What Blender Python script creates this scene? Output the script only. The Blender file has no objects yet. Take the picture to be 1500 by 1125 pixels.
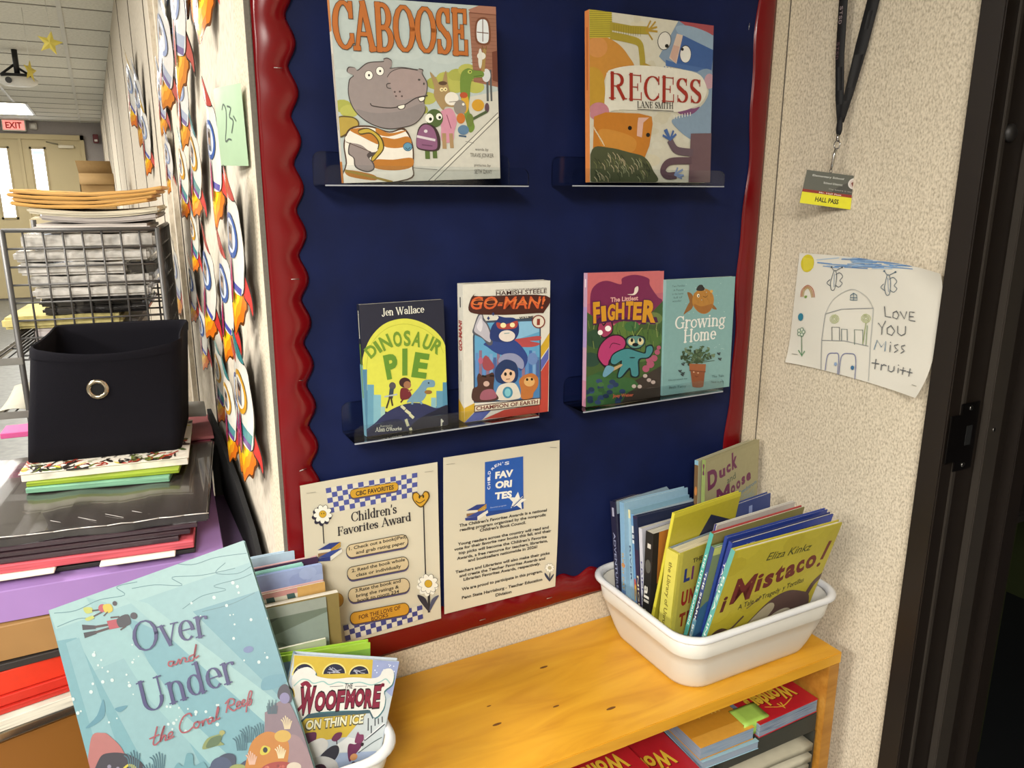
import bpy, bmesh, math, random
from mathutils import Matrix, Vector, Euler
R = math.radians
S = bpy.context.scene
COL = S.collection
rnd = random.Random(7)

# ------------------------------------------------------------------ camera
cd = bpy.data.cameras.new('camera'); cam = bpy.data.objects.new('camera', cd); COL.objects.link(cam)
cd.sensor_width = 36.0; cd.sensor_fit = 'HORIZONTAL'; cd.lens = 36.0*1136.4/1500.0
cd.clip_start = 0.02; cd.clip_end = 60
yaw, pit, rol = R(27.70), R(-13.99), R(0.105)
fw = Vector((math.sin(yaw)*math.cos(pit), math.cos(yaw)*math.cos(pit), math.sin(pit)))
rt = Vector((math.cos(yaw), -math.sin(yaw), 0)); up = rt.cross(fw)
rt2 = rt*math.cos(rol)+up*math.sin(rol); up2 = rt2.cross(fw)
CAM = Vector((0, -1.1125, 1.52))
cam.matrix_world = Matrix(((rt2.x, up2.x, -fw.x, CAM.x), (rt2.y, up2.y, -fw.y, CAM.y), (rt2.z, up2.z, -fw.z, CAM.z), (0, 0, 0, 1)))
S.camera = cam

# ------------------------------------------------------------------ light and exposure
S.view_settings.view_transform = 'Standard'; S.view_settings.look = 'None'
S.view_settings.gamma = 1.0; S.view_settings.use_curve_mapping = False
S.view_settings.exposure = 1.26
W = bpy.data.worlds.new('world'); S.world = W; W.use_nodes = True
W.node_tree.nodes['Background'].inputs[0].default_value = (0.9, 0.95, 1, 1)
W.node_tree.nodes['Background'].inputs[1].default_value = 0.15
def area(name, loc, sx, sy, power, col=(1, 0.955, 0.885)):
    l = bpy.data.lights.new(name, 'AREA'); l.shape = 'RECTANGLE'; l.size = sx; l.size_y = sy; l.energy = power; l.color = col
    o = bpy.data.objects.new(name, l); o.location = loc; COL.objects.link(o)     # area lamps face straight down from the ceiling
    return o
CEIL = 2.45
area('fluorescent_lamp', (-1.05, 0.85, CEIL-0.03), 0.6, 1.2, 27)
area('fluorescent_lamp', (-0.8, -2.3, CEIL-0.03), 0.6, 1.2, 62)
area('fluorescent_lamp', (-2.6, -1.1, CEIL-0.03), 0.6, 1.2, 78)
area('fluorescent_lamp', (-1.3, 3.4, CEIL-0.03), 0.6, 1.2, 20)
area('fluorescent_lamp', (-1.3, 6.6, CEIL-0.03), 0.6, 1.2, 40)
area('fluorescent_lamp', (-3.4, 5.2, CEIL-0.03), 0.6, 1.2, 48)

# ------------------------------------------------------------------ materials
def lin(h):
    if not isinstance(h, str): return tuple(h)
    v = [int(h[i:i+2], 16)/255 for i in (0, 2, 4)]
    return tuple((c/12.92 if c <= 0.04045 else ((c+0.055)/1.055)**2.4) for c in v)
MATS = {}
def mat(col, rough=0.55, metal=0.0, noise=0.05, scale=60.0, bump=0.0, bscale=200.0, coat=0.0, spec=0.5, emit=0.0, name=None):
    """a plain procedural surface: colour with a faint noise mottling and an optional fine bump"""
    key = (col, rough, metal, noise, scale, bump, bscale, coat, spec, emit)
    if key in MATS: return MATS[key]
    m = bpy.data.materials.new(name or 'surface_%s' % col); m.use_nodes = True
    N = m.node_tree.nodes; L = m.node_tree.links; b = N['Principled BSDF']
    c = lin(col)
    b.inputs['Roughness'].default_value = rough; b.inputs['Metallic'].default_value = metal
    b.inputs['Coat Weight'].default_value = coat; b.inputs['Specular IOR Level'].default_value = spec
    tc = N.new('ShaderNodeTexCoord')
    nz = N.new('ShaderNodeTexNoise'); nz.inputs['Scale'].default_value = scale; nz.inputs['Detail'].default_value = 3
    L.new(tc.outputs['Object'], nz.inputs['Vector'])
    mx = N.new('ShaderNodeMix'); mx.data_type = 'RGBA'
    mx.inputs['A'].default_value = (*[x*(1-noise*2) for x in c], 1); mx.inputs['B'].default_value = (*[min(1, x*(1+noise*2)) for x in c], 1)
    L.new(nz.outputs['Fac'], mx.inputs['Factor']); L.new(mx.outputs['Result'], b.inputs['Base Color'])
    if emit:
        L.new(mx.outputs['Result'], b.inputs['Emission Color']); b.inputs['Emission Strength'].default_value = emit
    if bump:
        n2 = N.new('ShaderNodeTexNoise'); n2.inputs['Scale'].default_value = bscale; n2.inputs['Detail'].default_value = 4
        L.new(tc.outputs['Object'], n2.inputs['Vector'])
        bp = N.new('ShaderNodeBump'); bp.inputs['Strength'].default_value = bump; bp.inputs['Distance'].default_value = 0.002
        L.new(n2.outputs['Fac'], bp.inputs['Height']); L.new(bp.outputs['Normal'], b.inputs['Normal'])
    MATS[key] = m
    return m
def shade(col, g):
    return col if g == 1 else '%02x%02x%02x' % tuple(int(255*min(1, ((int(col[i:i+2], 16)/255)**2.2*g)**(1/2.2))+.5) for i in (0, 2, 4))
def ink(col, rough=0.42):           # printed colour on paper or a cover
    return mat(col, rough, noise=0.04, scale=120)
def ramp_mat(name, stops, scale, vec=(1, 1, 1), rough=0.6, detail=4, bump=0.0, coat=0.0, dist=0.0, spec=0.5):
    m = bpy.data.materials.new(name); m.use_nodes = True
    N = m.node_tree.nodes; L = m.node_tree.links; b = N['Principled BSDF']
    b.inputs['Roughness'].default_value = rough; b.inputs['Coat Weight'].default_value = coat; b.inputs['Specular IOR Level'].default_value = spec
    tc = N.new('ShaderNodeTexCoord'); mp = N.new('ShaderNodeMapping'); mp.inputs['Scale'].default_value = vec
    L.new(tc.outputs['Object'], mp.inputs['Vector'])
    nz = N.new('ShaderNodeTexNoise'); nz.inputs['Scale'].default_value = scale; nz.inputs['Detail'].default_value = detail; nz.inputs['Distortion'].default_value = dist
    L.new(mp.outputs['Vector'], nz.inputs['Vector'])
    cr = N.new('ShaderNodeValToRGB'); e = cr.color_ramp.elements
    while len(e) < len(stops): e.new(0.5)
    for i, (p, c) in enumerate(stops): e[i].position = p; e[i].color = (*lin(c), 1)
    L.new(nz.outputs['Fac'], cr.inputs['Fac']); L.new(cr.outputs['Color'], b.inputs['Base Color'])
    if bump:
        bp = N.new('ShaderNodeBump'); bp.inputs['Strength'].default_value = bump; bp.inputs['Distance'].default_value = 0.002
        L.new(nz.outputs['Fac'], bp.inputs['Height']); L.new(bp.outputs['Normal'], b.inputs['Normal'])
    return m
def clear_mat(name, tint, gloss, rough=0.05):      # clear plastic: mostly see-through with a glossy skin
    m = bpy.data.materials.new(name); m.use_nodes = True
    N = m.node_tree.nodes; L = m.node_tree.links; N.clear()
    o = N.new('ShaderNodeOutputMaterial'); t = N.new('ShaderNodeBsdfTransparent'); g = N.new('ShaderNodeBsdfGlossy'); mx = N.new('ShaderNodeMixShader')
    t.inputs[0].default_value = (*tint, 1); g.inputs['Roughness'].default_value = rough
    lw = N.new('ShaderNodeLayerWeight'); lw.inputs['Blend'].default_value = gloss
    nz = N.new('ShaderNodeTexNoise'); nz.inputs['Scale'].default_value = 40; bp = N.new('ShaderNodeBump'); bp.inputs['Strength'].default_value = 0.02
    L.new(nz.outputs['Fac'], bp.inputs['Height']); L.new(bp.outputs['Normal'], g.inputs['Normal'])
    L.new(lw.outputs['Fresnel'], mx.inputs[0]); L.new(t.outputs[0], mx.inputs[1]); L.new(g.outputs[0], mx.inputs[2]); L.new(mx.outputs[0], o.inputs[0])
    return m

# ------------------------------------------------------------------ mesh building
class MB:
    def __init__(s): s.bm = bmesh.new(); s.mats = []
    def mi(s, m):
        if m not in s.mats: s.mats.append(m)
        return s.mats.index(m)
    def face(s, pts, m):
        f = s.bm.faces.new([s.bm.verts.new(p) for p in pts]); f.material_index = s.mi(m); return f
    def box(s, lo, hi, m, bev=0.0, seg=2):
        vs = [s.bm.verts.new((x, y, z)) for x in (lo[0], hi[0]) for y in (lo[1], hi[1]) for z in (lo[2], hi[2])]
        i = s.mi(m); fs = []
        for q in ((0, 1, 3, 2), (4, 6, 7, 5), (0, 4, 5, 1), (2, 3, 7, 6), (0, 2, 6, 4), (1, 5, 7, 3)):
            f = s.bm.faces.new([vs[k] for k in q]); f.material_index = i; fs.append(f)
        if bev:
            es = list({e for f in fs for e in f.edges})
            r = bmesh.ops.bevel(s.bm, geom=es, offset=bev, segments=seg, affect='EDGES', clamp_overlap=True)
            for f in r['faces']: f.material_index = i
    def loft(s, rings, m, cap0=True, cap1=True, closed=True, smooth=True):
        i = s.mi(m); vr = [[s.bm.verts.new(p) for p in r] for r in rings]
        n = len(vr[0])
        for a, b in zip(vr, vr[1:]):
            for k in range(n if closed else n-1):
                f = s.bm.faces.new((a[k], a[(k+1) % n], b[(k+1) % n], b[k])); f.material_index = i; f.smooth = smooth
        if cap0: f = s.bm.faces.new(vr[0][::-1]); f.material_index = i
        if cap1: f = s.bm.faces.new(vr[-1]); f.material_index = i
    def tube(s, pts, r, m, n=8, cap=True):
        pts = [Vector(p) for p in pts]; rings = []
        prev = None
        for k, p in enumerate(pts):
            t = (pts[min(k+1, len(pts)-1)]-pts[max(k-1, 0)]).normalized()
            if prev is None: a = t.orthogonal().normalized()
            else: a = (prev-t*prev.dot(t)).normalized()
            prev = a; b = t.cross(a)
            rr = r[k] if isinstance(r, (list, tuple)) else r
            rings.append([p+(a*math.cos(2*math.pi*j/n)+b*math.sin(2*math.pi*j/n))*rr for j in range(n)])
        s.loft(rings, m, cap, cap)
    def grid(s, fn, nu, nv, m, smooth=True):
        i = s.mi(m); v = [[s.bm.verts.new(fn(a/nu, b/nv)) for a in range(nu+1)] for b in range(nv+1)]
        for b in range(nv):
            for a in range(nu):
                f = s.bm.faces.new((v[b][a], v[b][a+1], v[b+1][a+1], v[b+1][a])); f.material_index = i; f.smooth = smooth
    def cut(s, axis, vals):
        no = [0, 0, 0]; no[axis] = 1
        for v in vals:
            co = [0, 0, 0]; co[axis] = v
            bmesh.ops.bisect_plane(s.bm, geom=list(s.bm.verts)+list(s.bm.edges)+list(s.bm.faces), plane_co=co, plane_no=no, dist=1e-7)
    def deform(s, fn):
        for v in s.bm.verts: v.co = fn(v.co.copy())
    def build(s, name, parent=None, mw=None, thick=0.0, recalc=False):
        if recalc: bmesh.ops.recalc_face_normals(s.bm, faces=s.bm.faces)
        me = bpy.data.meshes.new(name); s.bm.to_mesh(me); s.bm.free()
        for m in s.mats: me.materials.append(m)
        o = bpy.data.objects.new(name, me); COL.objects.link(o)
        if parent is not None: o.parent = parent
        if mw is not None: o.matrix_world = mw
        if thick:
            md = o.modifiers.new('paper_thickness', 'SOLIDIFY'); md.thickness = thick; md.offset = -1
        return o
def tag(o, label, cat, group=None, kind=None):
    o['label'] = label; o['category'] = cat
    if group: o['group'] = group
    if kind: o['kind'] = kind
    return o
def thing(name, label, cat, mw=None, group=None):
    o = bpy.data.objects.new(name, None); o.empty_display_size = 0.05; COL.objects.link(o)
    if mw is not None: o.matrix_world = mw
    return tag(o, label, cat, group)
def struct(o): o['kind'] = 'structure'; return o
def pose(P, yaw=0, lean=0, roll=0):       # lean > 0 tips the top away, roll > 0 turns clockwise seen from the front
    return Matrix.Translation(P) @ Matrix.Rotation(R(yaw), 4, 'Z') @ Matrix.Rotation(R(-lean), 4, 'X') @ Matrix.Rotation(R(roll), 4, 'Y')

# ------------------------------------------------------------------ flat artwork (print) on a sheet or a cover
def homography(quad):
    """maps the sheet's measured corners (tl, tr, br, bl) to the unit square (u right, v up)"""
    dst = ((0, 1), (1, 1), (1, 0), (0, 0)); A = []
    for (x, y), (u, v) in zip(quad, dst):
        A.append([x, y, 1, 0, 0, 0, -u*x, -u*y, u]); A.append([0, 0, 0, x, y, 1, -v*x, -v*y, v])
    n = 8
    for i in range(n):
        p = max(range(i, n), key=lambda r: abs(A[r][i])); A[i], A[p] = A[p], A[i]
        for r in range(n):
            if r != i:
                k = A[r][i]/A[i][i]
                for c in range(i, 9): A[r][c] -= k*A[i][c]
    return [A[i][8]/A[i][i] for i in range(8)]
FONT = {}
def font_mesh(txt, bold, shear):
    key = (txt, bold, shear)
    if key in FONT: return FONT[key]
    c = bpy.data.curves.new('lettering', 'FONT'); c.body = txt; c.size = 1; c.offset = bold; c.shear = shear; c.resolution_u = 3; c.fill_mode = 'FRONT'
    o = bpy.data.objects.new('lettering', c); COL.objects.link(o)
    dg = bpy.context.evaluated_depsgraph_get(); dg.update()
    me = o.evaluated_get(dg).to_mesh()
    vs = [(v.co.x, v.co.y) for v in me.vertices]; fs = [tuple(p.vertices) for p in me.polygons]
    bpy.data.objects.remove(o); bpy.data.curves.remove(c)
    FONT[key] = (vs, fs)
    return FONT[key]
class Art:
    """layers of flat printed shapes on a w x h sheet; tracing coordinates come through quad"""
    def __init__(s, mb, w, h, quad=None, O=(0, 0, 0), U=(1, 0, 0), V=(0, 0, 1), Nn=(0, -1, 0), step=1.3e-5, rough=0.42, gain=1):
        s.gain = gain
        s.mb = mb; s.w = w; s.h = h; s.H = homography(quad) if quad else None
        s.O = Vector(O); s.U = Vector(U); s.V = Vector(V); s.N = Vector(Nn); s.k = 1; s.step = step; s.rough = rough
        s.flip = s.U.cross(s.V).dot(s.N) < 0
    def m(s, p):
        if not s.H: return (p[0]*s.w, p[1]*s.h)
        a = s.H; d = a[6]*p[0]+a[7]*p[1]+1
        return ((a[0]*p[0]+a[1]*p[1]+a[2])/d*s.w, (a[3]*p[0]+a[4]*p[1]+a[5])/d*s.h)
    def co(s, q): return s.O+s.U*q[0]+s.V*q[1]+s.N*(s.k*s.step)
    def raw(s, pts, col):                     # metres on the sheet, clipped to its rectangle
        pts = list(pts)
        for ax, lim, sg in ((0, 0, 1), (0, s.w, -1), (1, 0, 1), (1, s.h, -1)):
            out = []
            for i in range(len(pts)):
                a, b = pts[i-1], pts[i]; da = sg*(a[ax]-lim); db = sg*(b[ax]-lim)
                if (da >= 0) != (db >= 0):
                    t = da/(da-db); out.append((a[0]+(b[0]-a[0])*t, a[1]+(b[1]-a[1])*t))
                if db >= 0: out.append(b)
            pts = out
            if len(pts) < 3: return
        ar = sum(pts[i-1][0]*pts[i][1]-pts[i][0]*pts[i-1][1] for i in range(len(pts)))
        if abs(ar) < 1e-12: return
        if (ar < 0) != s.flip: pts = pts[::-1]
        s.mb.face([s.co(p) for p in pts], ink(shade(col, s.gain), s.rough))
    def poly(s, pts, col):
        from mathutils.geometry import tessellate_polygon
        q = [s.m(p) for p in pts]
        for t in tessellate_polygon([[Vector((a, b, 0)) for a, b in q]]): s.raw([q[i] for i in t], col)
        s.k += 1
    def smooth(s, pts, col, n=5):             # closed Catmull-Rom outline
        out = []; L = len(pts)
        for i in range(L):
            p0, p1, p2, p3 = (pts[(i+j-1) % L] for j in range(4))
            for k in range(n):
                t = k/n
                out.append(tuple(0.5*((2*p1[a])+(-p0[a]+p2[a])*t+(2*p0[a]-5*p1[a]+4*p2[a]-p3[a])*t*t+(-p0[a]+3*p1[a]-3*p2[a]+p3[a])*t**3) for a in (0, 1)))
        s.poly(out, col)
    def rect(s, x0, y0, x1, y1, col): s.poly([(x0, y0), (x1, y0), (x1, y1), (x0, y1)], col)
    def ell(s, cx, cy, rx, ry, col, rot=0, n=20, a0=0, a1=360):
        c, si = math.cos(R(rot)), math.sin(R(rot)); pts = []
        full = abs(a1-a0) >= 360
        for i in range(n if full else n+1):
            a = R(a0+(a1-a0)*i/n); x, y = rx*math.cos(a), ry*math.sin(a)
            pts.append((cx+x*c-y*si, cy+x*si+y*c))
        s.poly(pts, col)
        if n <= 12: s.k -= .6
    def line(s, pts, wd, col, raw=False, curve=False, cap=True):   # wd in tracing units (or metres when raw)
        if curve:
            out = []
            for i in range(len(pts)-1):
                p0 = pts[max(i-1, 0)]; p1 = pts[i]; p2 = pts[i+1]; p3 = pts[min(i+2, len(pts)-1)]
                for k in range(5):
                    t = k/5
                    out.append(tuple(0.5*((2*p1[a])+(-p0[a]+p2[a])*t+(2*p0[a]-5*p1[a]+4*p2[a]-p3[a])*t*t+(-p0[a]+3*p1[a]-3*p2[a]+p3[a])*t**3) for a in (0, 1)))
            pts = out+[pts[-1]]
        if not raw:
            q = [s.m(p) for p in pts]; c = pts[len(pts)//2]
            a = s.m(c); b = s.m((c[0]+1, c[1])); d = s.m((c[0], c[1]+1))
            k = math.sqrt(abs((b[0]-a[0])*(d[1]-a[1])-(b[1]-a[1])*(d[0]-a[0]))) if s.H else s.w
            ws = [(x*k) for x in (wd if isinstance(wd, (list, tuple)) else [wd]*len(q))]
        else: q = pts; ws = wd if isinstance(wd, (list, tuple)) else [wd]*len(q)
        n = len(q); L = []; Rr = []
        for i in range(n):
            a = Vector(q[max(i-1, 0)]); b = Vector(q[min(i+1, n-1)]); d = (b-a)
            if d.length < 1e-9: d = Vector((1, 0))
            d.normalize(); nn = Vector((-d.y, d.x))*ws[i]*0.5; p = Vector(q[i])
            if cap and i == 0: p = p-d*ws[i]*0.35
            if cap and i == n-1: p = p+d*ws[i]*0.35
            L.append(p+nn); Rr.append(p-nn)
        for i in range(n-1): s.raw([tuple(L[i]), tuple(Rr[i]), tuple(Rr[i+1]), tuple(L[i+1])], col)
        s.k += 1
    def _frame(s, p0, p1, h):
        a = Vector(s.m(p0)); b = Vector(s.m(p1)); d = b-a
        if s.H:
            t = Vector(s.m((p0[0], p0[1]-h)))-a
        else: t = Vector((0, h*s.h))
        ln = d.length; d.normalize(); nn = Vector((-d.y, d.x)); hh = abs(t.dot(nn))
        if hh < .4*t.length: hh = t.length if s.H else h*s.w      # lettering that runs up the sheet
        return a, d, nn, ln, hh
    def text(s, txt, p0, p1, h, col, bold=0.0, shear=0.0):    # baseline p0 -> p1, capital height h
        vs, fs = font_mesh(txt, bold, shear)
        if not vs: return
        x0 = min(v[0] for v in vs); x1 = max(v[0] for v in vs)
        a, d, nn, ln, hh = s._frame(p0, p1, h); kx = ln/max(x1-x0, 1e-6); ky = hh/0.73
        P = [a+d*((v[0]-x0)*kx)+nn*(v[1]*ky) for v in vs]
        for f in fs: s.raw([tuple(P[i]) for i in f], col)
        s.k += 1
    def arc_text(s, txt, pts, h, col, bold=0.0):      # one letter per (x0,y0,x1,y1,h) slot
        for ch, q in zip(txt, pts): s.text(ch, (q[0], q[1]), (q[2], q[3]), q[4] if len(q) > 4 else h, col, bold); s.k -= 1
        s.k += 1
    def serif(s, txt, p0, p1, h, col, thick=0.16, thin=0.05, slab=0.2, outline=None, ow=0.06, slant=0.0):
        tot = sum(GLYPH[c][0] for c in txt)
        a, d, nn, ln, hh = s._frame(p0, p1, h); kx = ln/tot
        for ps, (cc, ex) in enumerate(([(outline, ow)] if outline else [])+[(col, 0)]):
            x = 0
            for c in txt:
                adv, st = GLYPH[c]
                for q in st:
                    if q[0] == 'l':
                        n = 6; pts = [(q[1]+(q[3]-q[1])*i/n, q[2]+(q[4]-q[2])*i/n) for i in range(n+1)]; w = [thin+(thick-thin)*q[5]]*(n+1)
                    elif q[0] == 'a':
                        n = 14; pts = []; w = []
                        for i in range(n+1):
                            t = R(q[5]+(q[6]-q[5])*i/n); pts.append((q[1]+q[3]*math.cos(t), q[2]+q[4]*math.sin(t)))
                            w.append(thin+(thick-thin)*abs(math.cos(t))**1.3*(q[7] if len(q) > 7 else 1))
                    elif q[0] == 's': pts = [(q[1]-slab*(q[3] if len(q) > 3 else 1)*0.5*1.2, q[2]), (q[1]+slab*(q[3] if len(q) > 3 else 1)*0.5*1.2, q[2])]; w = [thin*1.15]*2
                    elif q[0] == 'd': pts = [(q[1]+q[3]*0.8*math.cos(R(t)), q[2]+q[3]*0.8*math.sin(R(t))) for t in range(0, 360, 30)]; w = None
                    f = lambda p: a+d*((x+p[0]+slant*p[1])*kx)+nn*(p[1]*hh)
                    if w is None: s.k += .4; s.raw([tuple(f((q[1]+(p[0]-q[1])*(1+ex*8), q[2]+(p[1]-q[2])*(1+ex*8)))) for p in pts], cc)
                    else: s.line([tuple(f(p)) for p in pts], [(ww+ex*2)*hh for ww in w], cc, raw=True); s.k -= .6
                x += adv
            s.k += 1
# letters with serifs: advance, strokes (l line, a arc, s serif bar, d dot) on a capital height of 1
X = 0.66
GLYPH = {
 'A': (0.86, [('l', .1, 0, .42, 1, .1), ('l', .42, 1, .74, 0, 1), ('l', .22, .33, .64, .33, 0), ('s', .1, .02), ('s', .74, .02)]),
 'B': (0.78, [('l', .17, 0, .17, 1, 1), ('a', .34, .74, .26, .25, -90, 90), ('a', .36, .26, .3, .25, -90, 90), ('l', .1, .98, .34, .98, 0), ('l', .1, .02, .36, .02, 0), ('l', .17, .5, .36, .5, 0)]),
 'C': (0.82, [('a', .45, .5, .35, .48, 45, 315), ('l', .74, .98, .74, .68, .2), ('l', .74, .3, .74, .15, .1)]),
 'E': (0.74, [('l', .18, 0, .18, 1, 1), ('l', .08, .98, .62, .98, 0), ('l', .08, .02, .64, .02, 0), ('l', .18, .51, .48, .51, 0), ('l', .62, 1, .62, .72, .1), ('l', .65, 0, .65, .3, .1), ('l', .48, .38, .48, .64, .1)]),
 'F': (0.7, [('l', .18, 0, .18, 1, 1), ('l', .08, .98, .62, .98, 0), ('l', .18, .5, .48, .5, 0), ('l', .62, 1, .62, .72, .1), ('l', .48, .37, .48, .63, .1), ('s', .18, .02, 1.2)]),
 'G': (0.86, [('a', .45, .5, .35, .48, 45, 300), ('l', .7, .45, .7, .08, .9), ('s', .68, .46, 1.1), ('l', .72, .98, .72, .7, .1)]),
 'H': (0.92, [('l', .18, 0, .18, 1, 1), ('l', .72, 0, .72, 1, 1), ('l', .18, .52, .72, .52, 0), ('s', .18, .02), ('s', .18, .98), ('s', .72, .02), ('s', .72, .98)]),
 'I': (0.42, [('l', .2, 0, .2, 1, 1), ('s', .2, .02), ('s', .2, .98)]),
 'J': (0.5, [('l', .3, .1, .3, 1, 1), ('s', .3, .98), ('a', .15, .1, .15, .2, 180, 350, .6)]),
 'L': (0.7, [('l', .18, 0, .18, 1, 1), ('s', .18, .98), ('l', .08, .02, .6, .02, 0), ('l', .61, 0, .61, .3, .1)]),
 'M': (1.1, [('l', .15, 0, .15, 1, .1), ('l', .15, 1, .5, 0, 1), ('l', .5, 0, .85, 1, .1), ('l', .88, 0, .88, 1, 1), ('s', .15, .02), ('s', .88, .02), ('s', .14, .98, .7), ('s', .9, .98, .7)]),
 'N': (0.95, [('l', .17, 0, .17, 1, .1), ('l', .17, 1, .75, 0, 1), ('l', .75, 0, .75, 1, .1), ('s', .17, .02), ('s', .14, .98, .8), ('s', .75, .98)]),
 'O': (0.92, [('a', .46, .5, .36, .48, 0, 360)]),
 'P': (0.75, [('l', .18, 0, .18, 1, 1), ('a', .36, .73, .28, .25, -90, 90), ('l', .1, .98, .36, .98, 0), ('l', .18, .48, .36, .48, 0), ('s', .18, .02, 1.2)]),
 'R': (0.86, [('l', .18, 0, .18, 1, 1), ('a', .36, .74, .27, .24, -90, 90), ('l', .1, .98, .36, .98, 0), ('l', .18, .5, .36, .5, 0), ('l', .42, .5, .7, .02, .9), ('s', .18, .02, 1.2), ('s', .76, .02, .7)]),
 'S': (0.68, [('a', .34, .74, .22, .24, 40, 230), ('l', .17, .62, .5, .38, 1), ('a', .34, .26, .22, .24, -140, 50), ('l', .54, .98, .54, .72, .1), ('l', .12, .02, .12, .28, .1)]),
 'T': (0.78, [('l', .38, 0, .38, 1, 1), ('l', .06, .98, .7, .98, 0), ('l', .06, 1, .06, .75, .1), ('l', .7, 1, .7, .75, .1), ('s', .38, .02, 1.2)]),
 'U': (0.92, [('l', .18, .35, .18, 1, 1), ('l', .74, .35, .74, 1, .15), ('a', .46, .35, .28, .34, 180, 360), ('s', .18, .98), ('s', .74, .98)]),
 'W': (1.2, [('l', .12, 1, .38, 0, 1), ('l', .38, 0, .6, .95, .1), ('l', .6, .95, .82, 0, 1), ('l', .82, 0, 1.06, 1, .1), ('s', .12, .98), ('s', .6, .98), ('s', 1.06, .98)]),
 'a': (0.56, [('a', .26, .47, .17, .18, 0, 170), ('l', .43, .05, .43, .47, 1), ('a', .25, .18, .17, .17, 60, 300), ('s', .48, .03, .5)]),
 'c': (0.54, [('a', .3, .33, .22, .32, 50, 310)]),
 'd': (0.64, [('a', .28, .33, .2, .32, 0, 360), ('l', .48, 0, .48, 1, .9), ('s', .42, .98, .6), ('s', .53, .02, .5)]),
 'e': (0.56, [('a', .29, .33, .21, .32, 0, 310), ('l', .1, .35, .5, .35, 0)]),
 'g': (0.6, [('a', .27, .38, .18, .27, 0, 360), ('a', .28, -.12, .22, .17, 0, 360, .5), ('l', .2, .12, .3, .05, .3), ('l', .4, .6, .56, .64, .3)]),
 'h': (0.66, [('l', .14, 0, .14, 1, 1), ('a', .32, .4, .18, .24, 0, 180), ('l', .5, 0, .5, .4, 1), ('s', .14, .02), ('s', .1, .98, .6), ('s', .5, .02)]),
 'i': (0.34, [('l', .17, 0, .17, X, 1), ('s', .17, .02), ('s', .12, X, .6), ('d', .16, .88, .09)]),
 'l': (0.34, [('l', .17, 0, .17, 1, 1), ('s', .17, .02), ('s', .12, .98, .6)]),
 'm': (0.98, [('l', .14, 0, .14, X, 1), ('a', .3, .42, .16, .23, 0, 180), ('l', .46, 0, .46, .42, 1), ('a', .62, .42, .16, .23, 0, 180), ('l', .78, 0, .78, .42, 1), ('s', .14, .02), ('s', .46, .02), ('s', .78, .02), ('s', .1, X, .6)]),
 'n': (0.66, [('l', .14, 0, .14, X, 1), ('a', .32, .4, .18, .25, 0, 180), ('l', .5, 0, .5, .4, 1), ('s', .14, .02), ('s', .1, X, .6), ('s', .5, .02)]),
 'o': (0.6, [('a', .3, .33, .22, .32, 0, 360)]),
 'r': (0.48, [('l', .14, 0, .14, X, 1), ('a', .34, .42, .2, .22, 60, 180), ('s', .14, .02, 1.1), ('s', .1, X, .6), ('d', .43, .58, .07)]),
 's': (0.48, [('a', .24, .49, .14, .16, 30, 240), ('l', .13, .41, .36, .25, 1), ('a', .24, .17, .15, .16, -150, 50), ('l', .39, .62, .39, .46, .1), ('l', .08, .04, .08, .2, .1)]),
 't': (0.42, [('l', .18, .1, .18, .85, 1), ('l', .04, X, .36, X, 0), ('a', .29, .12, .11, .12, 180, 310, .7)]),
 'u': (0.66, [('l', .14, .25, .14, X, 1), ('l', .48, 0, .48, X, 1), ('a', .31, .25, .17, .24, 180, 360), ('s', .1, X, .6), ('s', .44, X, .6), ('s', .53, .02, .5)]),
 'v': (0.6, [('l', .08, X, .3, 0, .9), ('l', .3, 0, .52, X, .1), ('s', .08, X), ('s', .52, X)]),
 'w': (0.88, [('l', .08, X, .26, 0, .9), ('l', .26, 0, .44, X, .1), ('l', .44, X, .62, 0, .9), ('l', .62, 0, .8, X, .1), ('s', .08, X), ('s', .44, X), ('s', .8, X)]),
 "'": (0.24, [('l', .1, .75, .13, 1, .6)]),
 ' ': (0.34, []),
}

# ================================================================== the room
fabric = ramp_mat('fabric_wall', [(0.3, 'a89c88'), (0.47, 'c7bba5'), (0.6, 'd5c9b3'), (0.78, 'dfd4bf')], 330, (1, 1, .6), 0.9, 3, 0.2)
fabric_pale = ramp_mat('hall_wall_panel', [(0.3, 'b5aa99'), (0.5, 'c9bfae'), (0.75, 'd3cab9')], 120, (1, 1, .5), 0.85, 3, 0.1)
m_floor = ramp_mat('vinyl_floor', [(0.35, '747777'), (0.6, '868988'), (0.8, '8f9190')], 18, rough=0.35)
m_tile = ramp_mat('ceiling_tile', [(0.3, 'c8c6bb'), (0.55, 'd8d6cb'), (0.8, 'dfddd3')], 60, rough=0.95)
m_grid = mat('c9c8c0', 0.5); m_gridd = mat('8f8d84', 0.7)
m_lilac = mat('a5a0a0', 0.8); m_tan = mat('c9bb94', 0.55, noise=0.03, scale=5); m_tand = mat('b5a67f', 0.5)
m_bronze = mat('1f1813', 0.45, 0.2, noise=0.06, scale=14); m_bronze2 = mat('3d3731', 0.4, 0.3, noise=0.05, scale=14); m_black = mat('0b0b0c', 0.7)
XW, XH = 1.149, 0.2
def slab(name, lo, hi, m, bev=0):
    b = MB(); b.box(lo, hi, m, bev); return struct(b.build(name))
slab('floor', (-6.1, -5.1, -0.1), (5, 12.2, 0), m_floor)
slab('ceiling', (-6.1, -5.1, CEIL), (5, 12.2, CEIL+0.1), m_tile)
slab('wall_board', (XH, 0.0, 0), (XW, 0.10, CEIL), fabric)
slab('wall_hall', (XH, 0.10, 0), (XH+0.12, 12, CEIL), fabric_pale)
slab('wall_right', (XW, -0.367, 0), (XW+0.14, 0.10, CEIL), fabric)
slab('wall_right_front', (XW, -5, 0), (XW+0.14, -1.42, CEIL), fabric)
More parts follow.
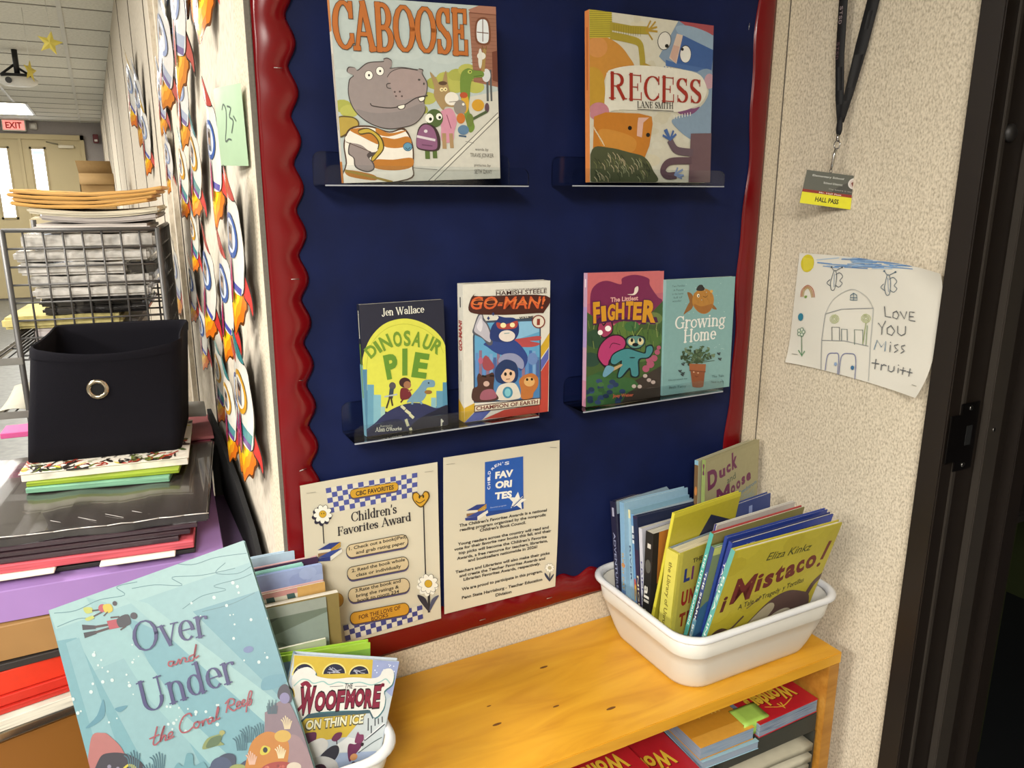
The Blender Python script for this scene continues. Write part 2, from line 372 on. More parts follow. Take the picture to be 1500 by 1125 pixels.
slab('wall_right_header', (XW, -1.42, 2.15), (XW+0.14, -0.367, CEIL), fabric)
slab('wall_end', (-6, 12, 0), (XH+0.12, 12.1, CEIL), m_lilac)
slab('wall_left', (-6.1, -5, 0), (-6, 12.1, CEIL), fabric_pale)
slab('wall_back', (-6.1, -5.1, 0), (5, -5, CEIL), fabric_pale)
# unlit room beyond the doorway, its darkness put into near-black surfaces
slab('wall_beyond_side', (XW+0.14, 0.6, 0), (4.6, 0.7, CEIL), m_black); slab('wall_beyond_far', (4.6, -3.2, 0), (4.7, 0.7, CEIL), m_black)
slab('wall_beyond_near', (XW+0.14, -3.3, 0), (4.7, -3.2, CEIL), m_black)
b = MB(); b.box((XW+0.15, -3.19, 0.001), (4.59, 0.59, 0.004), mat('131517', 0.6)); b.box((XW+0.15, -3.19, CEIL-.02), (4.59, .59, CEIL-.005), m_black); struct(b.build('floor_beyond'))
# panel joints of the hall wall
b = MB(); md = mat('4f483f', 0.8)
for y in (0.742, 1.146, 1.337, 1.71, 2.47, 3.36, 4.6, 5.8, 7.2, 8.6, 10.0): b.box((XH-0.002, y-0.006, 0.0), (XH+0.001, y+0.006, CEIL-0.002), md)
for y in (1.19, 1.38): b.box((XH-0.012, y, 0.0), (XH+0.001, y+0.035, CEIL-0.002), fabric_pale)
struct(b.build('trim_1'))
b = MB(); b.box((XH-0.004, -0.004, 0.0), (XH+0.0035, 0.001, CEIL-.002), mat('6d675e', 0.9, noise=.12, scale=300), 0.001); struct(b.build('trim_2'))
b = MB(); b.box((XW-0.0015, -0.0015, 0.0), (XW+.001, 0.001, CEIL-.002), mat('5d564c', 0.9)); struct(b.build('trim_3'))
# ceiling grid: narrow rails between the tiles, slightly proud of them
b = MB()
for k in range(-9, 20):
    y = 0.3+0.6*k
    if -5 < y < 12: b.box((-6, y-0.006, CEIL-0.004), (XH-.002, y+0.006, CEIL), m_gridd)
for k in range(-10, 1):
    x = -0.052+0.6*k if k else -0.052
    b.box((x-0.012, -5, CEIL-0.006), (x+0.012, 12, CEIL-.001), m_grid)
struct(b.build('trim_4'))
b = MB()
for k in range(-9, 4):
    y = 0.3+0.6*k
    if y < 0: b.box((XH-.002, y-0.006, CEIL-0.004), (XW, y+0.006, CEIL), m_gridd)
struct(b.build('trim_5'))
# door frame in the right wall
f = thing('door_frame', 'dark bronze metal frame of the doorway at the right edge, with a strike plate', 'door frame')
b = MB(); b.box((1.133, -0.405, 0.0), (1.31, -0.367, 2.15), m_bronze, 0.002); b.build('jamb', f)
b = MB(); b.box((1.133, -1.42, 2.11), (1.31, -0.405, 2.15), m_bronze, 0.002); b.build('head', f)
b = MB(); b.box((1.133, -1.42, 0.0), (1.31, -1.382, 2.11), m_bronze, 0.002); b.build('jamb', f)
b = MB(); b.box((1.161, -0.4085, 0.0), (1.170, -0.405, 2.11), m_bronze2, 0.001); b.build('weather_strip', f)
b = MB(); b.box((1.219, -0.419, 0.0), (1.257, -0.405, 2.11), m_bronze2, 0.0015); b.build('door_stop', f)
b = MB(); b.box((1.300, -0.425, 0.0), (1.338, -0.385, 2.11), m_bronze, 0.0015); b.build('casing', f)
b = MB(); b.box((1.158, -0.4105, 1.088), (1.2045, -0.4085, 1.2), mat('171413', .35, .6), 0.0008)
b.box((1.134, -0.411, 1.105), (1.16, -0.4088, 1.183), mat('171413', .35, .6), 0.0008)
st = b.build('strike_plate', f)
b = MB(); b.box((1.177, -0.4112, 1.13), (1.191, -0.4104, 1.162), mat('050505', .8)); b.build('latch_hole', st)
for z in (1.097, 1.191):
    b = MB(); b.loft([[(1.181+r*math.cos(a*.5236), -0.4105-d, z+r*math.sin(a*.5236)) for a in range(12)] for r, d in ((.0042, 0), (.004, .001), (.002, .0016))], mat('8d8a86', .3, 1)); b.build('screw', st)
b = MB(); b.loft([[(1.236+r*math.cos(a*.5236), -0.419-d, 1.15+r*math.sin(a*.5236)) for a in range(12)] for r, d in ((.0035, 0), (.0033, .001), (.0015, .0015))], mat('8d8a86', .3, 1)); b.build('screw', f)
b = MB(); b.loft([[(1.178+r*math.cos(a*.5236), -0.4065-d, 1.602+r*math.sin(a*.5236)) for a in range(12)] for r, d in ((.013, 0), (.0125, .005), (.008, .009), (.003, .01))], mat('1d1a18', .5)); b.build('rubber_bumper', f)
# end wall: double doors with narrow lit panes
def leaf(n, x0, x1, w0, w1):
    b = MB(); b.box((x0, 11.96, 0.02), (x1, 12.0, 2.2), m_tan, 0.004); o = struct(b.build('door_%d' % n))
    g = MB(); g.box((w0, 11.955, 1.15), (w1, 11.962, 2.07), mat('eef3ff', 0.3, emit=3.2, noise=0.01)); g.build('pane', o)
    g = MB()
    for lo, hi in (((w0-.03, 1.12), (w0, 2.1)), ((w1, 1.12), (w1+.03, 2.1)), ((w0-.03, 2.07), (w1+.03, 2.1)), ((w0-.03, 1.12), (w1+.03, 1.15))): g.box((lo[0], 11.945, lo[1]), (hi[0], 11.962, hi[1]), m_tand, .003)
    g.build('pane_frame', o)
    return o
d1 = leaf(1, -0.80, -0.085, -0.690, -0.548)
b = MB(); b.box((-0.36, 11.90, 2.09), (-0.17, 11.955, 2.13), mat('cfc9b4', .4, .3), .004); b.tube([(-0.36, 11.9, 2.14), (-.5, 11.92, 2.17)], .008, mat('8f8a78', .4, .5)); b.build('door_closer', d1)
b = MB(); b.box((-0.685, 11.953, 2.0), (-0.553, 11.957, 2.05), mat('8fd0e8', .5, emit=1.0)); b.build('notice', d1)
leaf(2, -1.56, -0.84, -1.13, -0.985)
b = MB()
for lo, hi in (((-0.085, 0), (-0.035, 2.27)), ((-1.62, 0), (-1.56, 2.27)), ((-1.62, 2.2), (-0.035, 2.27)), ((-.84, 0), (-.80, 2.2))): b.box((lo[0], 11.93, lo[1]), (hi[0], 12.0, hi[1]), m_tan, .004)
struct(b.build('door_surround'))
ex = thing('exit_sign', 'red lettered EXIT sign above the far double doors', 'sign', Matrix.Translation((-0.855, 11.9, 2.30)))
b = MB(); b.box((-0.14, -0.03, 0), (0.14, 0.09, 0.15), mat('d9d6cc', .5), .006); b.build('housing', ex)
b = MB(); b.box((-0.125, -0.033, 0.016), (0.125, -0.0305, 0.136), mat('f08a80', .5, emit=.5)); A = Art(b, .25, .12, O=(-.125, -.0335, .016), step=3e-4)
A.text('EXIT', (.12, .16), (.88, .16), .68, 'c01c14', .03); b.build('face', ex)
t = thing('emergency_light', 'small grey box beside the red EXIT sign', 'emergency light', Matrix.Translation((-0.63, 11.94, 2.33)))
b = MB(); b.box((-0.045, -0.03, 0), (0.045, 0.06, 0.085), mat('bcb8b0', .5), .008); b.build('housing', t)
b = MB(); b.box((-0.025, -0.036, 0.02), (0.025, -0.029, 0.065), mat('d8d6d0', .3), .003); b.build('lens', t)
t = thing('fire_alarm', 'small dark red alarm box on the far wall near the corner', 'alarm', Matrix.Translation((0.12, 11.94, 2.17)))
b = MB(); b.box((-.035, -.04, 0), (.035, .06, .12), mat('6b2b33', .5), .006); b.build('housing', t); b = MB(); b.box((-.02, -.05, .02), (.02, -.04, .05), mat('e8e4e0', .3), .003); b.build('strobe', t)
# ceiling lights
t = thing('ceiling_light', 'bright recessed ceiling light panel in front of the far doors', 'ceiling light', Matrix.Translation((-0.86, 10.1, CEIL)))
b = MB(); b.box((-0.3, -0.75, -0.012), (0.3, 0.75, -0.002), mat('fff6e6', .5, emit=6.0, noise=.005)); b.build('diffuser', t)
b = MB()
for lo, hi in (((-.33, -.78), (-.3, .78)), ((.3, -.78), (.33, .78)), ((-.3, -.78), (.3, -.75)), ((-.3, .75), (.3, .78))): b.box((*lo, -.016), (*hi, -.001), m_grid)
b.build('frame', t)
# projector and paper stars under the ceiling
t = thing('projector', 'white ceiling projector on a black bracket at the top left', 'projector', Matrix.Translation((-0.37, 5.5, 2.21)))
prof = [(.02, .0), (.085, .004), (.115, .02), (.12, .045), (.1, .06), (.03, .065)]
b = MB(); b.loft([[(r*math.cos(a*math.pi/12), r*.75*math.sin(a*math.pi/12), z) for a in range(24)] for r, z in prof], mat('dedcd6', .35)); b.build('body', t)
b = MB(); b.loft([[(-.05+.02*math.cos(a*.5236), -.085-d, .03+.02*math.sin(a*.5236)) for a in range(12)] for d in (0, .02)], mat('2a2a2c', .2)); b.build('lens', t)
b = MB(); b.box((-.1, -.05, .062), (.08, .05, .082), mat('141414', .6), .006); b.tube([(0, 0, .08), (0, 0, CEIL-2.212)], .018, mat('1c1c1c', .5)); b.tube([(-.09, 0, .08), (.0, 0, .15)], .008, mat('141414', .6)); b.tube([(.07, 0, .08), (-.02, 0, .14)], .008, mat('141414', .6)); b.build('ceiling_mount', t)
def star(loc, r, rz, tilt, label):
    t = thing('paper_star', label, 'star', Matrix.Translation(loc) @ Matrix.Rotation(R(rz), 4, 'Z') @ Matrix.Rotation(R(tilt), 4, 'Y'), 'paper stars hanging from the ceiling')
    P = [((r if i % 2 == 0 else r*.42)*math.sin(i*math.pi/5), 0, (r if i % 2 == 0 else r*.42)*math.cos(i*math.pi/5)) for i in range(10)]
    b = MB(); m = mat('d9c85a', .6)
    for s in (-1, 1):
        for i in range(10): b.face([(0, s*.008, 0)]+([P[i], P[(i+1) % 10]] if s < 0 else [P[(i+1) % 10], P[i]]), m)
    b.build('star', t)
    b = MB(); q = t.matrix_world.inverted() @ Vector((loc[0], loc[1], CEIL-.003)); b.tube([(0, 0, r*.8), tuple(q)], .0012, mat('c9c7bd', .5), 5); b.build('thread', t)
star((-0.104, 3.5, 2.209), .058, -8, 12, 'yellow paper star with five points hanging under the ceiling, seen face on')
star((-0.225, 4.0, 2.135), .06, 62, 8, 'yellow paper star turned edge on, hanging in front of the ceiling projector')
t = thing('cardboard_box', 'open brown cardboard box in the hall, one flap raised', 'box', Matrix.Translation((-0.04, 4.0, 1.37)))
m_card = mat('a98a5c', .8, noise=.05, scale=25); m_card2 = mat('8a6d42', .85)
b = MB(); b.box((-0.02, -.0, 0), (.155, .004, .24), m_card); b.box((-.02, .17, 0), (.155, .174, .24), m_card); b.box((-.02, 0, 0), (-.016, .174, .24), m_card); b.box((.151, 0, 0), (.155, .174, .24), m_card); b.box((-.02, 0, 0), (.155, .174, .004), m_card); b.build('carton', t)
b = MB(); b.grid(lambda u, v: (-.02-.012*v+u*(.175+.006*v), .174+.02*v, .24+.075*v), 2, 2, m_card2); b.build('flap', t, thick=.003)
b = MB(); b.grid(lambda u, v: (-.02+u*.175, -.03*v, .24-.06*v), 2, 2, m_card); b.build('flap', t, thick=.003)
t = thing('storage_cabinet', 'pale storage cabinet standing under the cardboard box along the hall wall', 'cabinet', Matrix.Translation((-0.32, 3.85, 0)))
b = MB(); b.box((0, 0, 0.02), (.5, .45, 1.37), mat('cbbf9f', .5), .006); b.build('body', t)
for x in (0.006, .253):
    b = MB(); b.box((x, -.018, .05), (x+.241, -.001, 1.34), mat('c6b996', .5), .004); d = b.build('door', t); b = MB(); b.tube([(x+(.21 if x < .1 else .03), -.03, .7), (x+(.21 if x < .1 else .03), -.03, .82)], .006, mat('777777', .3, 1)); b.build('handle', d)
# dim furniture in the unlit room
def dim_chair(x, y, rz, label):
    t = thing('chair', label, 'chair', Matrix.Translation((x, y, 0.004)) @ Matrix.Rotation(R(rz), 4, 'Z'), 'chairs in the dark room')
    mp = mat('1f2c44', .5); mm = mat('55565a', .3, .8)
    b = MB(); b.box((-.2, -.2, .43), (.2, .2, .45), mp, .009); b.build('seat', t)
    b = MB(); b.box((-.2, .19, .6), (.2, .21, .85), mp, .009); b.build('backrest', t)
    for sx in (-1, 1):
        for sy in (-1, 1):
            b = MB(); b.tube([(sx*.19, sy*.2, 0), (sx*.17, sy*.17, .43)]+([(sx*.17, .2, .82)] if sy > 0 else []), .011, mm); b.build('leg', t)
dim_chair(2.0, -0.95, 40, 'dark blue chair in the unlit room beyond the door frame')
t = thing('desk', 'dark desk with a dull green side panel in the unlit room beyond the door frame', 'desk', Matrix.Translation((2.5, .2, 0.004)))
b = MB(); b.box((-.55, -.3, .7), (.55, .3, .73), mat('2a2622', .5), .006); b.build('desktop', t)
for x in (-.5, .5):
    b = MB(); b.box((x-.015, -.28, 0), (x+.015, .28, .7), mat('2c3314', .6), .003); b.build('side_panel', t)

# ================================================================== bulletin board
m_navy = ramp_mat('navy_backing_paper', [(0.3, '0c1538'), (0.55, '0f1a44'), (0.8, '14204e')], 9, rough=0.6, spec=.2)
m_red = mat('6e0a10', 0.2, noise=0.05, scale=12, spec=.4)
bb = thing('bulletin_board', 'navy bulletin board with glossy red scalloped border on the alcove wall', 'bulletin board')
b = MB(); b.grid(lambda u, v: (0.215+u*0.87, -0.0016-0.0012*math.sin(7*u+2)*math.sin(5*v*3+u*9), 0.78+v*1.26), 40, 50, m_navy); b.build('backing', bb)
def bump(t): return 0.5+0.5*math.cos(2*math.pi*t)
def border(name, fn, nu, nv): b = MB(); b.grid(fn, nu, nv, m_red); return b.build('border', bb, thick=.0012)
def left(u, v):
    z = 0.772+v*1.27; inn = 0.2505-.006*(1-v)+0.011*(bump((z-1.71)/0.0619)**.7)-.002
    xo = 0.206-.008*(1-v); x = xo+u*(inn-xo)
    return (x, -0.0035-0.009*math.sin(math.pi*u)**.8*(.75+.35*math.sin(z*11))-.004*u*bump((z-1.71)/.0619+.1), z)
def right(u, v):
    z = 0.80+v*1.24; xo = 1.1065+.0055*(v*1.24/.8-.2); inn = 1.064+.006*v+.004*math.sin(z*17)+.002*math.sin(z*41)
    return (inn+u*(xo-inn), -0.003-0.004*math.sin(math.pi*u), z)
def low(u, v):
    x = 0.205+u*0.90; zo = 0.766+.019*u; zi = 0.824+.012*bump((x-.81)/.0619)
    return (x, -0.003-.0085*math.sin(math.pi*v)**.8*(.8+.3*math.sin(x*13)), zo+v*(zi-zo))
border('border', left, 10, 200); border('border', right, 6, 120); border('border', low, 150, 8)
# staples in the border
b = MB(); ms = mat('c9c7c2', .3, 1)
for x, z, a in ((.232, 1.675, 0), (.236, 1.40, 0), (.232, 1.255, 0), (.229, 1.12, 15), (1.05, 1.80, 85), (.52, .793, 0), (.655, .80, 0)):
    dx = .0055*math.cos(R(a)); dz = .0055*math.sin(R(a)); y = -.0132 if x < .3 or z < .9 else -.0035
    b.tube([(x-dx, y, z-dz), (x+dx, y, z+dz)], .0005, ms, 5)
b.build('staples', bb)['kind'] = 'stuff'

# ------------------------------------------------------------------ clear ledges
m_acr = clear_mat('clear_acrylic', (.93, .95, .96), .22); m_acre = mat('a9adb5', .25, noise=.03, coat=.3)
def ledge(x, z, label):
    t = thing('acrylic_ledge', label, 'ledge', Matrix.Translation((x, 0, z)), 'clear ledges on the bulletin board')
    def rr(w, h, r=.012):
        P = [(0, 0), (w, 0)]
        for k in range(6): a = R(90*k/5); P.append((w-r+r*math.cos(a), h-r+r*math.sin(a)))
        for k in range(6): a = R(90+90*k/5); P.append((r+r*math.cos(a), h-r+r*math.sin(a)))
        return P
    def plate(y0, y1, h, nm):
        b = MB(); P = rr(.305, h); b.loft([[(p[0], y, p[1]) for p in P] for y in (y0, y1)], m_acr, smooth=False)
        ob = b.build(nm, t, recalc=True)
        return ob
    plate(-.005, -.0026, .044, 'back_plate')
    b = MB(); b.box((0, -.0655, -.0024), (.305, -.003, 0), m_acr, .0005); b.build('shelf_plate', t)
    o = plate(-.0675, -.0652, .024, 'front_lip')
    e = MB(); e.box((0, -.0678, -.003), (.305, -.0650, -.0012), m_acre, .0004); e.build('edge_highlight', o)  # highlight along the clear lip, put into a pale grey strip
    return t
ledge(0.2715, 1.5285, 'clear ledge at the upper left of the board, holding the hippo picture book')
ledge(0.6535, 1.5295, 'clear ledge at the upper right of the board, holding the book titled RECESS')
ledge(0.2935, 1.1675, 'clear ledge at the lower left of the board, holding two paperbacks')
ledge(0.6835, 1.1635, 'clear ledge at the lower right of the board, holding the pink and teal paperbacks')

# ------------------------------------------------------------------ books
def paper_mat(c='e6dfcc'): return ramp_mat('page_edges_'+c, [(.3, c), (.7, 'f2ecdd' if c == 'e6dfcc' else c)], 8, (1, 1, 1), .9) if ('pg', c) not in MATS else MATS[('pg', c)]
def pages_mat(c='e6dfcc'):
    if ('pg', c) not in MATS:
        r, g, bl = (int(c[i:i+2], 16) for i in (0, 2, 4)); d = '%02x%02x%02x' % tuple(int(q*.82) for q in (r, g, bl))
        MATS[('pg', c)] = ramp_mat('page_edges_'+c, [(.35, d), (.5, c), (.65, c)], 900, (0.02, 1, .02), .9, 2)
    return MATS[('pg', c)]
def book(label, M, w, h, t, cover, hard=True, art=None, spine=None, quad=None, squad=None, spine_col=None, pages='e6dfcc', cat='book', group=None, name='book', back=None, gain=1):
    """front cover's lower left corner at the origin, cover facing -y, spine along x = 0"""
    o = thing(name, label, cat, M, group)
    mc = ink(shade(cover, gain), .35); ms = ink(shade(spine_col or cover, gain), .35); k = .0022 if hard else .0005; ov = .003 if hard else .0004
    b = MB()
    b.box((0, 0, 0), (w, k, h), mc, min(.0008, k*.4), 1); b.box((0, t-k, 0), (w, t, h), ink(back or cover, .35), min(.0008, k*.4), 1)
    if hard and t > .012:      # rounded spine
        n = 6; P = [(-.0035*math.sin(math.pi*i/n), k*.5+(t-k)*i/n) for i in range(n+1)]
        b.loft([[(x, y, z) for x, y in P]+[(k, y, z) for x, y in P[::-1]] for z in (0, h)], ms, smooth=False)
        sx = -.0036
    else:
        b.box((0, k*.5, 0), (k, t-k*.5, h), ms); sx = -.0001
    if art: art(Art(b, w, h, quad, O=(0, -.00005, 0), gain=gain))
    if spine: spine(Art(b, t, h, squad, O=(sx, t, 0), U=(0, -1, 0), V=(0, 0, 1), Nn=(-1, 0, 0), gain=gain))
    b.build('cover', o)
    b = MB(); b.box((k, k+.00015, ov), (w-ov, t-k-.00015, h-ov), pages_mat(pages)); b.build('pages', o)
    return o

# ---- picture book with the hippo
def art_caboose(A):
    A.rect(75, -10, 1105, 1085, 'b9c4c0')
    for x, y, r in ((300, 330, 90), (520, 300, 120), (760, 330, 90), (150, 430, 60)): A.ell(x, y, r, r*.4, 'bfc9c4')
    for i, (x, y) in enumerate(((700, 480), (760, 450), (830, 430), (890, 400), (930, 430), (820, 500), (900, 480), (650, 570), (600, 640), (940, 500), (150, 620), (190, 650))): A.ell(x, y, 55, 38, 'b6b65a' if i % 2 else 'a8aa50', n=14)
    A.poly([(540, 700), (900, 560), (1090, 520), (1105, 1090), (160, 1090), (400, 800)], 'cfccbf')
    A.poly([(655, 1070), (1080, 650), (1095, 660), (690, 1075)], 'dcd8ca')
    A.line([(655, 1068), (1078, 655)], 5, '6d6a62'); A.line([(690, 1068), (1085, 680)], 5, '6d6a62'); A.line([(560, 990), (705, 1003)], 4, '77746c'); A.line([(880, 830), (930, 840)], 3, '77746c')
    # brick school
    A.poly([(900, 60), (985, 20), (1065, 30), (1080, 500), (930, 470)], '9a6a55')
    for y in range(90, 470, 22): A.line([(915, y), (1066, y+6)], 2.5, '84543f')
    A.poly([(895, 45), (985, 10), (1070, 25), (1070, 75), (915, 65)], 'a8745f'); A.line([(905, 62), (1066, 72)], 5, '7b4a38')
    A.smooth([(945, 235), (940, 120), (985, 85), (1025, 120), (1025, 240)], '75452f'); A.smooth([(953, 225), (950, 125), (984, 98), (1014, 125), (1015, 230)], 'dfe3e4')
    A.line([(983, 98), (984, 228)], 5, '6b4a3c'); A.line([(950, 175), (1016, 180)], 5, '6b4a3c')
    A.poly([(1040, 290), (1075, 280), (1078, 470), (1045, 460)], '6e3d2e')
    # grown up giraffe at the steps
    A.line([(1010, 400), (1015, 580)], 14, '55585a'); A.line([(1030, 400), (1038, 580)], 12, '55585a'); A.ell(1005, 430, 26, 40, 'd3d5d4'); A.line([(985, 400), (995, 280)], 22, 'a5874e'); A.ell(975, 315, 26, 22, 'e0ddd0'); A.line([(985, 275), (980, 258)], 6, '7b5f30'); A.line([(1003, 275), (1006, 258)], 6, '7b5f30'); A.ell(968, 330, 12, 60, 'd9d6cb')
    # crocodile
    A.smooth([(850, 560), (850, 430), (890, 390), (930, 400), (985, 408), (985, 440), (920, 455), (905, 560), (900, 640), (935, 740), (905, 775), (880, 700)], '6f8a3a')
    A.ell(905, 410, 13, 12, 'b9c25e'); A.ell(907, 410, 5, 5, '26301a'); A.line([(930, 438), (980, 430)], 3, '3c4d20'); A.ell(875, 600, 25, 60, 'd2a437'); A.ell(868, 550, 24, 18, 'b5502f'); A.ell(955, 610, 38, 36, 'cf9a2f'); A.ell(1010, 625, 14, 30, '5e4450'); A.line([(930, 690), (1005, 650)], 16, '4d5b3a')
    # donkey in pink
    A.smooth([(690, 500), (665, 415), (700, 450), (730, 490), (760, 405), (772, 480), (790, 540), (835, 570), (830, 620), (760, 620), (740, 640), (690, 560)], 'a58a5f'); A.ell(795, 572, 42, 40, 'e8e2d5'); A.line([(780, 592), (825, 588)], 3, '5b4b3a'); A.ell(735, 518, 12, 12, 'ead9a0'); A.ell(757, 516, 12, 12, 'ead9a0'); A.ell(737, 519, 4, 4, '2a2018'); A.ell(758, 517, 4, 4, '2a2018'); A.ell(742, 480, 26, 12, '5b4330')
    A.smooth([(720, 660), (790, 630), (825, 700), (810, 770), (800, 830), (735, 830), (730, 740)], 'cf8fa2'); A.line([(748, 790), (750, 865)], 26, 'a98a62'); A.line([(790, 790), (795, 862)], 24, 'a98a62'); A.line([(765, 670), (790, 750)], 5, '8b4a60')
    # small grey and orange pupils
    A.ell(845, 625, 38, 46, '8d857c'); A.ell(865, 605, 8, 8, 'f0ece0'); A.ell(850, 690, 26, 32, 'c4712f'); A.ell(865, 760, 34, 30, '5f7f9c'); A.line([(840, 795), (880, 800)], 9, '3d5a76'); A.ell(905, 700, 22, 40, '6c7d3a')
    # frog with the purple pack
    A.ell(690, 690, 52, 55, '4e6234'); A.ell(660, 690, 25, 28, 'f2f0e4'); A.ell(718, 680, 18, 20, 'f2f0e4'); A.ell(666, 695, 9, 10, '15180f'); A.ell(722, 685, 8, 9, '15180f'); A.line([(645, 880), (647, 925)], 30, '53692f'); A.line([(690, 880), (692, 922)], 28, '53692f')
    A.smooth([(580, 860), (590, 760), (630, 720), (690, 740), (722, 800), (722, 870), (690, 890), (620, 885)], '3a2b2a'); A.smooth([(582, 855), (595, 765), (632, 728), (680, 748), (703, 810), (700, 875), (630, 878)], '8a5a7b'); A.line([(588, 800), (690, 822)], 14, 'd9cfd2'); A.ell(637, 768, 11, 10, 'd9cfd2'); A.line([(615, 850), (675, 858)], 5, '5b3550')
    # hippo body and striped shirt
    A.smooth([(120, 690), (190, 680), (235, 700), (240, 740), (170, 790), (125, 800)], '5b4a28'); A.smooth([(118, 697), (190, 688), (228, 704), (233, 738), (170, 780), (120, 795)], 'b39a45')
    A.smooth([(150, 1090), (160, 960), (150, 840), (190, 750), (300, 735), (420, 770), (510, 750), (560, 850), (560, 980), (525, 1065)], '4d3526')
    bod = [(158, 1090), (168, 960), (158, 845), (195, 760), (300, 745), (420, 778), (505, 762), (552, 850), (552, 975), (520, 1058)]
    A.smooth(bod, 'ece6d8')
    for a in ([(345, 750), (420, 780), (505, 765), (515, 770), (420, 800), (350, 785)], [(375, 805), (450, 815), (530, 800), (548, 845), (470, 870), (385, 858)], [(335, 940), (440, 940), (552, 930), (550, 985), (450, 1005), (330, 990)], [(190, 760), (300, 750), (350, 800), (360, 850), (255, 800)], [(165, 1000), (320, 1030), (330, 1065), (180, 1040)]): A.smooth(a, 'b9772c', 4)
    A.smooth([(240, 760), (300, 750), (370, 800), (388, 870), (350, 925), (315, 955), (310, 925), (345, 880), (350, 830), (310, 785), (250, 790)], '4d4020'); A.smooth([(245, 766), (300, 757), (362, 803), (380, 870), (346, 918), (318, 946), (316, 928), (352, 880), (357, 828), (312, 778), (250, 782)], 'c3a83f')
    A.smooth([(190, 830), (240, 825), (290, 860), (335, 900), (300, 930), (325, 960), (325, 1000), (280, 1015), (215, 985), (205, 930), (175, 900)], '4c4342'); A.smooth([(195, 838), (240, 833), (285, 866), (300, 890), (285, 915), (318, 965), (318, 995), (280, 1008), (222, 980), (212, 930), (182, 897)], '938784')
    A.smooth([(165, 830), (185, 795), (345, 870), (310, 895), (250, 850)], 'ece6d8', 4); A.line([(165, 832), (310, 893)], 4, '4d3526')
    A.line([(160, 1005), (330, 1048), (430, 1075)], 14, 'a08434')
    A.ell(528, 862, 28, 27, '2f5670'); A.ell(528, 862, 24, 23, '5f93ad'); A.line([(515, 868), (528, 878), (542, 866)], 4, '24404f', curve=True)
    # hippo head
    out = [(185, 560), (190, 470), (215, 440), (180, 420), (190, 392), (225, 395), (240, 410), (300, 365), (390, 355), (392, 342), (415, 335), (440, 350), (440, 380), (430, 395), (500, 388), (590, 400), (600, 395), (625, 402), (622, 425), (650, 480), (645, 540), (630, 590), (635, 650), (580, 720), (500, 748), (400, 755), (300, 720), (220, 650)]
    cx, cy = 420, 560
    A.smooth(out, '463e3d'); A.smooth([(cx+(x-cx)*.978, cy+(y-cy)*.972) for x, y in out], '978b88')
    A.smooth([(415, 445), (460, 405), (540, 396), (610, 425), (640, 490), (632, 545), (560, 570), (470, 580), (440, 520)], 'a2908c'); A.smooth([(230, 640), (330, 660), (480, 650), (620, 600), (625, 650), (575, 712), (500, 740), (400, 747), (300, 712)], '8b8280')
    A.line([(413, 448), (440, 415), (500, 396), (590, 406)], 4, '463e3d', curve=True)
    A.line([(312, 605), (330, 620), (430, 630), (510, 612), (580, 570), (648, 555)], 6, '3b3231', curve=True)
    A.smooth([(468, 618), (515, 608), (512, 632), (485, 640), (472, 632)], '463e3d', 4); A.smooth([(474, 621), (510, 612), (506, 630), (485, 635)], 'f3eedd', 4); A.smooth([(592, 568), (632, 560), (630, 585), (605, 594)], '463e3d', 4); A.smooth([(597, 571), (628, 564), (625, 582), (607, 588)], 'f3eedd', 4)
    for x, y in ((306, 439), (371, 414)): A.ell(x, y, 25, 28, '3b3231'); A.ell(x, y, 22, 25, 'f5f1e4'); A.ell(x+1, y, 6, 7, '14100f')
    A.line([(430, 485), (410, 490), (412, 510), (432, 515)], 5, '463e3d', curve=True)
    for x, y in ((455, 535), (485, 533), (462, 560), (497, 560)): A.ell(x, y, 6, 6, '5a4a48', n=8)
    A.ell(600, 462, 8, 6, '463e3d', n=8); A.ell(628, 485, 5, 8, '463e3d', n=8)
    # title and names
    A.serif('CABOOSE', (112, 285), (895, 308), 268, 'b96a2e', .125, .085, .15, '4a2a16', .013)
    A.text('words by', (935, 885), (1018, 888), 16, '55504a'); A.text('TRAVIS JONKER', (905, 925), (1050, 930), 26, '6b665e'); A.text('pictures by', (932, 982), (1032, 986), 16, '55504a'); A.text('SETH DAVY', (932, 1027), (1040, 1030), 26, '6b665e')
book('square picture book with a hippo in a striped shirt and the word CABOOSE', pose((0.301, -0.050, 1.5295), -1.8, -.8, -2.0), .233, .231, .011, 'b9c4c0', True, art_caboose,
     lambda A: (A.rect(0, 0, 1, 1, 'd8d2c4'), A.rect(0, .82, 1, 1, 'c8824a'), A.rect(0, 0, 1, .12, 'c27a38'), A.line([(.5, .7), (.5, .3)], .25, 'a0907c')),
     ((92, -14), (1062, 24), (1096, 1060), (147, 1080)))

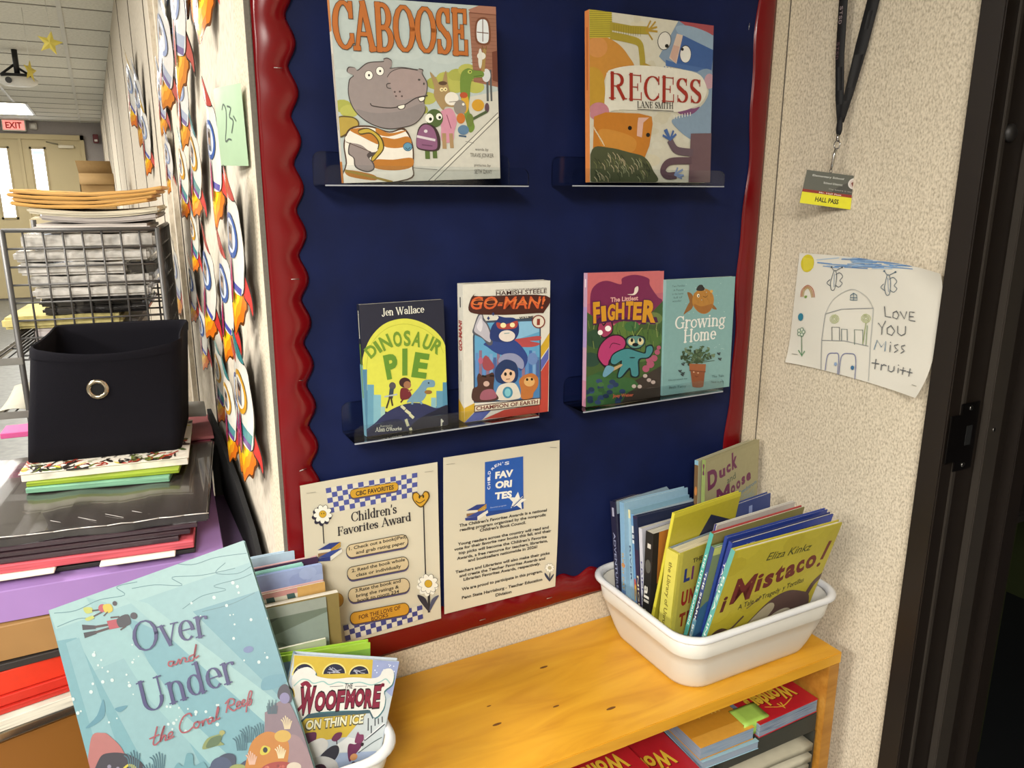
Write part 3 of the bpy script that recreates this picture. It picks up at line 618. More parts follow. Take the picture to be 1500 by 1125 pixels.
# ---- RECESS
def art_recess(A):
    A.rect(240, 30, 990, 1090, 'd0cbb8')
    for i in range(46): A.ell(rnd.uniform(300, 960), rnd.uniform(80, 1080), rnd.uniform(20, 70), rnd.uniform(15, 50), rnd.choice(('cfc9b4', 'd3cfbd', 'cbc4ac', 'd2cab0')), n=12)
    A.smooth([(240, 210), (330, 205), (420, 250), (480, 320), (510, 400), (350, 430), (330, 640), (240, 620)], 'c68a3c'); A.smooth([(240, 400), (330, 430), (330, 640), (240, 640)], 'bf9436'); A.ell(300, 270, 60, 60, 'cf8f50')
    A.rect(255, 40, 388, 215, 'c3b23e')
    for y in range(52, 215, 11): A.line([(256, y), (388, y+4)], 3.5, '8d8430')
    A.line([(388, 150), (500, 172), (590, 178)], 40, 'a89538'); A.line([(590, 175), (648, 160)], 10, 'b08e34'); A.line([(590, 178), (650, 185)], 10, 'b08e34'); A.line([(585, 178), (612, 125)], 9, 'b08e34'); A.line([(600, 178), (640, 130)], 9, 'b08e34'); A.line([(590, 180), (622, 230)], 9, 'b08e34')
    A.line([(388, 205), (480, 225), (545, 250), (560, 310), (565, 380)], 38, 'a89538', curve=True)
    for x, y in ((590, 420), (612, 420), (615, 390)): A.line([(570, 370), (x, y)], 11, 'a88a34')
    for k in range(12): A.line([(400+k*14, 140+k*2), (398+k*14, 190+k*2)], 2.5, '837626')
    A.poly([(660, 330), (775, 125), (985, 160), (985, 480), (700, 370)], '7f93a8'); A.poly([(775, 125), (985, 155), (985, 215), (850, 180)], 'a04a50'); A.smooth([(760, 160), (850, 160), (980, 220), (980, 300), (800, 220)], '8fa5b9'); A.poly([(800, 210), (980, 300), (965, 440), (760, 370)], '3d5e96'); A.poly([(700, 350), (760, 370), (960, 410), (960, 440), (700, 385)], '4a6ba0')
    A.poly([(720, 340), (765, 200), (800, 210), (762, 375)], 'd0b9a6'); A.poly([(725, 335), (745, 265), (780, 275), (758, 370)], 'c7a291')
    A.ell(692, 240, 40, 54, '4b4a48', 8); A.ell(692, 240, 36, 50, 'dcd8cc', 8); A.ell(706, 270, 11, 11, '17140f'); A.ell(815, 318, 34, 52, '3a3c48'); A.ell(815, 320, 31, 48, 'e3e0d6'); A.ell(797, 291, 8, 9, '17140f')
    for k in range(8): A.line([(692+k*18, 390+k*4), (690+k*18, 408+k*4)], 6, '4a6ba0')
    A.smooth([(880, 430), (980, 440), (980, 800), (860, 830), (740, 730), (760, 690), (860, 660), (930, 600), (950, 520)], '8399ae'); A.ell(955, 480, 30, 45, 'c09aa4')
    A.smooth([(770, 660), (790, 635), (860, 640), (900, 630), (860, 670), (800, 675)], '7a4a72')
    A.smooth([(345, 640), (352, 440), (385, 400), (520, 380), (700, 395), (880, 430), (935, 500), (935, 560), (890, 620), (760, 660), (600, 650), (420, 640)], 'e0dccc'); A.poly([(330, 640), (350, 420), (430, 420), (420, 645)], 'e0dccc')
    A.ell(300, 650, 62, 55, 'c0808a')
    A.poly([(270, 680), (340, 655), (540, 665), (615, 685), (620, 730), (600, 860), (560, 960), (480, 930), (260, 880)], 'c07a2c'); A.smooth([(300, 760), (440, 780), (520, 830), (490, 900), (330, 880)], 'c98a3a'); A.poly([(535, 690), (600, 690), (565, 720), (555, 810), (525, 800), (530, 725)], 'd9b0a0')
    for x, y in ((484, 752), (592, 795)): A.ell(x, y, 12, 13, '1d1a18')
    A.smooth([(255, 1090), (255, 880), (360, 870), (480, 900), (570, 930), (620, 1010), (625, 1090)], '4c5138')
    for k in range(70):
        x = rnd.uniform(260, 590); y = rnd.uniform(900+max(0, (x-400)*.25), 1050); A.line([(x, y), (x+14, y+18), (x+16, y+40)], 4, rnd.choice(('9a9c7c', '2f3524', '77794f', 'b4a688')))
    for k in range(8): A.line([(258+k*8, 730+k*14), (270+k*8, 760+k*14)], 5, 'd8c8a8')
    A.poly([(845, 790), (985, 790), (985, 1090), (832, 1090)], '6b5258'); A.line([(845, 905), (760, 890), (725, 840)], 40, '62505a', curve=True); A.line([(840, 955), (720, 960), (678, 1010), (700, 1045), (750, 1045)], 38, '5e4750', curve=True)
    for x, y in ((690, 770), (680, 800), (700, 765), (755, 795), (740, 775)): A.line([(722, 825), (x, y)], 12, '45639a')
    for x, y in ((795, 1010), (800, 1045), (765, 1000), (790, 1062)): A.line([(750, 1040), (x, y)], 11, '7c8fb4')
    for k in range(7): A.line([(745+k*16, 700-k*3), (745+k*16, 682-k*3)], 5, 'e3dfd2')
    A.serif('RECESS', (355, 572), (910, 612), 152, '9c2f22', .17, .035, .2)
    A.serif('LANE SMITH', (525, 630), (740, 640), 36, '2a2420', .17, .06, .2); A.line([(527, 640), (740, 655)], 3, '2a2420')
book('picture book of colourful creatures with a white speech shape reading RECESS', pose((0.696, -0.050, 1.5335), 1.8, 2.7, -.2), .251, .253, .012, 'cfc9b6', True, art_recess,
     lambda A: (A.rect(0, 0, 1, 1, 'e08a4a'), A.line([(.5, .9), (.5, .55)], .3, 'c06a34')), ((258, 50), (978, 158), (962, 1090), (240, 1080)))

# ---- DINOSAUR PIE
def art_dino(A):
    A.rect(130, 230, 680, 1045, '1f2133')
    A.smooth([(165, 640), (200, 480), (290, 375), (410, 340), (520, 365), (610, 430), (655, 520), (660, 690), (600, 850), (410, 900), (240, 850)], 'd2d24e')
    A.line([(190, 640), (215, 500), (300, 405), (410, 372), (520, 398), (600, 460), (640, 540)], 3, 'b4b53a', curve=True)
    for x, y, w, c in ((160, 640, 34, '4f7f9c'), (195, 730, 40, '6397ae'), (232, 790, 45, '7fb0bd'), (275, 860, 26, '9cc0b6'), (600, 760, 36, '5f93ac'), (636, 710, 28, '4f86a2'), (570, 800, 28, '86b3bb')): A.rect(x, y, x+w, 1010, c)
    A.smooth([(190, 1045), (250, 950), (330, 880), (430, 838), (520, 835), (600, 860), (680, 850), (690, 1045)], '2a2f55'); A.smooth([(420, 1045), (470, 950), (580, 880), (690, 850), (690, 1045)], '1a1d30'); A.smooth([(190, 1045), (260, 960), (380, 930), (430, 980), (450, 1045)], '20243f')
    for a in (((400, 855), (415, 868)), ((425, 880), (445, 895)), ((450, 905), (465, 918)), ((425, 935), (435, 965)), ((450, 985), (460, 1010))): A.line(list(a), 16, 'c9c7a0')
    # runners and dinosaur
    A.ell(345, 735, 20, 22, '4d4a50'); A.line([(340, 760), (335, 800)], 26, '33424f'); A.line([(300, 800), (370, 785)], 9, 'a9b1b5'); A.line([(335, 800), (345, 850)], 10, '3a2d25'); A.line([(330, 800), (310, 865)], 10, '3a2d25')
    A.ell(418, 715, 34, 30, '3a1c20'); A.ell(432, 728, 22, 22, '9a6a4a'); A.smooth([(395, 750), (440, 755), (455, 800), (395, 815)], '6d2029'); A.line([(410, 810), (395, 830)], 9, '5a2a20'); A.line([(440, 800), (455, 825)], 9, '5a2a20'); A.line([(440, 765), (458, 755)], 8, '9a6a4a')
    A.smooth([(430, 825), (500, 740), (530, 700), (585, 700), (588, 735), (545, 745), (540, 790), (510, 825), (455, 828)], '6f94a8'); A.line([(500, 815), (515, 835)], 12, '6f94a8'); A.line([(465, 815), (460, 838)], 12, '6f94a8'); A.ell(553, 768, 22, 12, '8a6030'); A.ell(555, 715, 5, 5, '14202a')
    A.serif('Jen', (285, 322), (352, 318), 42, 'e4e2d2', .15, .07, .16); A.serif('Wallace', (366, 317), (530, 305), 42, 'e4e2d2', .15, .07, .16)
    L = [(215, 575, 262, 535, 92), (269, 540, 286, 527, 92), (292, 528, 348, 500, 92), (355, 505, 405, 495, 88), (412, 498, 452, 495, 88), (455, 495, 505, 505, 88), (512, 505, 558, 525, 92), (562, 520, 608, 550, 92)]
    A.arc_text('DINOSAUR', L, 90, '6e8f2c', .035)
    A.arc_text('PIE', [(312, 692, 388, 672, 140), (402, 664, 432, 662, 148), (455, 672, 540, 682, 140)], 140, '5f8a2a', .05)
    A.text('Illustrated by', (272, 982), (345, 975), 14, 'b9b9a8'); A.serif('Alan', (242, 1010), (300, 1004), 25, 'd8d6c4', .16, .08, .16); A.text("O'Rourke", (306, 1004), (398, 994), 22, 'd8d6c4', .02)
    A.line([(628, 925), (628, 970)], 8, 'd8d6c4'); A.line([(618, 968), (638, 966)], 8, 'd8d6c4'); A.ell(632, 935, 8, 7, 'd8d6c4')
book('navy and yellow paperback titled DINOSAUR PIE with a big yellow moon', pose((0.317, -0.050, 1.1685), 1.3, 3.4, .3), .131, .194, .012, '20222f', False, art_dino,
     lambda A: (A.rect(0, 0, 1, .55, '6f9fb2'), A.line([(.5, .95), (.5, .75)], .2, 'd8d6c4'), A.line([(.5, .7), (.5, .3)], .3, '6e8f2c')), ((147, 255), (640, 232), (668, 955), (192, 1042)))

# ---- GO-MAN
def art_goman(A):
    A.rect(750, 120, 1280, 970, 'd9d5c8')
    A.poly([(1212, 520), (1270, 430), (1262, 520), (1212, 590)], 'c9a22e'); A.poly([(1212, 600), (1262, 525), (1260, 590), (1212, 665)], '5a62a8'); A.poly([(1205, 680), (1262, 590), (1255, 905), (870, 948), (1000, 890), (1205, 860)], 'b84438')
    A.poly([(765, 965), (765, 880), (825, 850), (825, 900)], 'c9a22e'); A.poly([(765, 965), (825, 905), (920, 895), (868, 950)], '5560a6')
    A.poly([(815, 460), (830, 370), (1215, 345), (1215, 830), (820, 850)], '3c4a5c'); A.poly([(825, 465), (835, 380), (1208, 365), (1206, 820), (828, 842)], '5f9fc4')
    A.poly([(826, 600), (1206, 580), (1206, 820), (828, 842)], '4c7fb0')
    for i in range(18): x = 830+i*21; y = 560+rnd.uniform(-25, 40); A.rect(x, y, x+17, 700, rnd.choice(('3f6ba6', '5d88bd', '7aa0c8', '4a5f94', '8a6a80')))
    A.poly([(1090, 370), (1205, 368), (1205, 430), (1060, 480)], '86b8d4')
    A.smooth([(985, 485), (1090, 470), (1205, 455), (1208, 480), (1150, 485), (1210, 500), (1160, 520), (1060, 515)], 'b04a4a')
    A.smooth([(880, 500), (960, 470), (1060, 480), (1130, 560), (1130, 620), (1090, 660), (1070, 590), (960, 560), (900, 520)], '2d4382'); A.smooth([(965, 610), (990, 565), (1060, 560), (1110, 600), (1105, 650), (1040, 620)], '8f93b0')
    A.smooth([(820, 400), (845, 330), (870, 322), (880, 350), (900, 380), (925, 440), (930, 500), (905, 510), (870, 470), (815, 440)], '55565f'); A.smooth([(826, 400), (850, 338), (868, 332), (874, 362), (895, 388), (915, 440), (918, 490), (890, 480), (860, 455), (824, 430)], 'b9b5bd'); A.smooth([(838, 400), (862, 350), (872, 390), (860, 430)], 'd8d4d8')
    A.smooth([(915, 470), (925, 400), (965, 350), (960, 335), (1000, 345), (1060, 350), (1085, 390), (1080, 450), (1040, 490), (960, 490)], '24366c'); A.ell(1015, 455, 48, 34, 'e0d4c8'); A.line([(1000, 440), (1028, 438)], 5, '8aa0a0')
    A.smooth([(955, 375), (1010, 385), (1075, 365), (1070, 405), (1020, 415), (965, 410)], 'a8443c'); A.ell(993, 392, 17, 15, 'f0e0a8'); A.ell(1047, 390, 15, 14, 'f0e0a8')
    A.smooth([(870, 600), (890, 570), (920, 600), (940, 640), (905, 660), (875, 645)], '99484e'); A.ell(860, 600, 14, 20, 'b0607a'); A.ell(1165, 590, 30, 36, '6a86b8')
    A.smooth([(945, 700), (950, 640), (1000, 595), (1060, 610), (1080, 660), (1070, 720), (1020, 740), (965, 730)], '22355e'); A.ell(1020, 685, 42, 45, 'dcb898'); A.smooth([(965, 640), (1010, 615), (1070, 640), (1065, 665), (1010, 650), (975, 690)], '22355e'); A.ell(1005, 680, 8, 11, '1d1713'); A.ell(1036, 677, 8, 11, '1d1713'); A.line([(1010, 710), (1030, 708)], 4, '6b3a30')
    A.smooth([(955, 830), (960, 760), (1000, 735), (1060, 735), (1090, 790), (1080, 825)], 'd8d0c0'); A.ell(1018, 788, 30, 34, '3f86a0'); A.ell(1018, 788, 18, 24, '7ec0c8')
    A.smooth([(838, 700), (850, 675), (870, 690), (905, 680), (930, 670), (940, 700), (935, 770), (960, 830), (820, 840), (812, 770), (840, 750)], '4a2f28'); A.ell(893, 737, 18, 16, 'c8a898'); A.line([(870, 690), (890, 695)], 10, '1a1210'); A.line([(915, 690), (935, 690)], 10, '1a1210'); A.smooth([(870, 780), (930, 770), (950, 820), (860, 830)], '9a5a68')
    A.smooth([(1085, 720), (1110, 690), (1160, 675), (1195, 700), (1195, 750), (1170, 790), (1160, 820), (1100, 825), (1095, 770)], 'b87038'); A.ell(1145, 725, 32, 28, 'd8a868'); A.ell(1132, 712, 7, 8, '1d1713'); A.ell(1160, 710, 7, 8, '1d1713')
    A.poly([(820, 905), (822, 865), (1210, 818), (1208, 862)], '4d2a22'); A.poly([(825, 900), (827, 869), (1206, 824), (1204, 858)], 'dcd0b8'); A.text('CHAMPION OF EARTH', (832, 893), (1195, 852), 23, '6a2c24', .03)
    A.text('FROM THE CREATOR OF DEADENDIA', (950, 190), (1250, 175), 9, '4a3a36'); A.text('HAMISH STEELE', (950, 215), (1250, 200), 26, '3d1c1c', .008)
    A.smooth([(800, 240), (830, 205), (850, 220), (1245, 215), (1235, 310), (1190, 320), (960, 330), (800, 315)], '48221a')
    A.text('GO-MAN!', (808, 302), (1240, 296), 80, '48221a', .035, .15); A.text('GO-MAN!', (800, 297), (1235, 291), 78, 'cf5c30', .012, .15); A.text('GO-MAN!', (806, 272), (1240, 266), 34, 'd8783c', .0, .15)
    A.text('VOLUME', (1086, 355), (1170, 348), 13, '2a2020', .04); A.ell(1200, 370, 40, 40, '7a3428'); A.ell(1200, 370, 33, 33, 'ddd3c0'); A.text('1', (1190, 391), (1208, 390), 40, '8a3226', .0)
    for x, y in ((933, 325), (905, 350)): A.poly([(x-9, y), (x, y-12), (x+9, y), (x, y+12)], '2a3a6a')
book('thick white comic paperback titled GO-MAN with a masked hero', pose((0.474, -0.050, 1.1685), .1, 1.2, .7), .152, .215, .021, 'd9d5c8', False, art_goman,
     lambda A: (A.text('GO-MAN!', (.72, .52), (.72, .74), .55, 'a03a34', .05), A.line([(.5, .9), (.5, .84)], .18, '444444'), A.line([(.5, .45), (.5, .3)], .12, '999080'), A.poly([(0, 0), (1, 0), (1, .1), (0, .16)], 'c9a22e')), ((757, 150), (1272, 126), (1258, 900), (765, 965)))

# ---- THE LITTLEST FIGHTER
def art_fighter(A):
    A.rect(140, 110, 700, 1030, 'b8606c'); A.poly([(185, 120), (700, 110), (700, 260), (180, 330)], 'c76a6c')
    A.smooth([(205, 390), (210, 260), (250, 200), (320, 180), (410, 205), (420, 165), (500, 145), (590, 170), (600, 215), (650, 290), (680, 320), (670, 450), (210, 450)], '78284e')
    A.poly([(180, 380), (300, 470), (520, 480), (690, 310), (690, 1030), (150, 1030)], '41582e')
    for x, y, r, c in ((250, 560, 90, '2f4a34'), (590, 560, 90, '4d6a32'), (430, 500, 80, '5a7436'), (200, 700, 70, '2b4638'), (520, 640, 110, '55703a'), (480, 480, 50, '3f6a3c'), (300, 860, 120, '355a34'), (620, 430, 60, '6b7a44')): A.ell(x, y, r, r*.7, c, n=16)
    for k in range(36): x = rnd.uniform(190, 660); y = rnd.uniform(480, 640); A.line([(x, y), (x+rnd.uniform(-14, 14), y-50)], 4, rnd.choice(('7c8a4c', '2c4028', '96a060', '3c5c34')))
    A.poly([(690, 730), (690, 960), (330, 1010), (430, 880)], '3d342e'); A.smooth([(150, 1030), (160, 840), (240, 800), (330, 830), (450, 820), (520, 870), (440, 930), (380, 1000)], '3a6238')
    for k in range(24): A.ell(rnd.uniform(170, 420), rnd.uniform(830, 1000), 22, 16, rnd.choice(('2a3a5c', '35486e', '2e5230', '243450', '466e3e')), n=10)
    for x, y, r in ((570, 760, 24), (600, 730, 26), (625, 690, 22), (645, 650, 18), (655, 620, 14), (590, 700, 20)): A.ell(x, y, r, r, 'a8546c', n=10)
    for x, y in ((565, 808), (590, 836), (618, 850), (528, 880), (490, 878)): A.ell(x, y, 15, 13, 'b9a8a0', n=10)
    A.smooth([(450, 270), (490, 265), (500, 230), (520, 220), (520, 250), (495, 275)], 'e8d8c8')
    A.smooth([(250, 510), (255, 460), (265, 430), (290, 465), (320, 425), (345, 430), (355, 500), (330, 540), (290, 555)], '241620'); A.smooth([(256, 508), (262, 462), (270, 445), (292, 475), (322, 438), (338, 440), (348, 500), (326, 532), (290, 546)], 'a03c5c'); A.ell(268, 518, 17, 17, 'f4f0ea'); A.ell(320, 492, 20, 19, 'f4f0ea')
    A.smooth([(245, 680), (265, 600), (330, 540), (400, 535), (445, 580), (420, 640), (340, 700), (320, 760), (280, 740)], '2a1424'); A.smooth([(252, 675), (272, 602), (332, 548), (398, 543), (434, 582), (412, 634), (330, 695), (315, 735), (285, 730)], 'b03a6c'); A.line([(330, 620), (350, 590), (400, 600)], 5, '5a1c38', curve=True)
    A.smooth([(330, 720), (350, 660), (440, 620), (520, 640), (560, 650), (570, 610), (610, 600), (622, 640), (590, 690), (530, 705), (525, 810), (470, 815), (460, 770), (410, 820), (375, 815), (400, 720), (360, 740)], '16272b'); A.smooth([(338, 716), (356, 666), (440, 628), (518, 648), (566, 658), (576, 618), (606, 610), (614, 640), (585, 682), (520, 698), (518, 800), (478, 806), (462, 752), (406, 812), (384, 808), (412, 706), (366, 730)], '44868a'); A.ell(480, 686, 20, 4, '16272b')
    A.smooth([(438, 590), (445, 550), (500, 535), (560, 550), (565, 590), (530, 625), (480, 628)], '16272b'); A.smooth([(446, 590), (452, 556), (500, 543), (552, 556), (557, 590), (526, 618), (482, 620)], '5a8a80'); A.ell(475, 580, 22, 24, 'd8c89a'); A.ell(535, 578, 20, 24, 'd8c89a'); A.ell(478, 570, 9, 13, '101418'); A.ell(532, 568, 9, 13, '101418'); A.ell(500, 600, 20, 12, '101418')
    A.line([(490, 540), (480, 510)], 5, '8a9a50'); A.line([(510, 538), (545, 490)], 5, '8a9a50')
    A.smooth([(300, 780), (400, 730), (405, 745), (320, 790)], 'b89a70', 3); A.smooth([(280, 800), (310, 740), (360, 760), (300, 815)], '6a9ab0')
    A.poly([(225, 465), (260, 420), (640, 420), (650, 455), (560, 450), (400, 440)], '4a1c44')
    L = [(222, 450, 268, 445, 132), (278, 440, 310, 435, 95), (315, 432, 365, 432, 100), (370, 428, 428, 425, 105), (434, 425, 482, 425, 110), (484, 430, 540, 430, 110), (545, 445, 632, 448, 138)]
    A.arc_text('FIGHTER', [(a-4, b+6, c+4, d+6, h+8) for a, b, c, d, h in L], 0, '4a1c44', .07); A.arc_text('FIGHTER', L, 0, 'cf9226', .05)
    A.text('The Littlest', (338, 318), (520, 308), 30, 'e0a8a0', .03); A.text('Joey Weiser', (345, 955), (485, 945), 22, 'c8664a', .03)
book('pink and green comic paperback titled The Littlest FIGHTER', pose((0.699, -0.050, 1.1645), 1.2, 3.2, 1.4), .160, .225, .011, 'b8606c', False, art_fighter,
     lambda A: (A.rect(0, 0, 1, 1, 'c8a0b8'), A.rect(0, .45, 1, .75, 'b098c8'), A.rect(0, 0, 1, .2, 'c88aa0'), A.line([(.5, .95), (.5, .9)], .3, 'f0e0e0')), ((192, 128), (690, 125), (665, 955), (163, 1025)))

# ---- GROWING HOME
def art_growing(A):
    A.rect(660, 160, 1160, 970, '7fa6a4')
    for i, y in enumerate((235, 262, 288, 312, 336)): A.text(('Two Families', 'A Pepper', 'in this home', 'full of', 'wonder')[i], (735+i % 2*8, y), (820-(i == 0)*0-i*6, y-5), 15, '45605f')
    A.smooth([(835, 270), (870, 290), (870, 370), (830, 405), (810, 415), (840, 350), (850, 330)], '8a5c2c'); A.smooth([(995, 345), (1030, 385), (1000, 380)], '8a5c2c', 4); A.smooth([(875, 290), (910, 255), (960, 248), (1000, 280), (1010, 330), (990, 390), (950, 415), (905, 400), (870, 350)], 'b07a32'); A.smooth([(880, 350), (930, 365), (1000, 350), (985, 390), (950, 412), (905, 398)], '9a6228'); A.smooth([(895, 255), (910, 225), (935, 222), (950, 250), (930, 262)], '2a2826', 4); A.ell(908, 293, 9, 12, 'f0e8d0'); A.ell(910, 295, 4, 6, '1a1410'); A.line([(940, 298), (955, 304), (968, 294)], 4, '5a3a18', curve=True); A.ell(995, 265, 10, 10, 'd0a050')
    for k in range(10): A.line([(880+k*12, 275+k % 3*22), (884+k*12, 300+k % 3*22)], 3, '9a6a2a')
    A.serif('Growing', (748, 515), (1082, 490), 82, 'e6e4dc', .17, .08, .18); A.serif('Home', (805, 605), (1020, 580), 82, 'e6e4dc', .17, .08, .18)
    for k in range(80):
        a = rnd.uniform(0, 6.28); r = rnd.uniform(0, 1)**.6; x = 895+115*r*math.cos(a); y = 690+62*r*math.sin(a); A.ell(x, y, rnd.uniform(10, 17), rnd.uniform(6, 10), rnd.choice(('3a5034', '52694a', '2c3e2a', '6d8060', '46603e')), rnd.uniform(0, 180), 8)
    for k in range(14): x = 800+k*16; A.line([(895, 740), (x, 640+abs(k-7)*14)], 3, '33462c')
    A.poly([(842, 745), (952, 748), (948, 800), (845, 790)], '9a5a36'); A.poly([(850, 790), (945, 798), (935, 890), (862, 895)], '8a4e30'); A.ell(898, 893, 37, 10, '8a4e30'); A.line([(845, 790), (948, 799)], 5, '6a3a22')
    for x, y in ((872, 800), (900, 806)): A.ell(x, y, 5, 5, 'd8b090', n=8)
    A.line([(880, 825), (890, 832), (902, 826)], 3, '5a2a18')
    for x, y in ((800, 750), (780, 795), (795, 820), (1035, 680), (1042, 715), (800, 810)): A.ell(x, y, 13, 6, '2e3a3c', 40, 8); A.ell(x+6, y-4, 9, 5, '3a484a', -30, 8)
    A.text('The Tale', (990, 838), (1068, 830), 16, '44605f'); A.text('Not a pie', (985, 874), (1065, 866), 16, '44605f'); A.text('Illustrated by', (705, 860), (830, 846), 10, '44605f'); A.text('Beth Terry', (708, 912), (820, 900), 17, '44605f')
    for k in range(26): A.ell(rnd.uniform(780, 1090), rnd.choice((rnd.uniform(210, 420), rnd.uniform(610, 660))), 3, 3, 'a8c4c0', n=6)
book('pale teal paperback titled Growing Home with a goldfish and a potted plant', pose((0.861, -0.050, 1.1645), .8, 1.8, .6), .160, .206, .010, '7fa6a4', False, art_growing, None, ((697, 185), (1152, 168), (1105, 895), (665, 960)), spine_col='8ab2b0')

# ================================================================== posters on the board
m_sheet = mat('cfc8b2', .6, noise=.02, scale=6)
def sheet(name, label, cat, M, w, h, art, quad, warp, m=None, group=None, nu=26, nv=26, outline=None, rough=.5):
    """a printed paper sheet: art and sheet share one gentle warp"""
    b = MB()
    A = Art(b, w, h, quad, O=(0, -.00035, 0), step=2.4e-5, rough=rough); art(A)
    for ax, L, n in ((0, w, nu), (2, h, nv)): b.cut(ax, [L*i/n for i in range(1, n)])
    b.grid(lambda u, v: (u*w, 0, v*h), nu, nv, m or m_sheet)
    b.deform(warp)
    o = b.build(name, None, M)
    return tag(o, label, cat, group)
def bil(q, u, v):      # point in a traced band: q = tl, tr, br, bl
    return tuple((q[0][i]*(1-u)+q[1][i]*u)*(1-v)+(q[3][i]*(1-u)+q[2][i]*u)*v for i in (0, 1))
def checker(A, q, nu, nv, col, white='d4cfbe', ph=0):
    A.poly(list(q), white)
    for i in range(nu):
        for j in range(nv):
            if (i+j+ph) % 2 == 0: A.poly([bil(q, a/nu, c/nv) for a, c in ((i, j), (i+1, j), (i+1, j+1), (i, j+1))], col); A.k -= 1
    A.k += 1
def pill(A, x0, y0, x1, y1, hh, col, edge, ex=4):
    def shape(e, dy=0):
        d = Vector((x1-x0, y1-y0)); d.normalize(); nn = Vector((-d.y, d.x)); r = hh/2+e; P = []
        a0 = math.atan2(d.y, d.x)
        for c, s in (((x1-hh*.42, y1-d.y/d.x*hh*.42), -90), ((x0+hh*.42, y0+d.y/d.x*hh*.42), 90)):
            for k in range(9): a = a0+R(s+k*22.5); P.append((c[0]+r*math.cos(a)*.85, c[1]+dy+r*math.sin(a)))
        return P
    A.poly(shape(ex, 7), '4a4670'); A.poly(shape(ex), edge); A.poly(shape(0), col)
def daisy(A, x, y, r, face=True, dark='23233a', cen='c9a02c'):
    for dx, dy, c, k in ((-.12, .22, dark, .5), (0, 0, '4a4a44', .47), (0, 0, 'e8e6da', .42)):
        for i in range(9): a = i*R(40)+.2; A.ell(x+dx*r+r*.62*math.cos(a), y+dy*r+r*.62*math.sin(a), r*k, r*k*.62, c, math.degrees(a), 12)
    A.ell(x, y, r*.42, r*.42, '6a5a20'); A.ell(x, y, r*.38, r*.38, cen)
    if face: A.ell(x-r*.13, y-r*.05, r*.06, r*.08, '33280c', n=6); A.ell(x+r*.13, y-r*.08, r*.06, r*.08, '33280c', n=6)
def stack_icon(A, x, y, k, s=-.22):
    f = lambda a, c: (x+a*k, y+(c+s*a)*k)
    A.poly([f(-.9, .2), f(.1, -.15), f(1.0, -.05), f(.2, .35)], '2a3a7c'); A.poly([f(-.9, .2), f(.2, .35), f(.2, .55), f(-.85, .45)], 'd8d2c0'); A.poly([f(.2, .35), f(1, -.05), f(1.0, .12), f(.2, .55)], 'b58a2c')
    A.poly([f(-.85, .48), f(.2, .58), f(.2, .8), f(-.85, .75)], '8a6a4a'); A.poly([f(.2, .58), f(1, .15), f(1, .35), f(.2, .8)], 'b8903a')
    A.poly([f(-1, .85), f(.15, .95), f(.15, 1.3), f(-.95, 1.1)], '2a3a7c'); A.poly([f(.15, .95), f(1.1, .55), f(1.15, .8), f(.2, 1.3)], 'dcd9cd'); A.poly([f(-.9, .82), f(.2, .5), f(1.1, .5), f(.15, .95)], '33458a')
def art_left(A):
    checker(A, ((188, 283), (655, 202), (655, 322), (207, 410)), 17, 5, '4a5296')
    pill(A, 315, 314, 557, 272, 42, 'c9992a', '6a5016', 3); A.text('CBC FAVORITES', (342, 322), (535, 287), 23, '33291a', .03)
    A.serif("Children's", (318, 455), (550, 409), 48, '25232a', .15, .06, .17); A.serif('Favorites', (248, 524), (455, 483), 42, '25232a', .17, .06, .18); A.serif('Award', (472, 480), (622, 446), 42, '25232a', .17, .06, .18)
    A.line([(172, 460), (178, 560)], 5, '2c2c30'); daisy(A, 172, 412, 46)
    A.line([(684, 360), (692, 730)], 6, '26262c')
    A.smooth([(672, 380), (632, 345), (628, 310), (650, 300), (672, 318), (690, 295), (712, 302), (712, 335)], '5a4314', 4); A.smooth([(671, 373), (637, 342), (634, 314), (651, 306), (672, 325), (691, 301), (706, 307), (706, 332)], 'c9992a', 4); A.ell(664, 325, 5, 9, '33280c', n=8); A.ell(683, 322, 5, 9, '33280c', n=8); A.line([(645, 345), (665, 356), (690, 340)], 4, '33280c', curve=True)
    stack_icon(A, 200, 570, 62)
    for (x0, y0, x1, y1, hh), tx in (((293, 605, 602, 546, 62), (('1. Check out a book(iPad)', 305, 597, 597, 533), ('and grab rating paper', 340, 616, 588, 566))), ((297, 718, 604, 658, 62), (('2. Read the book whole', 318, 708, 588, 650), ('class or individually', 340, 730, 568, 684))), ((301, 828, 608, 768, 68), (('3.Rate the book and', 335, 808, 565, 758), ('bring the ratings &', 340, 834, 556, 787), ('book to room 234', 346, 858, 556, 811)))):
        pill(A, x0, y0, x1, y1, hh, 'cbb993', '4a4232')
        for s, a, c, e, g in tx: A.text(s, (a, c), (e, g), 17, '2a2622', .025)
    q = ((272, 975), (672, 872), (676, 940), (285, 1052)); checker(A, q, 15, 3, '3a4080')
    pill(A, 310, 942, 604, 888, 56, 'c9922a', '5a4214'); A.text('FOR THE LOVE OF', (352, 944), (562, 893), 21, '5a2c14', .02); A.text('BOOKS', (415, 952), (500, 930), 20, '5a2c14', .02)
    A.ell(246, 846, 30, 36, '8a6420'); A.ell(246, 846, 27, 33, 'b5862c')
    A.line([(706, 790), (706, 905)], 12, '26262c'); A.smooth([(706, 905), (660, 850), (650, 820), (690, 840)], '2a2a38', 4); A.smooth([(708, 905), (735, 860), (757, 822), (720, 845)], '4a4f68', 4); daisy(A, 704, 764, 48, False, 'e8e6da')
    A.line([(88, 303), (135, 298)], 2, '8f8b80'); A.line([(690, 196), (732, 190)], 2, '8f8b80')
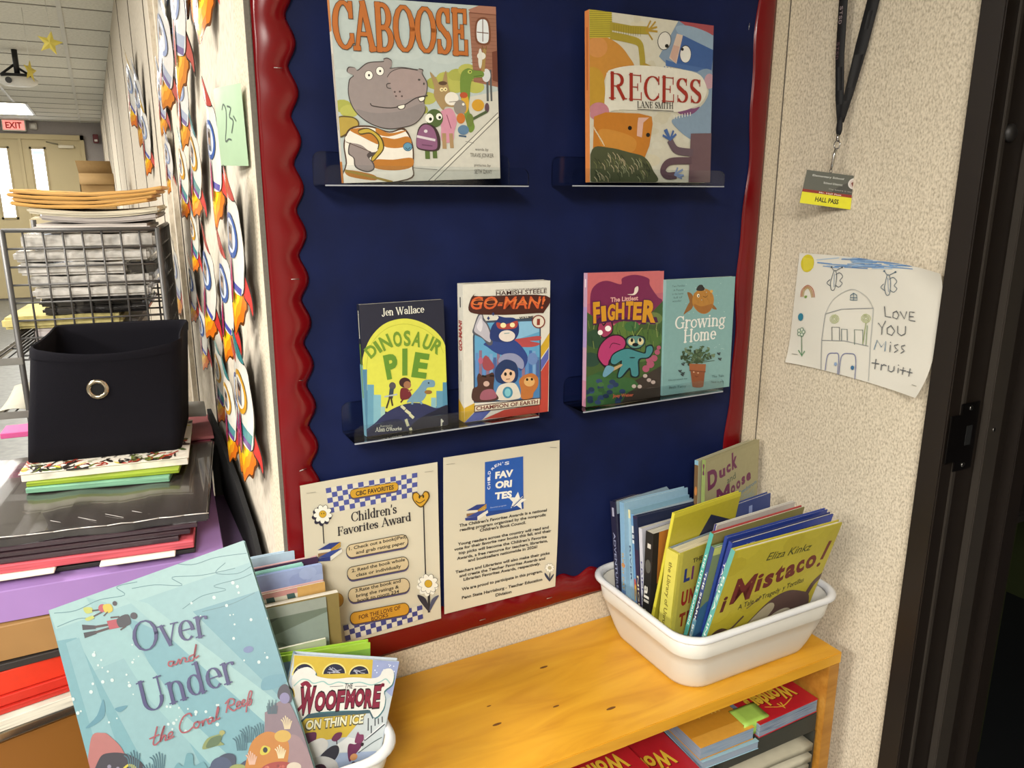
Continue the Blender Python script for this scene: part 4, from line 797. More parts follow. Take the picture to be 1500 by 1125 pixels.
def art_right(A):
    A.poly([(1003, 152), (1197, 122), (1197, 386), (1003, 410)], '2456a8'); A.poly([(1130, 395), (1197, 310), (1197, 386)], '1d4690')
    A.poly([(1000, 405), (1010, 430), (1197, 388), (1197, 382)], '1b3f86')
    st = [(1165, 350, 48)]
    for x, y, r in st: A.poly([(x+(r if i % 2 == 0 else r*.45)*math.sin(i*math.pi/5+.1), y-(r if i % 2 == 0 else r*.45)*math.cos(i*math.pi/5+.1)) for i in range(10)], 'e4e2d8')
    A.line([(1140, 380), (1195, 325)], 8, '33508a'); A.line([(1143, 374), (1192, 326)], 3, 'dcdad0')
    A.text('FAV', (1055, 236), (1145, 222), 34, 'e8e6dc', .05); A.text('ORI', (1055, 286), (1138, 275), 34, 'e8e6dc', .05); A.text('TES', (1052, 342), (1138, 330), 34, 'e8e6dc', .05)
    for ch, x, y in zip('CHILD', (1030, 1030, 1030, 1030, 1032), (290, 268, 246, 232, 212)): A.text(ch, (x, y), (x-1, y-16), 15, 'd8dcea', .03); A.k -= 1
    A.arc_text("REN'S", [(1040, 194, 1053, 181, 15), (1054, 180, 1068, 172, 15), (1070, 172, 1086, 167, 15), (1092, 166, 1096, 165, 15), (1102, 166, 1126, 163, 16)], 15, 'd8dcea', .03)
    A.text('Favorites program', (1030, 388), (1110, 374), 7, 'b8c4e0')
    stack_icon(A, 955, 380, 55)
    for s, a, c, e, g in (("The Children's Favorites Awards is a national", 870, 485, 1310, 397), ('reading program organized by the nonprofit', 873, 507, 1305, 421), ("Children's Book Council.", 975, 508, 1207, 463), ('Young readers across the country will read and', 862, 580, 1318, 483), ('vote for their favorite new books this fall, and their', 843, 607, 1330, 500), ("top picks will become the Children's Favorite", 865, 625, 1308, 531), ('Awards, a free resource for teachers, librarians,', 857, 653, 1313, 551), ('and booksellers nationwide in 2026!', 914, 662, 1262, 584), ('Teachers and Librarians will also make their picks', 848, 722, 1322, 613), ('and create the Teacher Favorites Awards and', 868, 741, 1300, 641), ('Librarian Favorites Awards, respectively.', 889, 758, 1277, 668), ('We are proud to participate in this program.', 879, 808, 1287, 706), ('Penn State Harrisburg - Teacher Education', 879, 851, 1286, 748), ('Division', 1050, 834, 1131, 814)):
        A.text(s, (a, c), (e, g), 15, '2c2926', .03)
    A.line([(1324, 700), (1322, 750)], 5, '30343c'); A.smooth([(1322, 752), (1300, 725), (1299, 708), (1318, 730)], '2b3450', 4); A.smooth([(1324, 750), (1340, 725), (1343, 712), (1328, 730)], '2b3450', 4)
    daisy(A, 1322, 682, 22, False, 'cfccbc', 'b0ab90')
    A.line([(805, 163), (848, 158)], 2, '8f8b80'); A.line([(1330, 75), (1362, 76)], 2, '8f8b80')
sheet('poster', "paper poster headed Children's Favorites Award with checkered bands, left of the pair", 'poster', Matrix.Translation((0.222, -0.0165, 0.819)), .219, .279, art_left, ((57, 268), (758, 147), (770, 943), (113, 1115)), lambda p: Vector((p.x, p.y+.002*math.sin(p.x*12)*math.sin(p.z*9)-.002*(max(0, .06-p.x)/.06)**2, p.z)))
sheet('poster', 'paper poster of paragraphs under a blue book emblem, right of the pair', 'poster', pose((0.448, -0.0145, 0.824), roll=.8), .218, .279, art_right, ((790, 130), (1380, 40), (1352, 778), (790, 930)), lambda p: Vector((p.x, p.y+.0018*math.sin(p.x*12+1)*math.sin(p.z*11)-.003*(max(0, p.x-.15)/.068)**2*math.sin(p.z*11.2), p.z)))

# ================================================================== child's drawing, on the right wall
m_draw = mat('d6d2c6', .7, noise=.02, scale=5)
def art_draw(A):
    A.ell(178, 145, 28, 40, 'c9b92e')
    for k in range(14): A.line([(160+k*3, 115+k), (164+k*3, 180-k)], 2.5, 'd6c944')
    for k in range(42):
        x = 210+rnd.uniform(0, 330); y = 122+(x-210)*.11+rnd.uniform(0, 42); A.line([(x, y), (x+rnd.uniform(50, 110), y+rnd.uniform(0, 16))], rnd.uniform(2.5, 5), rnd.choice(('7f9fc4', '5f85b4', '93aecb', 'a8bdd2', '6a8fbc')))
    for c, x, y, f in (('4a5560', 298, 232, 1), ('4a6070', 520, 262, 1)):
        A.line([(x-18, y+10), (x-8, y-30), (x, y-45), (x+8, y-20), (x+2, y+35), (x-12, y+40), (x-18, y+10)], 2.5, c, curve=True); A.line([(x+4, y-25), (x+20, y-32), (x+33, y-15), (x+22, y+2), (x+32, y+15), (x+18, y+30), (x+4, y+20)], 2.5, c, curve=True); A.line([(x-20, y-5), (x-32, y+8), (x-18, y+22)], 2.5, c, curve=True)
        A.line([(x-4, y-42), (x-15, y-60)], 2.5, c); A.line([(x+4, y-42), (x+30, y-55)], 2.5, c); A.ell(x-15, y-60, 4, 4, c, n=8); A.ell(x+30, y-55, 4, 4, c, n=8); A.line([(x-2, y-30), (x-2, y+28)], 2, '6f8aa8')
    for k, c in enumerate(('b5694a', 'c08a4a', 'b9a060')): A.line([(156+k*6, 292), (160+k*5, 262+k*4), (185, 244+k*6), (208-k*5, 264+k*4), (216-k*6, 298)], 3.2, c, curve=True)
    A.ell(178, 294, 6, 6, '7a9a4a', n=8)
    A.ell(158, 381, 12, 17, '2f7a92', n=12); A.ell(158, 447, 9, 9, 'c7d0b0', n=10)
    for a in range(5): A.ell(161+11*math.cos(a*1.26), 447+12*math.sin(a*1.26), 8, 9, '3a6a50', n=10); A.ell(161+11*math.cos(a*1.26), 447+12*math.sin(a*1.26), 5.5, 6.5, 'ccd0c0', n=10)
    A.line([(163, 462), (164, 550)], 3, '4a7a58'); A.line([(150, 525), (164, 548), (176, 530)], 4, '5a9060')
    g = '8b8e90'
    A.line([(265, 372), (300, 310), (370, 275), (430, 310), (455, 360)], 2.5, 'b5b5b0', curve=True); A.line([(265, 374), (330, 358), (455, 358)], 2.5, g); A.line([(265, 375), (250, 485), (244, 610)], 2.5, g); A.line([(455, 360), (440, 510), (435, 655)], 2.5, 'a5a7a6'); A.line([(250, 486), (340, 492), (432, 515)], 2.5, g)
    A.line([(378, 292), (390, 300), (392, 322), (364, 320), (366, 300), (378, 292)], 3, '4a6a7a'); A.line([(378, 294), (378, 322)], 2.5, '4a6a7a'); A.line([(365, 310), (392, 312)], 2.5, '4a6a7a')
    for x0, y0, x1, y1, c in ((292, 432, 322, 488, '5a5f62'), (330, 442, 352, 490, '5a6a70'), (380, 446, 412, 508, '6a7a70')): A.line([(x0, y1), (x0, y0), (x1, y0+2), (x1, y1)], 2.8, c)
    for x, y in ((302, 398), (425, 400)):
        for r in (18, 12, 6): A.line([(x+r*math.cos(a*.7), y+r*math.sin(a*.7)) for a in range(10)], 2.2, 'a8b46a')
    A.line([(425, 420), (412, 505)], 3, '8a9a5a'); A.line([(430, 430), (424, 510)], 2.5, '6a8a5a')
    A.line([(262, 612), (274, 550), (300, 542), (318, 552), (312, 630)], 3, '6a6f9a', curve=True); A.line([(318, 630), (330, 555), (360, 545), (384, 560), (382, 650)], 3, '6a6f9a', curve=True); A.ell(305, 588, 6, 8, '8aa0c0', n=10); A.ell(372, 603, 7, 9, '3a6a90', n=10)
    h = '55585c'
    for st in (((500, 352), (502, 392), (524, 396)), ((548, 370), (534, 376), (532, 396), (548, 402), (556, 388), (548, 370)), ((562, 372), (578, 402), (588, 372)), ((618, 374), (600, 372), (597, 406), (620, 410)), ((598, 390), (614, 392)),
               ((474, 420), (488, 440), (502, 412)), ((488, 440), (486, 466)), ((524, 430), (508, 440), (508, 462), (526, 470), (538, 452), (524, 430)), ((550, 432), (550, 460), (564, 470), (580, 462), (582, 432)),
               ((456, 528), (468, 490), (484, 518), (502, 494), (498, 534)), ((520, 510), (518, 536)), ((550, 506), (536, 510), (540, 520), (550, 528), (536, 538)), ((578, 508), (564, 512), (566, 522), (576, 530), (562, 540)),
               ((464, 568), (460, 606)), ((448, 582), (476, 586)), ((486, 588), (484, 610)), ((485, 594), (496, 588), (504, 592)), ((514, 592), (512, 610), (524, 616), (534, 610), (536, 594)), ((552, 600), (551, 618)), ((572, 596), (570, 624)), ((560, 606), (584, 610)), ((600, 600), (598, 630)), ((588, 612), (610, 616))):
        A.line(list(st), 3.6, h if st[0][0] != 456 else '5f7f98')
    A.ell(521, 498, 2.5, 2.5, h, n=6); A.ell(553, 588, 2.5, 2.5, h, n=6)
    A.line([(125, 538), (148, 542)], 2.5, '9a978c'); A.line([(620, 664), (642, 670)], 2.5, '9a978c')
def curl(p):
    u, v = p.x/.291, p.z/.207; d = 0
    d += .014*max(0, (u+v-1.7)/.3)**2+.022*max(0, (u-v-.6)/.4)**2+.006*max(0, (-u-v+.25)/.25)**2+.003*math.sin(7*u)*math.sin(4*v)
    return Vector((p.x-.003*max(0, (u+v-1.62)/.38)**2-.006*max(0, (u-v-.6)/.4)**2, p.y-d-.004, p.z+.004*math.sin(u*3.1)-.004*max(0, (u+v-1.6)/.4)**2+.006*max(0, (u-v-.6)/.4)**2))
MD = Matrix.Translation((1.1475, -0.0705, 1.2025)) @ Matrix.Rotation(R(-90), 4, 'Z') @ Matrix.Rotation(R(1.5), 4, 'Y')
sheet('drawing', "child's drawing of a house and bees, lettered LOVE YOU MISS truitt", 'drawing', MD, .291, .207, art_draw, ((143, 94), (748, 205), (655, 722), (98, 572)), curl, m_draw)

# ================================================================== lanyard with the hall pass
ln = thing('lanyard', 'black lanyard with a yellow striped HALL PASS badge hanging on the right wall', 'lanyard')
m_strap = mat('121113', .75, noise=.1, scale=400)
def strap(pts, wds, name, letters=None):
    b = MB(); n = len(pts); i = 0
    vs = []
    for k, (p, w) in enumerate(zip(pts, wds)):
        x, y, z, tw = p; d = Vector((math.sin(R(tw)), -math.cos(R(tw)), 0))*w*.5
        vs.append((Vector((x, y, z))-d, Vector((x, y, z))+d))
    b.loft([[tuple(a), tuple(c), tuple(c+Vector((.0012, 0, 0))), tuple(a+Vector((.0012, 0, 0)))] for a, c in vs], m_strap)
    if letters:
        for z0, s, col in letters:
            A = Art(b, .016, .05, O=(1.1265, -.1265, z0), U=(0, -1, 0), V=(0, 0, 1), Nn=(-1, 0, 0)); A.text(s, (.28, .95), (.28, .08), .001, col, .0)
    return b.build(name, ln)
strap([(1.128, -.1335, 2.0, 0), (1.128, -.134, 1.9, 0), (1.127, -.1345, 1.82, 0), (1.127, -.138, 1.74, 5), (1.125, -.148, 1.67, 25), (1.122, -.155, 1.632, 60)], [.017, .017, .017, .016, .013, .008], 'strap')
strap([(1.143, -.205, 2.02, 10), (1.142, -.196, 1.92, 10), (1.140, -.185, 1.83, 15), (1.136, -.172, 1.75, 25), (1.130, -.162, 1.68, 50), (1.124, -.157, 1.632, 70)], [.02, .02, .02, .019, .014, .008], 'strap')
for z0, col in ((1.792, '8d7f80'), (1.737, '5a4448'), (1.845, '8d7f80')):
    b = MB()
    for k, ch in enumerate('STSD'):
        A = Art(b, .0085, .0065, O=(1.1265-.0008, -.1305, z0+.024-k*.0072), U=(0, 0, -1), V=(0, -1, 0), Nn=(-1, 0, 0)); A.text(ch, (0, 0), (.68, 0), .95, col, .02)
    b.build('printed_letters', ln)
b = MB(); b.loft([[(1.122+r*math.cos(a*.5236)*.6, -.156+r*math.sin(a*.5236), z) for a in range(12)] for r, z in ((.004, 1.640), (.0055, 1.63), (.006, 1.62), (.004, 1.612))], m_strap); b.build('crimp', ln)
m_chrome = mat('b8b6b2', .18, 1.0, noise=.02)
b = MB(); b.tube([(1.121, -.156, 1.613), (1.121, -.156, 1.603)], .0028, m_chrome)
b.tube([(1.121, -.156+.006*math.sin(a*.5236), 1.596+.0065*math.cos(a*.5236)) for a in range(13)], .0013, m_chrome, 6)
b.tube([(1.121, -.154, 1.59), (1.120, -.153, 1.58), (1.119, -.152, 1.566), (1.118, -.151, 1.556)], [.002, .0028, .0025, .0015], m_chrome)
b.tube([(1.118, -.151+.003*math.sin(a*.785), 1.5535+.003*math.cos(a*.785)) for a in range(9)], .0008, m_chrome, 5); b.build('swivel_clip', ln)
# badge hangs turned towards the room
Bm = Matrix.Translation((1.1185, -.151, 1.5505)) @ Matrix.Rotation(R(-36), 4, 'Z') @ Matrix.Rotation(R(7.5), 4, 'Y')
b = MB(); w, h = .093, .0555; x0, z0 = -.040, -.0555
b.box((x0, 0, z0), (x0+w, .0012, z0+h), ink('55564f', .3), .0005)
A = Art(b, w, h, O=(x0, -.00005, z0), rough=.3)
A.rect(0, .42, 1, 1, '5e5f56'); A.smooth([(.55, .42), (1, .42), (1, .95), (.8, .8), (.62, .62)], '4a4a44'); A.rect(0, .345, 1, .43, '8f2e22'); A.rect(0, 0, 1, .345, 'e0d92a')
A.text('HALL PASS', (.26, .11), (.68, .11), .14, '26240e', .03); A.text('Elementary School', (.12, .84), (.68, .84), .06, 'c8c8c0', .02); A.text('School District', (.34, .66), (.68, .66), .06, 'c8c8c0', .02); A.text('The future is ours', (.45, .5), (.9, .5), .045, 'b0b0a8'); A.text('Mr. Hall Pass', (.3, .365), (.7, .365), .045, 'e8d8d0', .02)
A.ell(.87, .77, .1, .165, 'd8d2cc'); A.ell(.87, .77, .075, .125, 'c8b8b0'); A.poly([(.82, .78), (.87, .84), (.93, .8), (.88, .74), (.86, .68)], '7a3a30')
o = b.build('badge', ln, Bm)
b = MB(); b.box((x0-.002, -.0016, z0-.002), (x0+w+.002, -.0011, z0+h+.002), clear_mat('badge_sleeve', (.97, .97, .97), .12), .0002); b.build('clear_sleeve', o, None); 

# ================================================================== bookcase
m_wood = ramp_mat('maple_veneer', [(0.25, 'c4871f'), (0.45, 'd29726'), (0.6, 'd99f2b'), (0.8, 'dfa934')], 4, (1.3, 6, 6), .4, 4, 0.02, .12, 1.0)
m_woode = ramp_mat('maple_edge', [(0.3, 'a06a22'), (0.6, 'b47e30'), (0.8, 'be8a3c')], 7, (1, 10, 10), .45, 4)
bc = thing('bookcase', 'low maple bookcase along the board wall, under the white bins', 'bookcase')
BX0, BX1, BF = -0.135, 1.0965, -0.297
b = MB(); b.box((BX0, BF, .6985), (BX1, -.002, .72), m_wood, .0012); b.build('top', bc)
for x0, x1 in ((BX0, BX0+.027), (BX1-.027, BX1)):
    b = MB(); b.box((x0, BF+.002, 0.0), (x1, -.002, .698), m_woode, .001); b.build('side_panel', bc)
b = MB(); b.box((BX0+.027, BF+.01, .06), (BX1-.027, -.012, .082), m_wood, .001); b.build('shelf', bc)
b = MB(); b.box((BX0+.027, BF+.01, .33), (BX1-.027, -.012, .35), m_wood, .001); b.build('shelf', bc)
b = MB(); b.box((BX0+.027, -.011, .0), (BX1-.027, -.0025, .698), mat('8a5c28', .6), 0); b.build('back_panel', bc)
b = MB(); b.box((BX0+.027, BF+.03, 0), (BX1-.027, BF+.048, .06), m_woode, .001); b.build('plinth', bc)
b = MB(); mk = mat('6a3f14', .6)
for x, y, l in ((.565, -.19, .006), (.64, -.235, .009), (.60, -.09, .008), (.47, -.14, .004), (.462, -.185, .008), (.80, -.21, .008)):
    b.loft([[(x+l*math.cos(a*.628), y+l*.3*math.sin(a*.628), z) for a in range(10)] for z in (.72005, .72025)], mk)
b.build('scuff_marks', bc)
# grey letter tray in the top bay, books lie on it
tr = thing('letter_tray', 'dark grey tray in the top bay of the bookcase, full of folded paper', 'tray', Matrix.Translation((0.84, -.285, .35)))
m_tray = mat('3a3a33', .5)
b = MB(); b.box((0, 0, .21), (.225, .26, .249), m_tray, .002); b.build('lid', tr)
b = MB(); b.box((0, 0, .001), (.004, .26, .21), m_tray); b.box((.221, 0, .001), (.225, .26, .21), m_tray); b.box((0, .256, .001), (.225, .26, .21), m_tray); b.box((0, 0, .001), (.225, .26, .006), m_tray); b.build('body', tr)
cols = ('b9b39e', 'a9a38e', 'c4bea8', '9c9684', 'bdb6a0', 'aaa592')
for k in range(8):
    z = .3565+k*.0243
    b = MB(); s = .002*math.sin(k*2.3); b.grid(lambda u, v: (.0+.205*u, -.012+.003*math.sin(k*1.7)+.22*v, .010*math.sin(math.pi*min(1, u*1.05))*.4*(1 if k % 2 else .5)), 8, 3, mat(cols[k % 6], .85))
    o = b.build('folded_paper', None, Matrix.Translation((.849, -.277, z)), .014)
    o.modifiers[0].offset = 1
    tag(o, 'folded beige paper packets stacked in the grey bookcase tray', 'paper', 'folded paper in the tray')
# workbooks lying on the tray and beside it
def wonders(label, x, y, z, w, d, t, rz, txt=True, cover='b0202a', cut='3e5878', bundle=None):
    o = thing('workbook', label, 'book', Matrix.Translation((x, y, z)) @ Matrix.Rotation(R(rz), 4, 'Z'), 'workbooks in the top bay')
    b = MB(); mc = ink(cover, .3); b.box((0, 0, t-.0012), (w, d, t), mc, .0004, 1); b.box((0, 0, 0), (w, d, .0012), mc, .0004, 1)
    A = Art(b, w, d, O=(0, 0, t+.00004), U=(1, 0, 0), V=(0, 1, 0), Nn=(0, 0, 1), rough=.3)
    if txt:
        for dx, dy, c in ((.006, -.01, '6a1a14'), (0, 0, 'd9b83c')): A.text('Wonders', (.86+dx, .29+dy), (.14+dx, .29+dy), -.16, c, .04)
        A.line([(.30, .14), (.5, .08), (.72, .12)], .014, 'd9a83c', curve=True); A.line([(.48, .12), (.5, .05), (.53, .12)], .02, 'd9b83c')
        A.ell(.16, .7, .05, .05, 'c86a3a'); A.rect(.03, .8, .97, .98, '9a1a24')
    if bundle: A.rect(0, 0, 1, 1, 'c48a2c'); A.rect(.1, .5, .7, .85, 'b5742a'); A.text('Wonders', (.8, .4), (.2, .4), -.12, 'e0c060', .03); A.rect(.0, .0, 1, .12, 'd8a040')
    b.build('cover', o)
    b = MB(); m = ramp_mat('blue_fore_edge', [(.3, cut), (.5, '8d97a4'), (.7, cut)], 700, (.02, .02, 1), .8, 2) if ('we', cut) not in MATS else MATS[('we', cut)]
    MATS[('we', cut)] = m
    b.box((.001, .0012, .0013), (w-.001, d-.001, t-.0013), m); b.build('pages', o)
    return o
wonders('red Wonders workbook lying on the grey tray at the right end of the top bay', .918, -.288, .5995, .146, .215, .027, 1.5)
wonders('orange covered workbook with a green sticky tab, left of the right-hand red workbook', .79, -.283, .575+.0245, .118, .21, .0245, -1, False, 'c48a2c', '6a86a0', True)
wonders('pale blue edged workbook under the orange workbook', .792, -.287, .583, .122, .21, .016, -2.5, False, '8fb0bc', '7a92aa')
wonders('red Wonders workbook left of the orange workbook, front edge lowest', .62, -.288, .5725, .165, .215, .0205, -1)
wonders('red Wonders workbook at the left end of the row, overlapping its neighbour', .53, -.286, .5938, .165, .215, .021, 2)
b = MB(); b.grid(lambda u, v: (.888+.058*u+.004*v, -.2935+.055*v if v > .3 else -.2935+.0165-.002, .6295 if v > .3 else .6295-.026*(1-v/.3)), 4, 10, mat('9cc454', .6)); o = b.build('sticky_note', None, thick=.0006); tag(o, 'bright green sticky tab folded over the orange and red workbooks', 'sticky note')
# plain books the workbooks rest on
for k, (x, w, h) in enumerate(((.44, .165, .2425), (.612, .172, .221), (.788, .05, .232))):
    t = thing('carton', ('dark carton under the leftmost red workbook', 'dark carton under the second red workbook', 'narrow dark carton left of the grey tray')[k], 'carton', Matrix.Translation((x, -.27, .3505)))
    b = MB(); b.box((0, 0, 0), (w, .24, h), mat('2c2620', .7), .003); b.build('body', t); b = MB(); b.box((.004, -.002, h-.03), (w-.004, .0, h-.004), mat('3a332a', .7)); b.build('lid_rim', t)

# ================================================================== white bins
m_bin = mat('d3cfc4', .38, noise=.015, scale=9); m_rim = mat('dcdcdc', .32, noise=.015)
def dishpan(label, x, y, z, hx, hy, h, rz=0):
    t = thing('storage_bin', label, 'bin', Matrix.Translation((x, y, z)) @ Matrix.Rotation(R(rz), 4, 'Z'), 'white plastic bins')
    def ring(ix, iy, r, zz, n=8):
        P = []
        for cx, cy, a0 in ((ix-r, iy-r, 0), (-ix+r, iy-r, 90), (-ix+r, -iy+r, 180), (ix-r, -iy+r, 270)):
            for k in range(n): a = R(a0+90*k/(n-1)); P.append((cx+r*math.cos(a), cy+r*math.sin(a), zz))
        return P
    b = MB(); fl = .034
    O = [(fl+.006, .0), (fl+.001, .002), (fl-.001, .007)]
    for i in range(1, 5): O.append((fl*(1-i*.155), h*.62*i/4))
    O += [(fl*.36, h*.625), (fl*.34, h*.64), (fl*.22, h*.9)]
    I = [(fl*.22+.003, h*.9), (fl*.40+.003, h*.64), (fl*.85+.003, .012), (fl+.008, .0035)]
    b.loft([ring(hx-d, hy-d, .045, zz) for d, zz in O]+[ring(hx-d, hy-d, .044, zz) for d, zz in I], m_bin); b.build('tub', t)
    b = MB(); P = [(.009, h*.895), (.003, h*.9), (0, h*.93), (.0005, h*.97), (.005, h), (.0095, h*.985), (.011, h*.93), (.011, h*.9)]
    b.loft([ring(hx-d, hy-d, .048, zz) for d, zz in P]+[ring(hx-P[0][0], hy-P[0][0], .048, P[0][1])], m_rim, False, False); b.build('rim', t)
    return t
dishpan('white plastic bin of books at the right end of the bookcase', .915, -.152, .7205, .180, .146, .118)
dishpan('white plastic bin of books behind the large pale blue book, lower left', .1, -.152, .7205, .176, .146, .106)

# ------------------------------------------------------------------ books in the right bin
def edge(label, P, yw, ln_, rl, w, h, t, cover, spine_col=None, art=None, spine=None, hard=True, pages='d8d2c0', back=None):
    return book(label, pose(P, yw, ln_, rl), w, h, t, cover, hard, art, spine, None, None, spine_col, pages, back=back, group=None)
def vtext(A, s, v0, v1, col, u=.7, size=.55, bold=.02): A.text(s, (u, v1), (u, v0), size, col, bold)
def spine_txt(s, col, v0, v1, bg=None, extra=None, size=.6):
    def f(A):
        if bg: A.rect(0, 0, 1, 1, bg)
        if extra: extra(A)
        # lettering runs down the spine
        B = Art(A.mb, A.h, A.w, O=tuple(A.O+A.V*A.h+A.N*2e-4), U=tuple(-A.V), V=tuple(A.U), Nn=tuple(A.N)); B.text(s, (1-v1, .5-size*.36), (1-v0, .5-size*.36), size*.72, col, .02)
    return f
Z = .7295
edge('dark navy spined book at the back left of the right bin', (.793, -.055, Z), 8.7, 8.1, .5, .16, .238, .013, '23243e', art=lambda A: A.rect(0, .9, 1, 1, '8fa4b0'), spine=spine_txt('ADVENTURES', '8d93b0', .25, .75, '25243c', lambda A: A.rect(.3, .88, .7, .95, 'a5a5b8')))
edge('plain light blue spined book, second from the back of the right bin', (.791, -.068, Z), 4.4, 6.6, 1.1, .16, .241, .012, '8fb2c8', spine=spine_txt('SUNNY DAY', 'c9a65c', .3, .6, '86b0d0', lambda A: (A.rect(0, .0, 1, .3, '5f86b8'), A.ell(.5, .5, .4, .02, 'd07a4a'))))
edge('light blue book with a yellow topped spine, third from the back of the right bin', (.803, -.078, Z), 5.0, 8.0, .9, .15, .228, .009, '7fa4b8', spine=spine_txt('RIVER', '3a4a6a', .4, .7, '9ab8c8', lambda A: (A.rect(0, .93, 1, 1, 'd8d0a0'), A.rect(0, 0, 1, .25, '7f9ac4'))))
edge('blue spined book with a red and orange rainbow on its spine', (.806, -.089, Z), 5.0, 8.8, .9, .155, .222, .011, '7e98ac', art=lambda A: A.rect(0, .8, 1, 1, '9fb0ba'), spine=spine_txt('H', '2a3a5c', .78, .84, '6f9cc8', lambda A: (A.rect(.15, .75, .85, .9, 'd5dbe0'), A.line([(.2, .3), (.35, .45), (.7, .3)], .25, 'c8503a', curve=True), A.line([(.2, .26), (.4, .4), (.75, .25)], .2, 'd8b040', curve=True), A.rect(0, 0, 1, .18, '4a78b0'))))
edge('navy covered book with a cream and plum spine', (.802, -.102, Z), 3.0, 9.3, 1.1, .151, .223, .011, '232a44', art=lambda A: A.rect(.5, .72, .8, .8, 'b08a5a'), spine=spine_txt('NIGHT', 'd8d2b0', .1, .5, '3a2a44', lambda A: A.rect(0, .72, 1, .98, '2a3350')))
edge('slim white and violet spined paperback behind the black all ears book', (.802, -.112, Z), 5.4, 7.4, .6, .14, .207, .008, 'c4c4cc', hard=False, spine=spine_txt('FRIENDS', '5a5a8a', .2, .7, 'cfcfd8', lambda A: A.rect(0, 0, 1, .3, '8f8fb8')))
def art_ears(A):
    A.rect(0, 0, 1, 1, 'c07a32'); A.smooth([(-.1, 0), (-.1, .45), (.15, .55), (.45, .52), (.75, .4), (1.05, .5), (1.05, -.05)], '4a4a3c'); A.rect(0, .0, .1, 1, '2a2724'); A.text('Bobbie', (.3, .88), (.5, .88), .03, '5a3016'); A.text('3', (.33, .74), (.42, .74), .07, '6a3414', .04); A.text('ALL', (.35, .66), (.55, .66), .04, '6a3414')
edge('thick black spined novel lettered all ears with an orange cover', (.791, -.132, Z), 6.8, .6, .5, .14, .215, .018, '2a2724', art=art_ears, spine=spine_txt('all ears', 'dedad0', .02, .52, '23211f', lambda A: (A.rect(.3, .86, .75, .9, 'cfcac0'), A.ell(.5, .7, .38, .06, '55544e')), .95), hard=False)
edge('small blue book standing behind the yellow book in the right bin', (.955, -.128, Z), 7.7, 2.0, 0, .145, .224, .01, '2c3f7c', art=lambda A: (A.rect(.55, .8, .62, .95, '8090c0'), A.rect(0, 0, 1, .3, '24346a')), spine_col='2c3f7c')
def art_yel(A): A.rect(0, 0, 1, 1, 'b8ad30'); A.poly([(.57, .905), (.965, .80), (.95, .35), (.3, .45), (.33, .64)], '1d2547'); A.rect(0, .97, 1, 1, 'd0c63c')
edge('tall yellow book with a navy diamond, middle of the right bin', (.783, -.1405, Z), 8.6, -9.0, .7, .173, .276, .007, 'c9c038', art=art_yel, spine_col='d4cb42')
def art_unr(A):
    A.rect(0, 0, 1, 1, 'b5b04e'); A.rect(0, 0, .07, 1, 'c9c052')
    for k in range(9): A.ell(.4+.08*k, .1+.02*(k % 3), .1, .05, ('8a9a6a', '6f8468', 'a8a878')[k % 3])
    A.poly([(.1, 0), (.1, .12), (.4, .26), (.9, .2), (.9, 0)], '8b9a84'); A.ell(.5, .2, .06, .04, '5a3a24')
    A.text('THE', (.26, .865), (.44, .865), .04, '3a2f24', .02)
    for s, v, hgt, cs in (('LIBRARY', .72, .115, ('2c3f7c', '6a2c6a', '2f6a5c', '2c3f7c', 'a03a2a', '2f6a5c', '6a2c6a')), ('UNRULY', .50, .13, ('9a2a24', 'a03a2a', '8a3a2a', '9a2a24', 'a03a2a', '8a3a2a')), ('TREES', .30, .12, ('8a3420',)*5)):
        for i, ch in enumerate(s): A.text(ch, (.13+i*.135, v), (.13+i*.135+(.035 if ch == 'I' else .11), v), hgt, cs[i], .05); A.k -= 1
        A.k += 1
    A.text('OF', (.5, .655), (.58, .655), .03, '3a2f24', .02); A.line([(.6, .92), (.7, .89), (.85, .91)], .02, '3a3a2c', curve=True)
edge('thick yellow novel The Library of Unruly Trees in the right bin', (.790, -.187, Z), 8.7, -3.6, .2, .14, .209, .026, 'c4bb4c', art=art_unr, spine=spine_txt('the Library of Unruly Trees', '7a6f2e', .1, .9, 'cfc65a', None, .42), pages='d9d0b4', back='7c8c98')
edge('grey white picture book behind the red and olive one, right bin', (.838, -.183, Z), 5.2, -9.5, .8, .2, .262, .006, 'c9c5bc', art=lambda A: A.rect(0, 0, 1, 1, 'c4c0b8'), spine_col='3a3a78')
edge('picture book with a red back, olive front and teal spine in the right bin', (.811, -.197, Z), 3.9, -11.6, .5, .221, .264, .008, '6f6c38', art=lambda A: (A.rect(0, 0, 1, 1, '75703a'), A.rect(0, .93, 1, 1, '8f8650'), A.ell(.14, .87, .06, .05, '2f4a34')), spine=spine_txt('THE LITTLE GARDEN', 'dfe8e0', .3, .85, '4fa49c', lambda A: A.rect(0, 0, 1, .12, '3d8a90')), back='a83838')
edge('small blue and green patterned picture book beside the yellow novel', (.812, -.209, Z), 1.5, -11.4, .2, .2, .243, .008, '6f8a6a', art=lambda A: (A.rect(0, 0, 1, 1, '7d8f64'), A.smooth([(0, 0), (0, .5), (.4, .55), (.7, .4), (1, .45), (1, 0)], '3f6f94'), A.smooth([(0, 0), (0, .25), (.5, .3), (1, .2), (1, 0)], '2f4f78'), A.rect(0, .94, 1, 1, 'c4cc70')), spine=spine_txt('THE SHARK BOOK', 'e4e4e0', .12, .8, '34497c', lambda A: (A.rect(0, 0, 1, .4, '5a8aa0'), A.rect(0, .4, 1, .6, '2c3560'))))
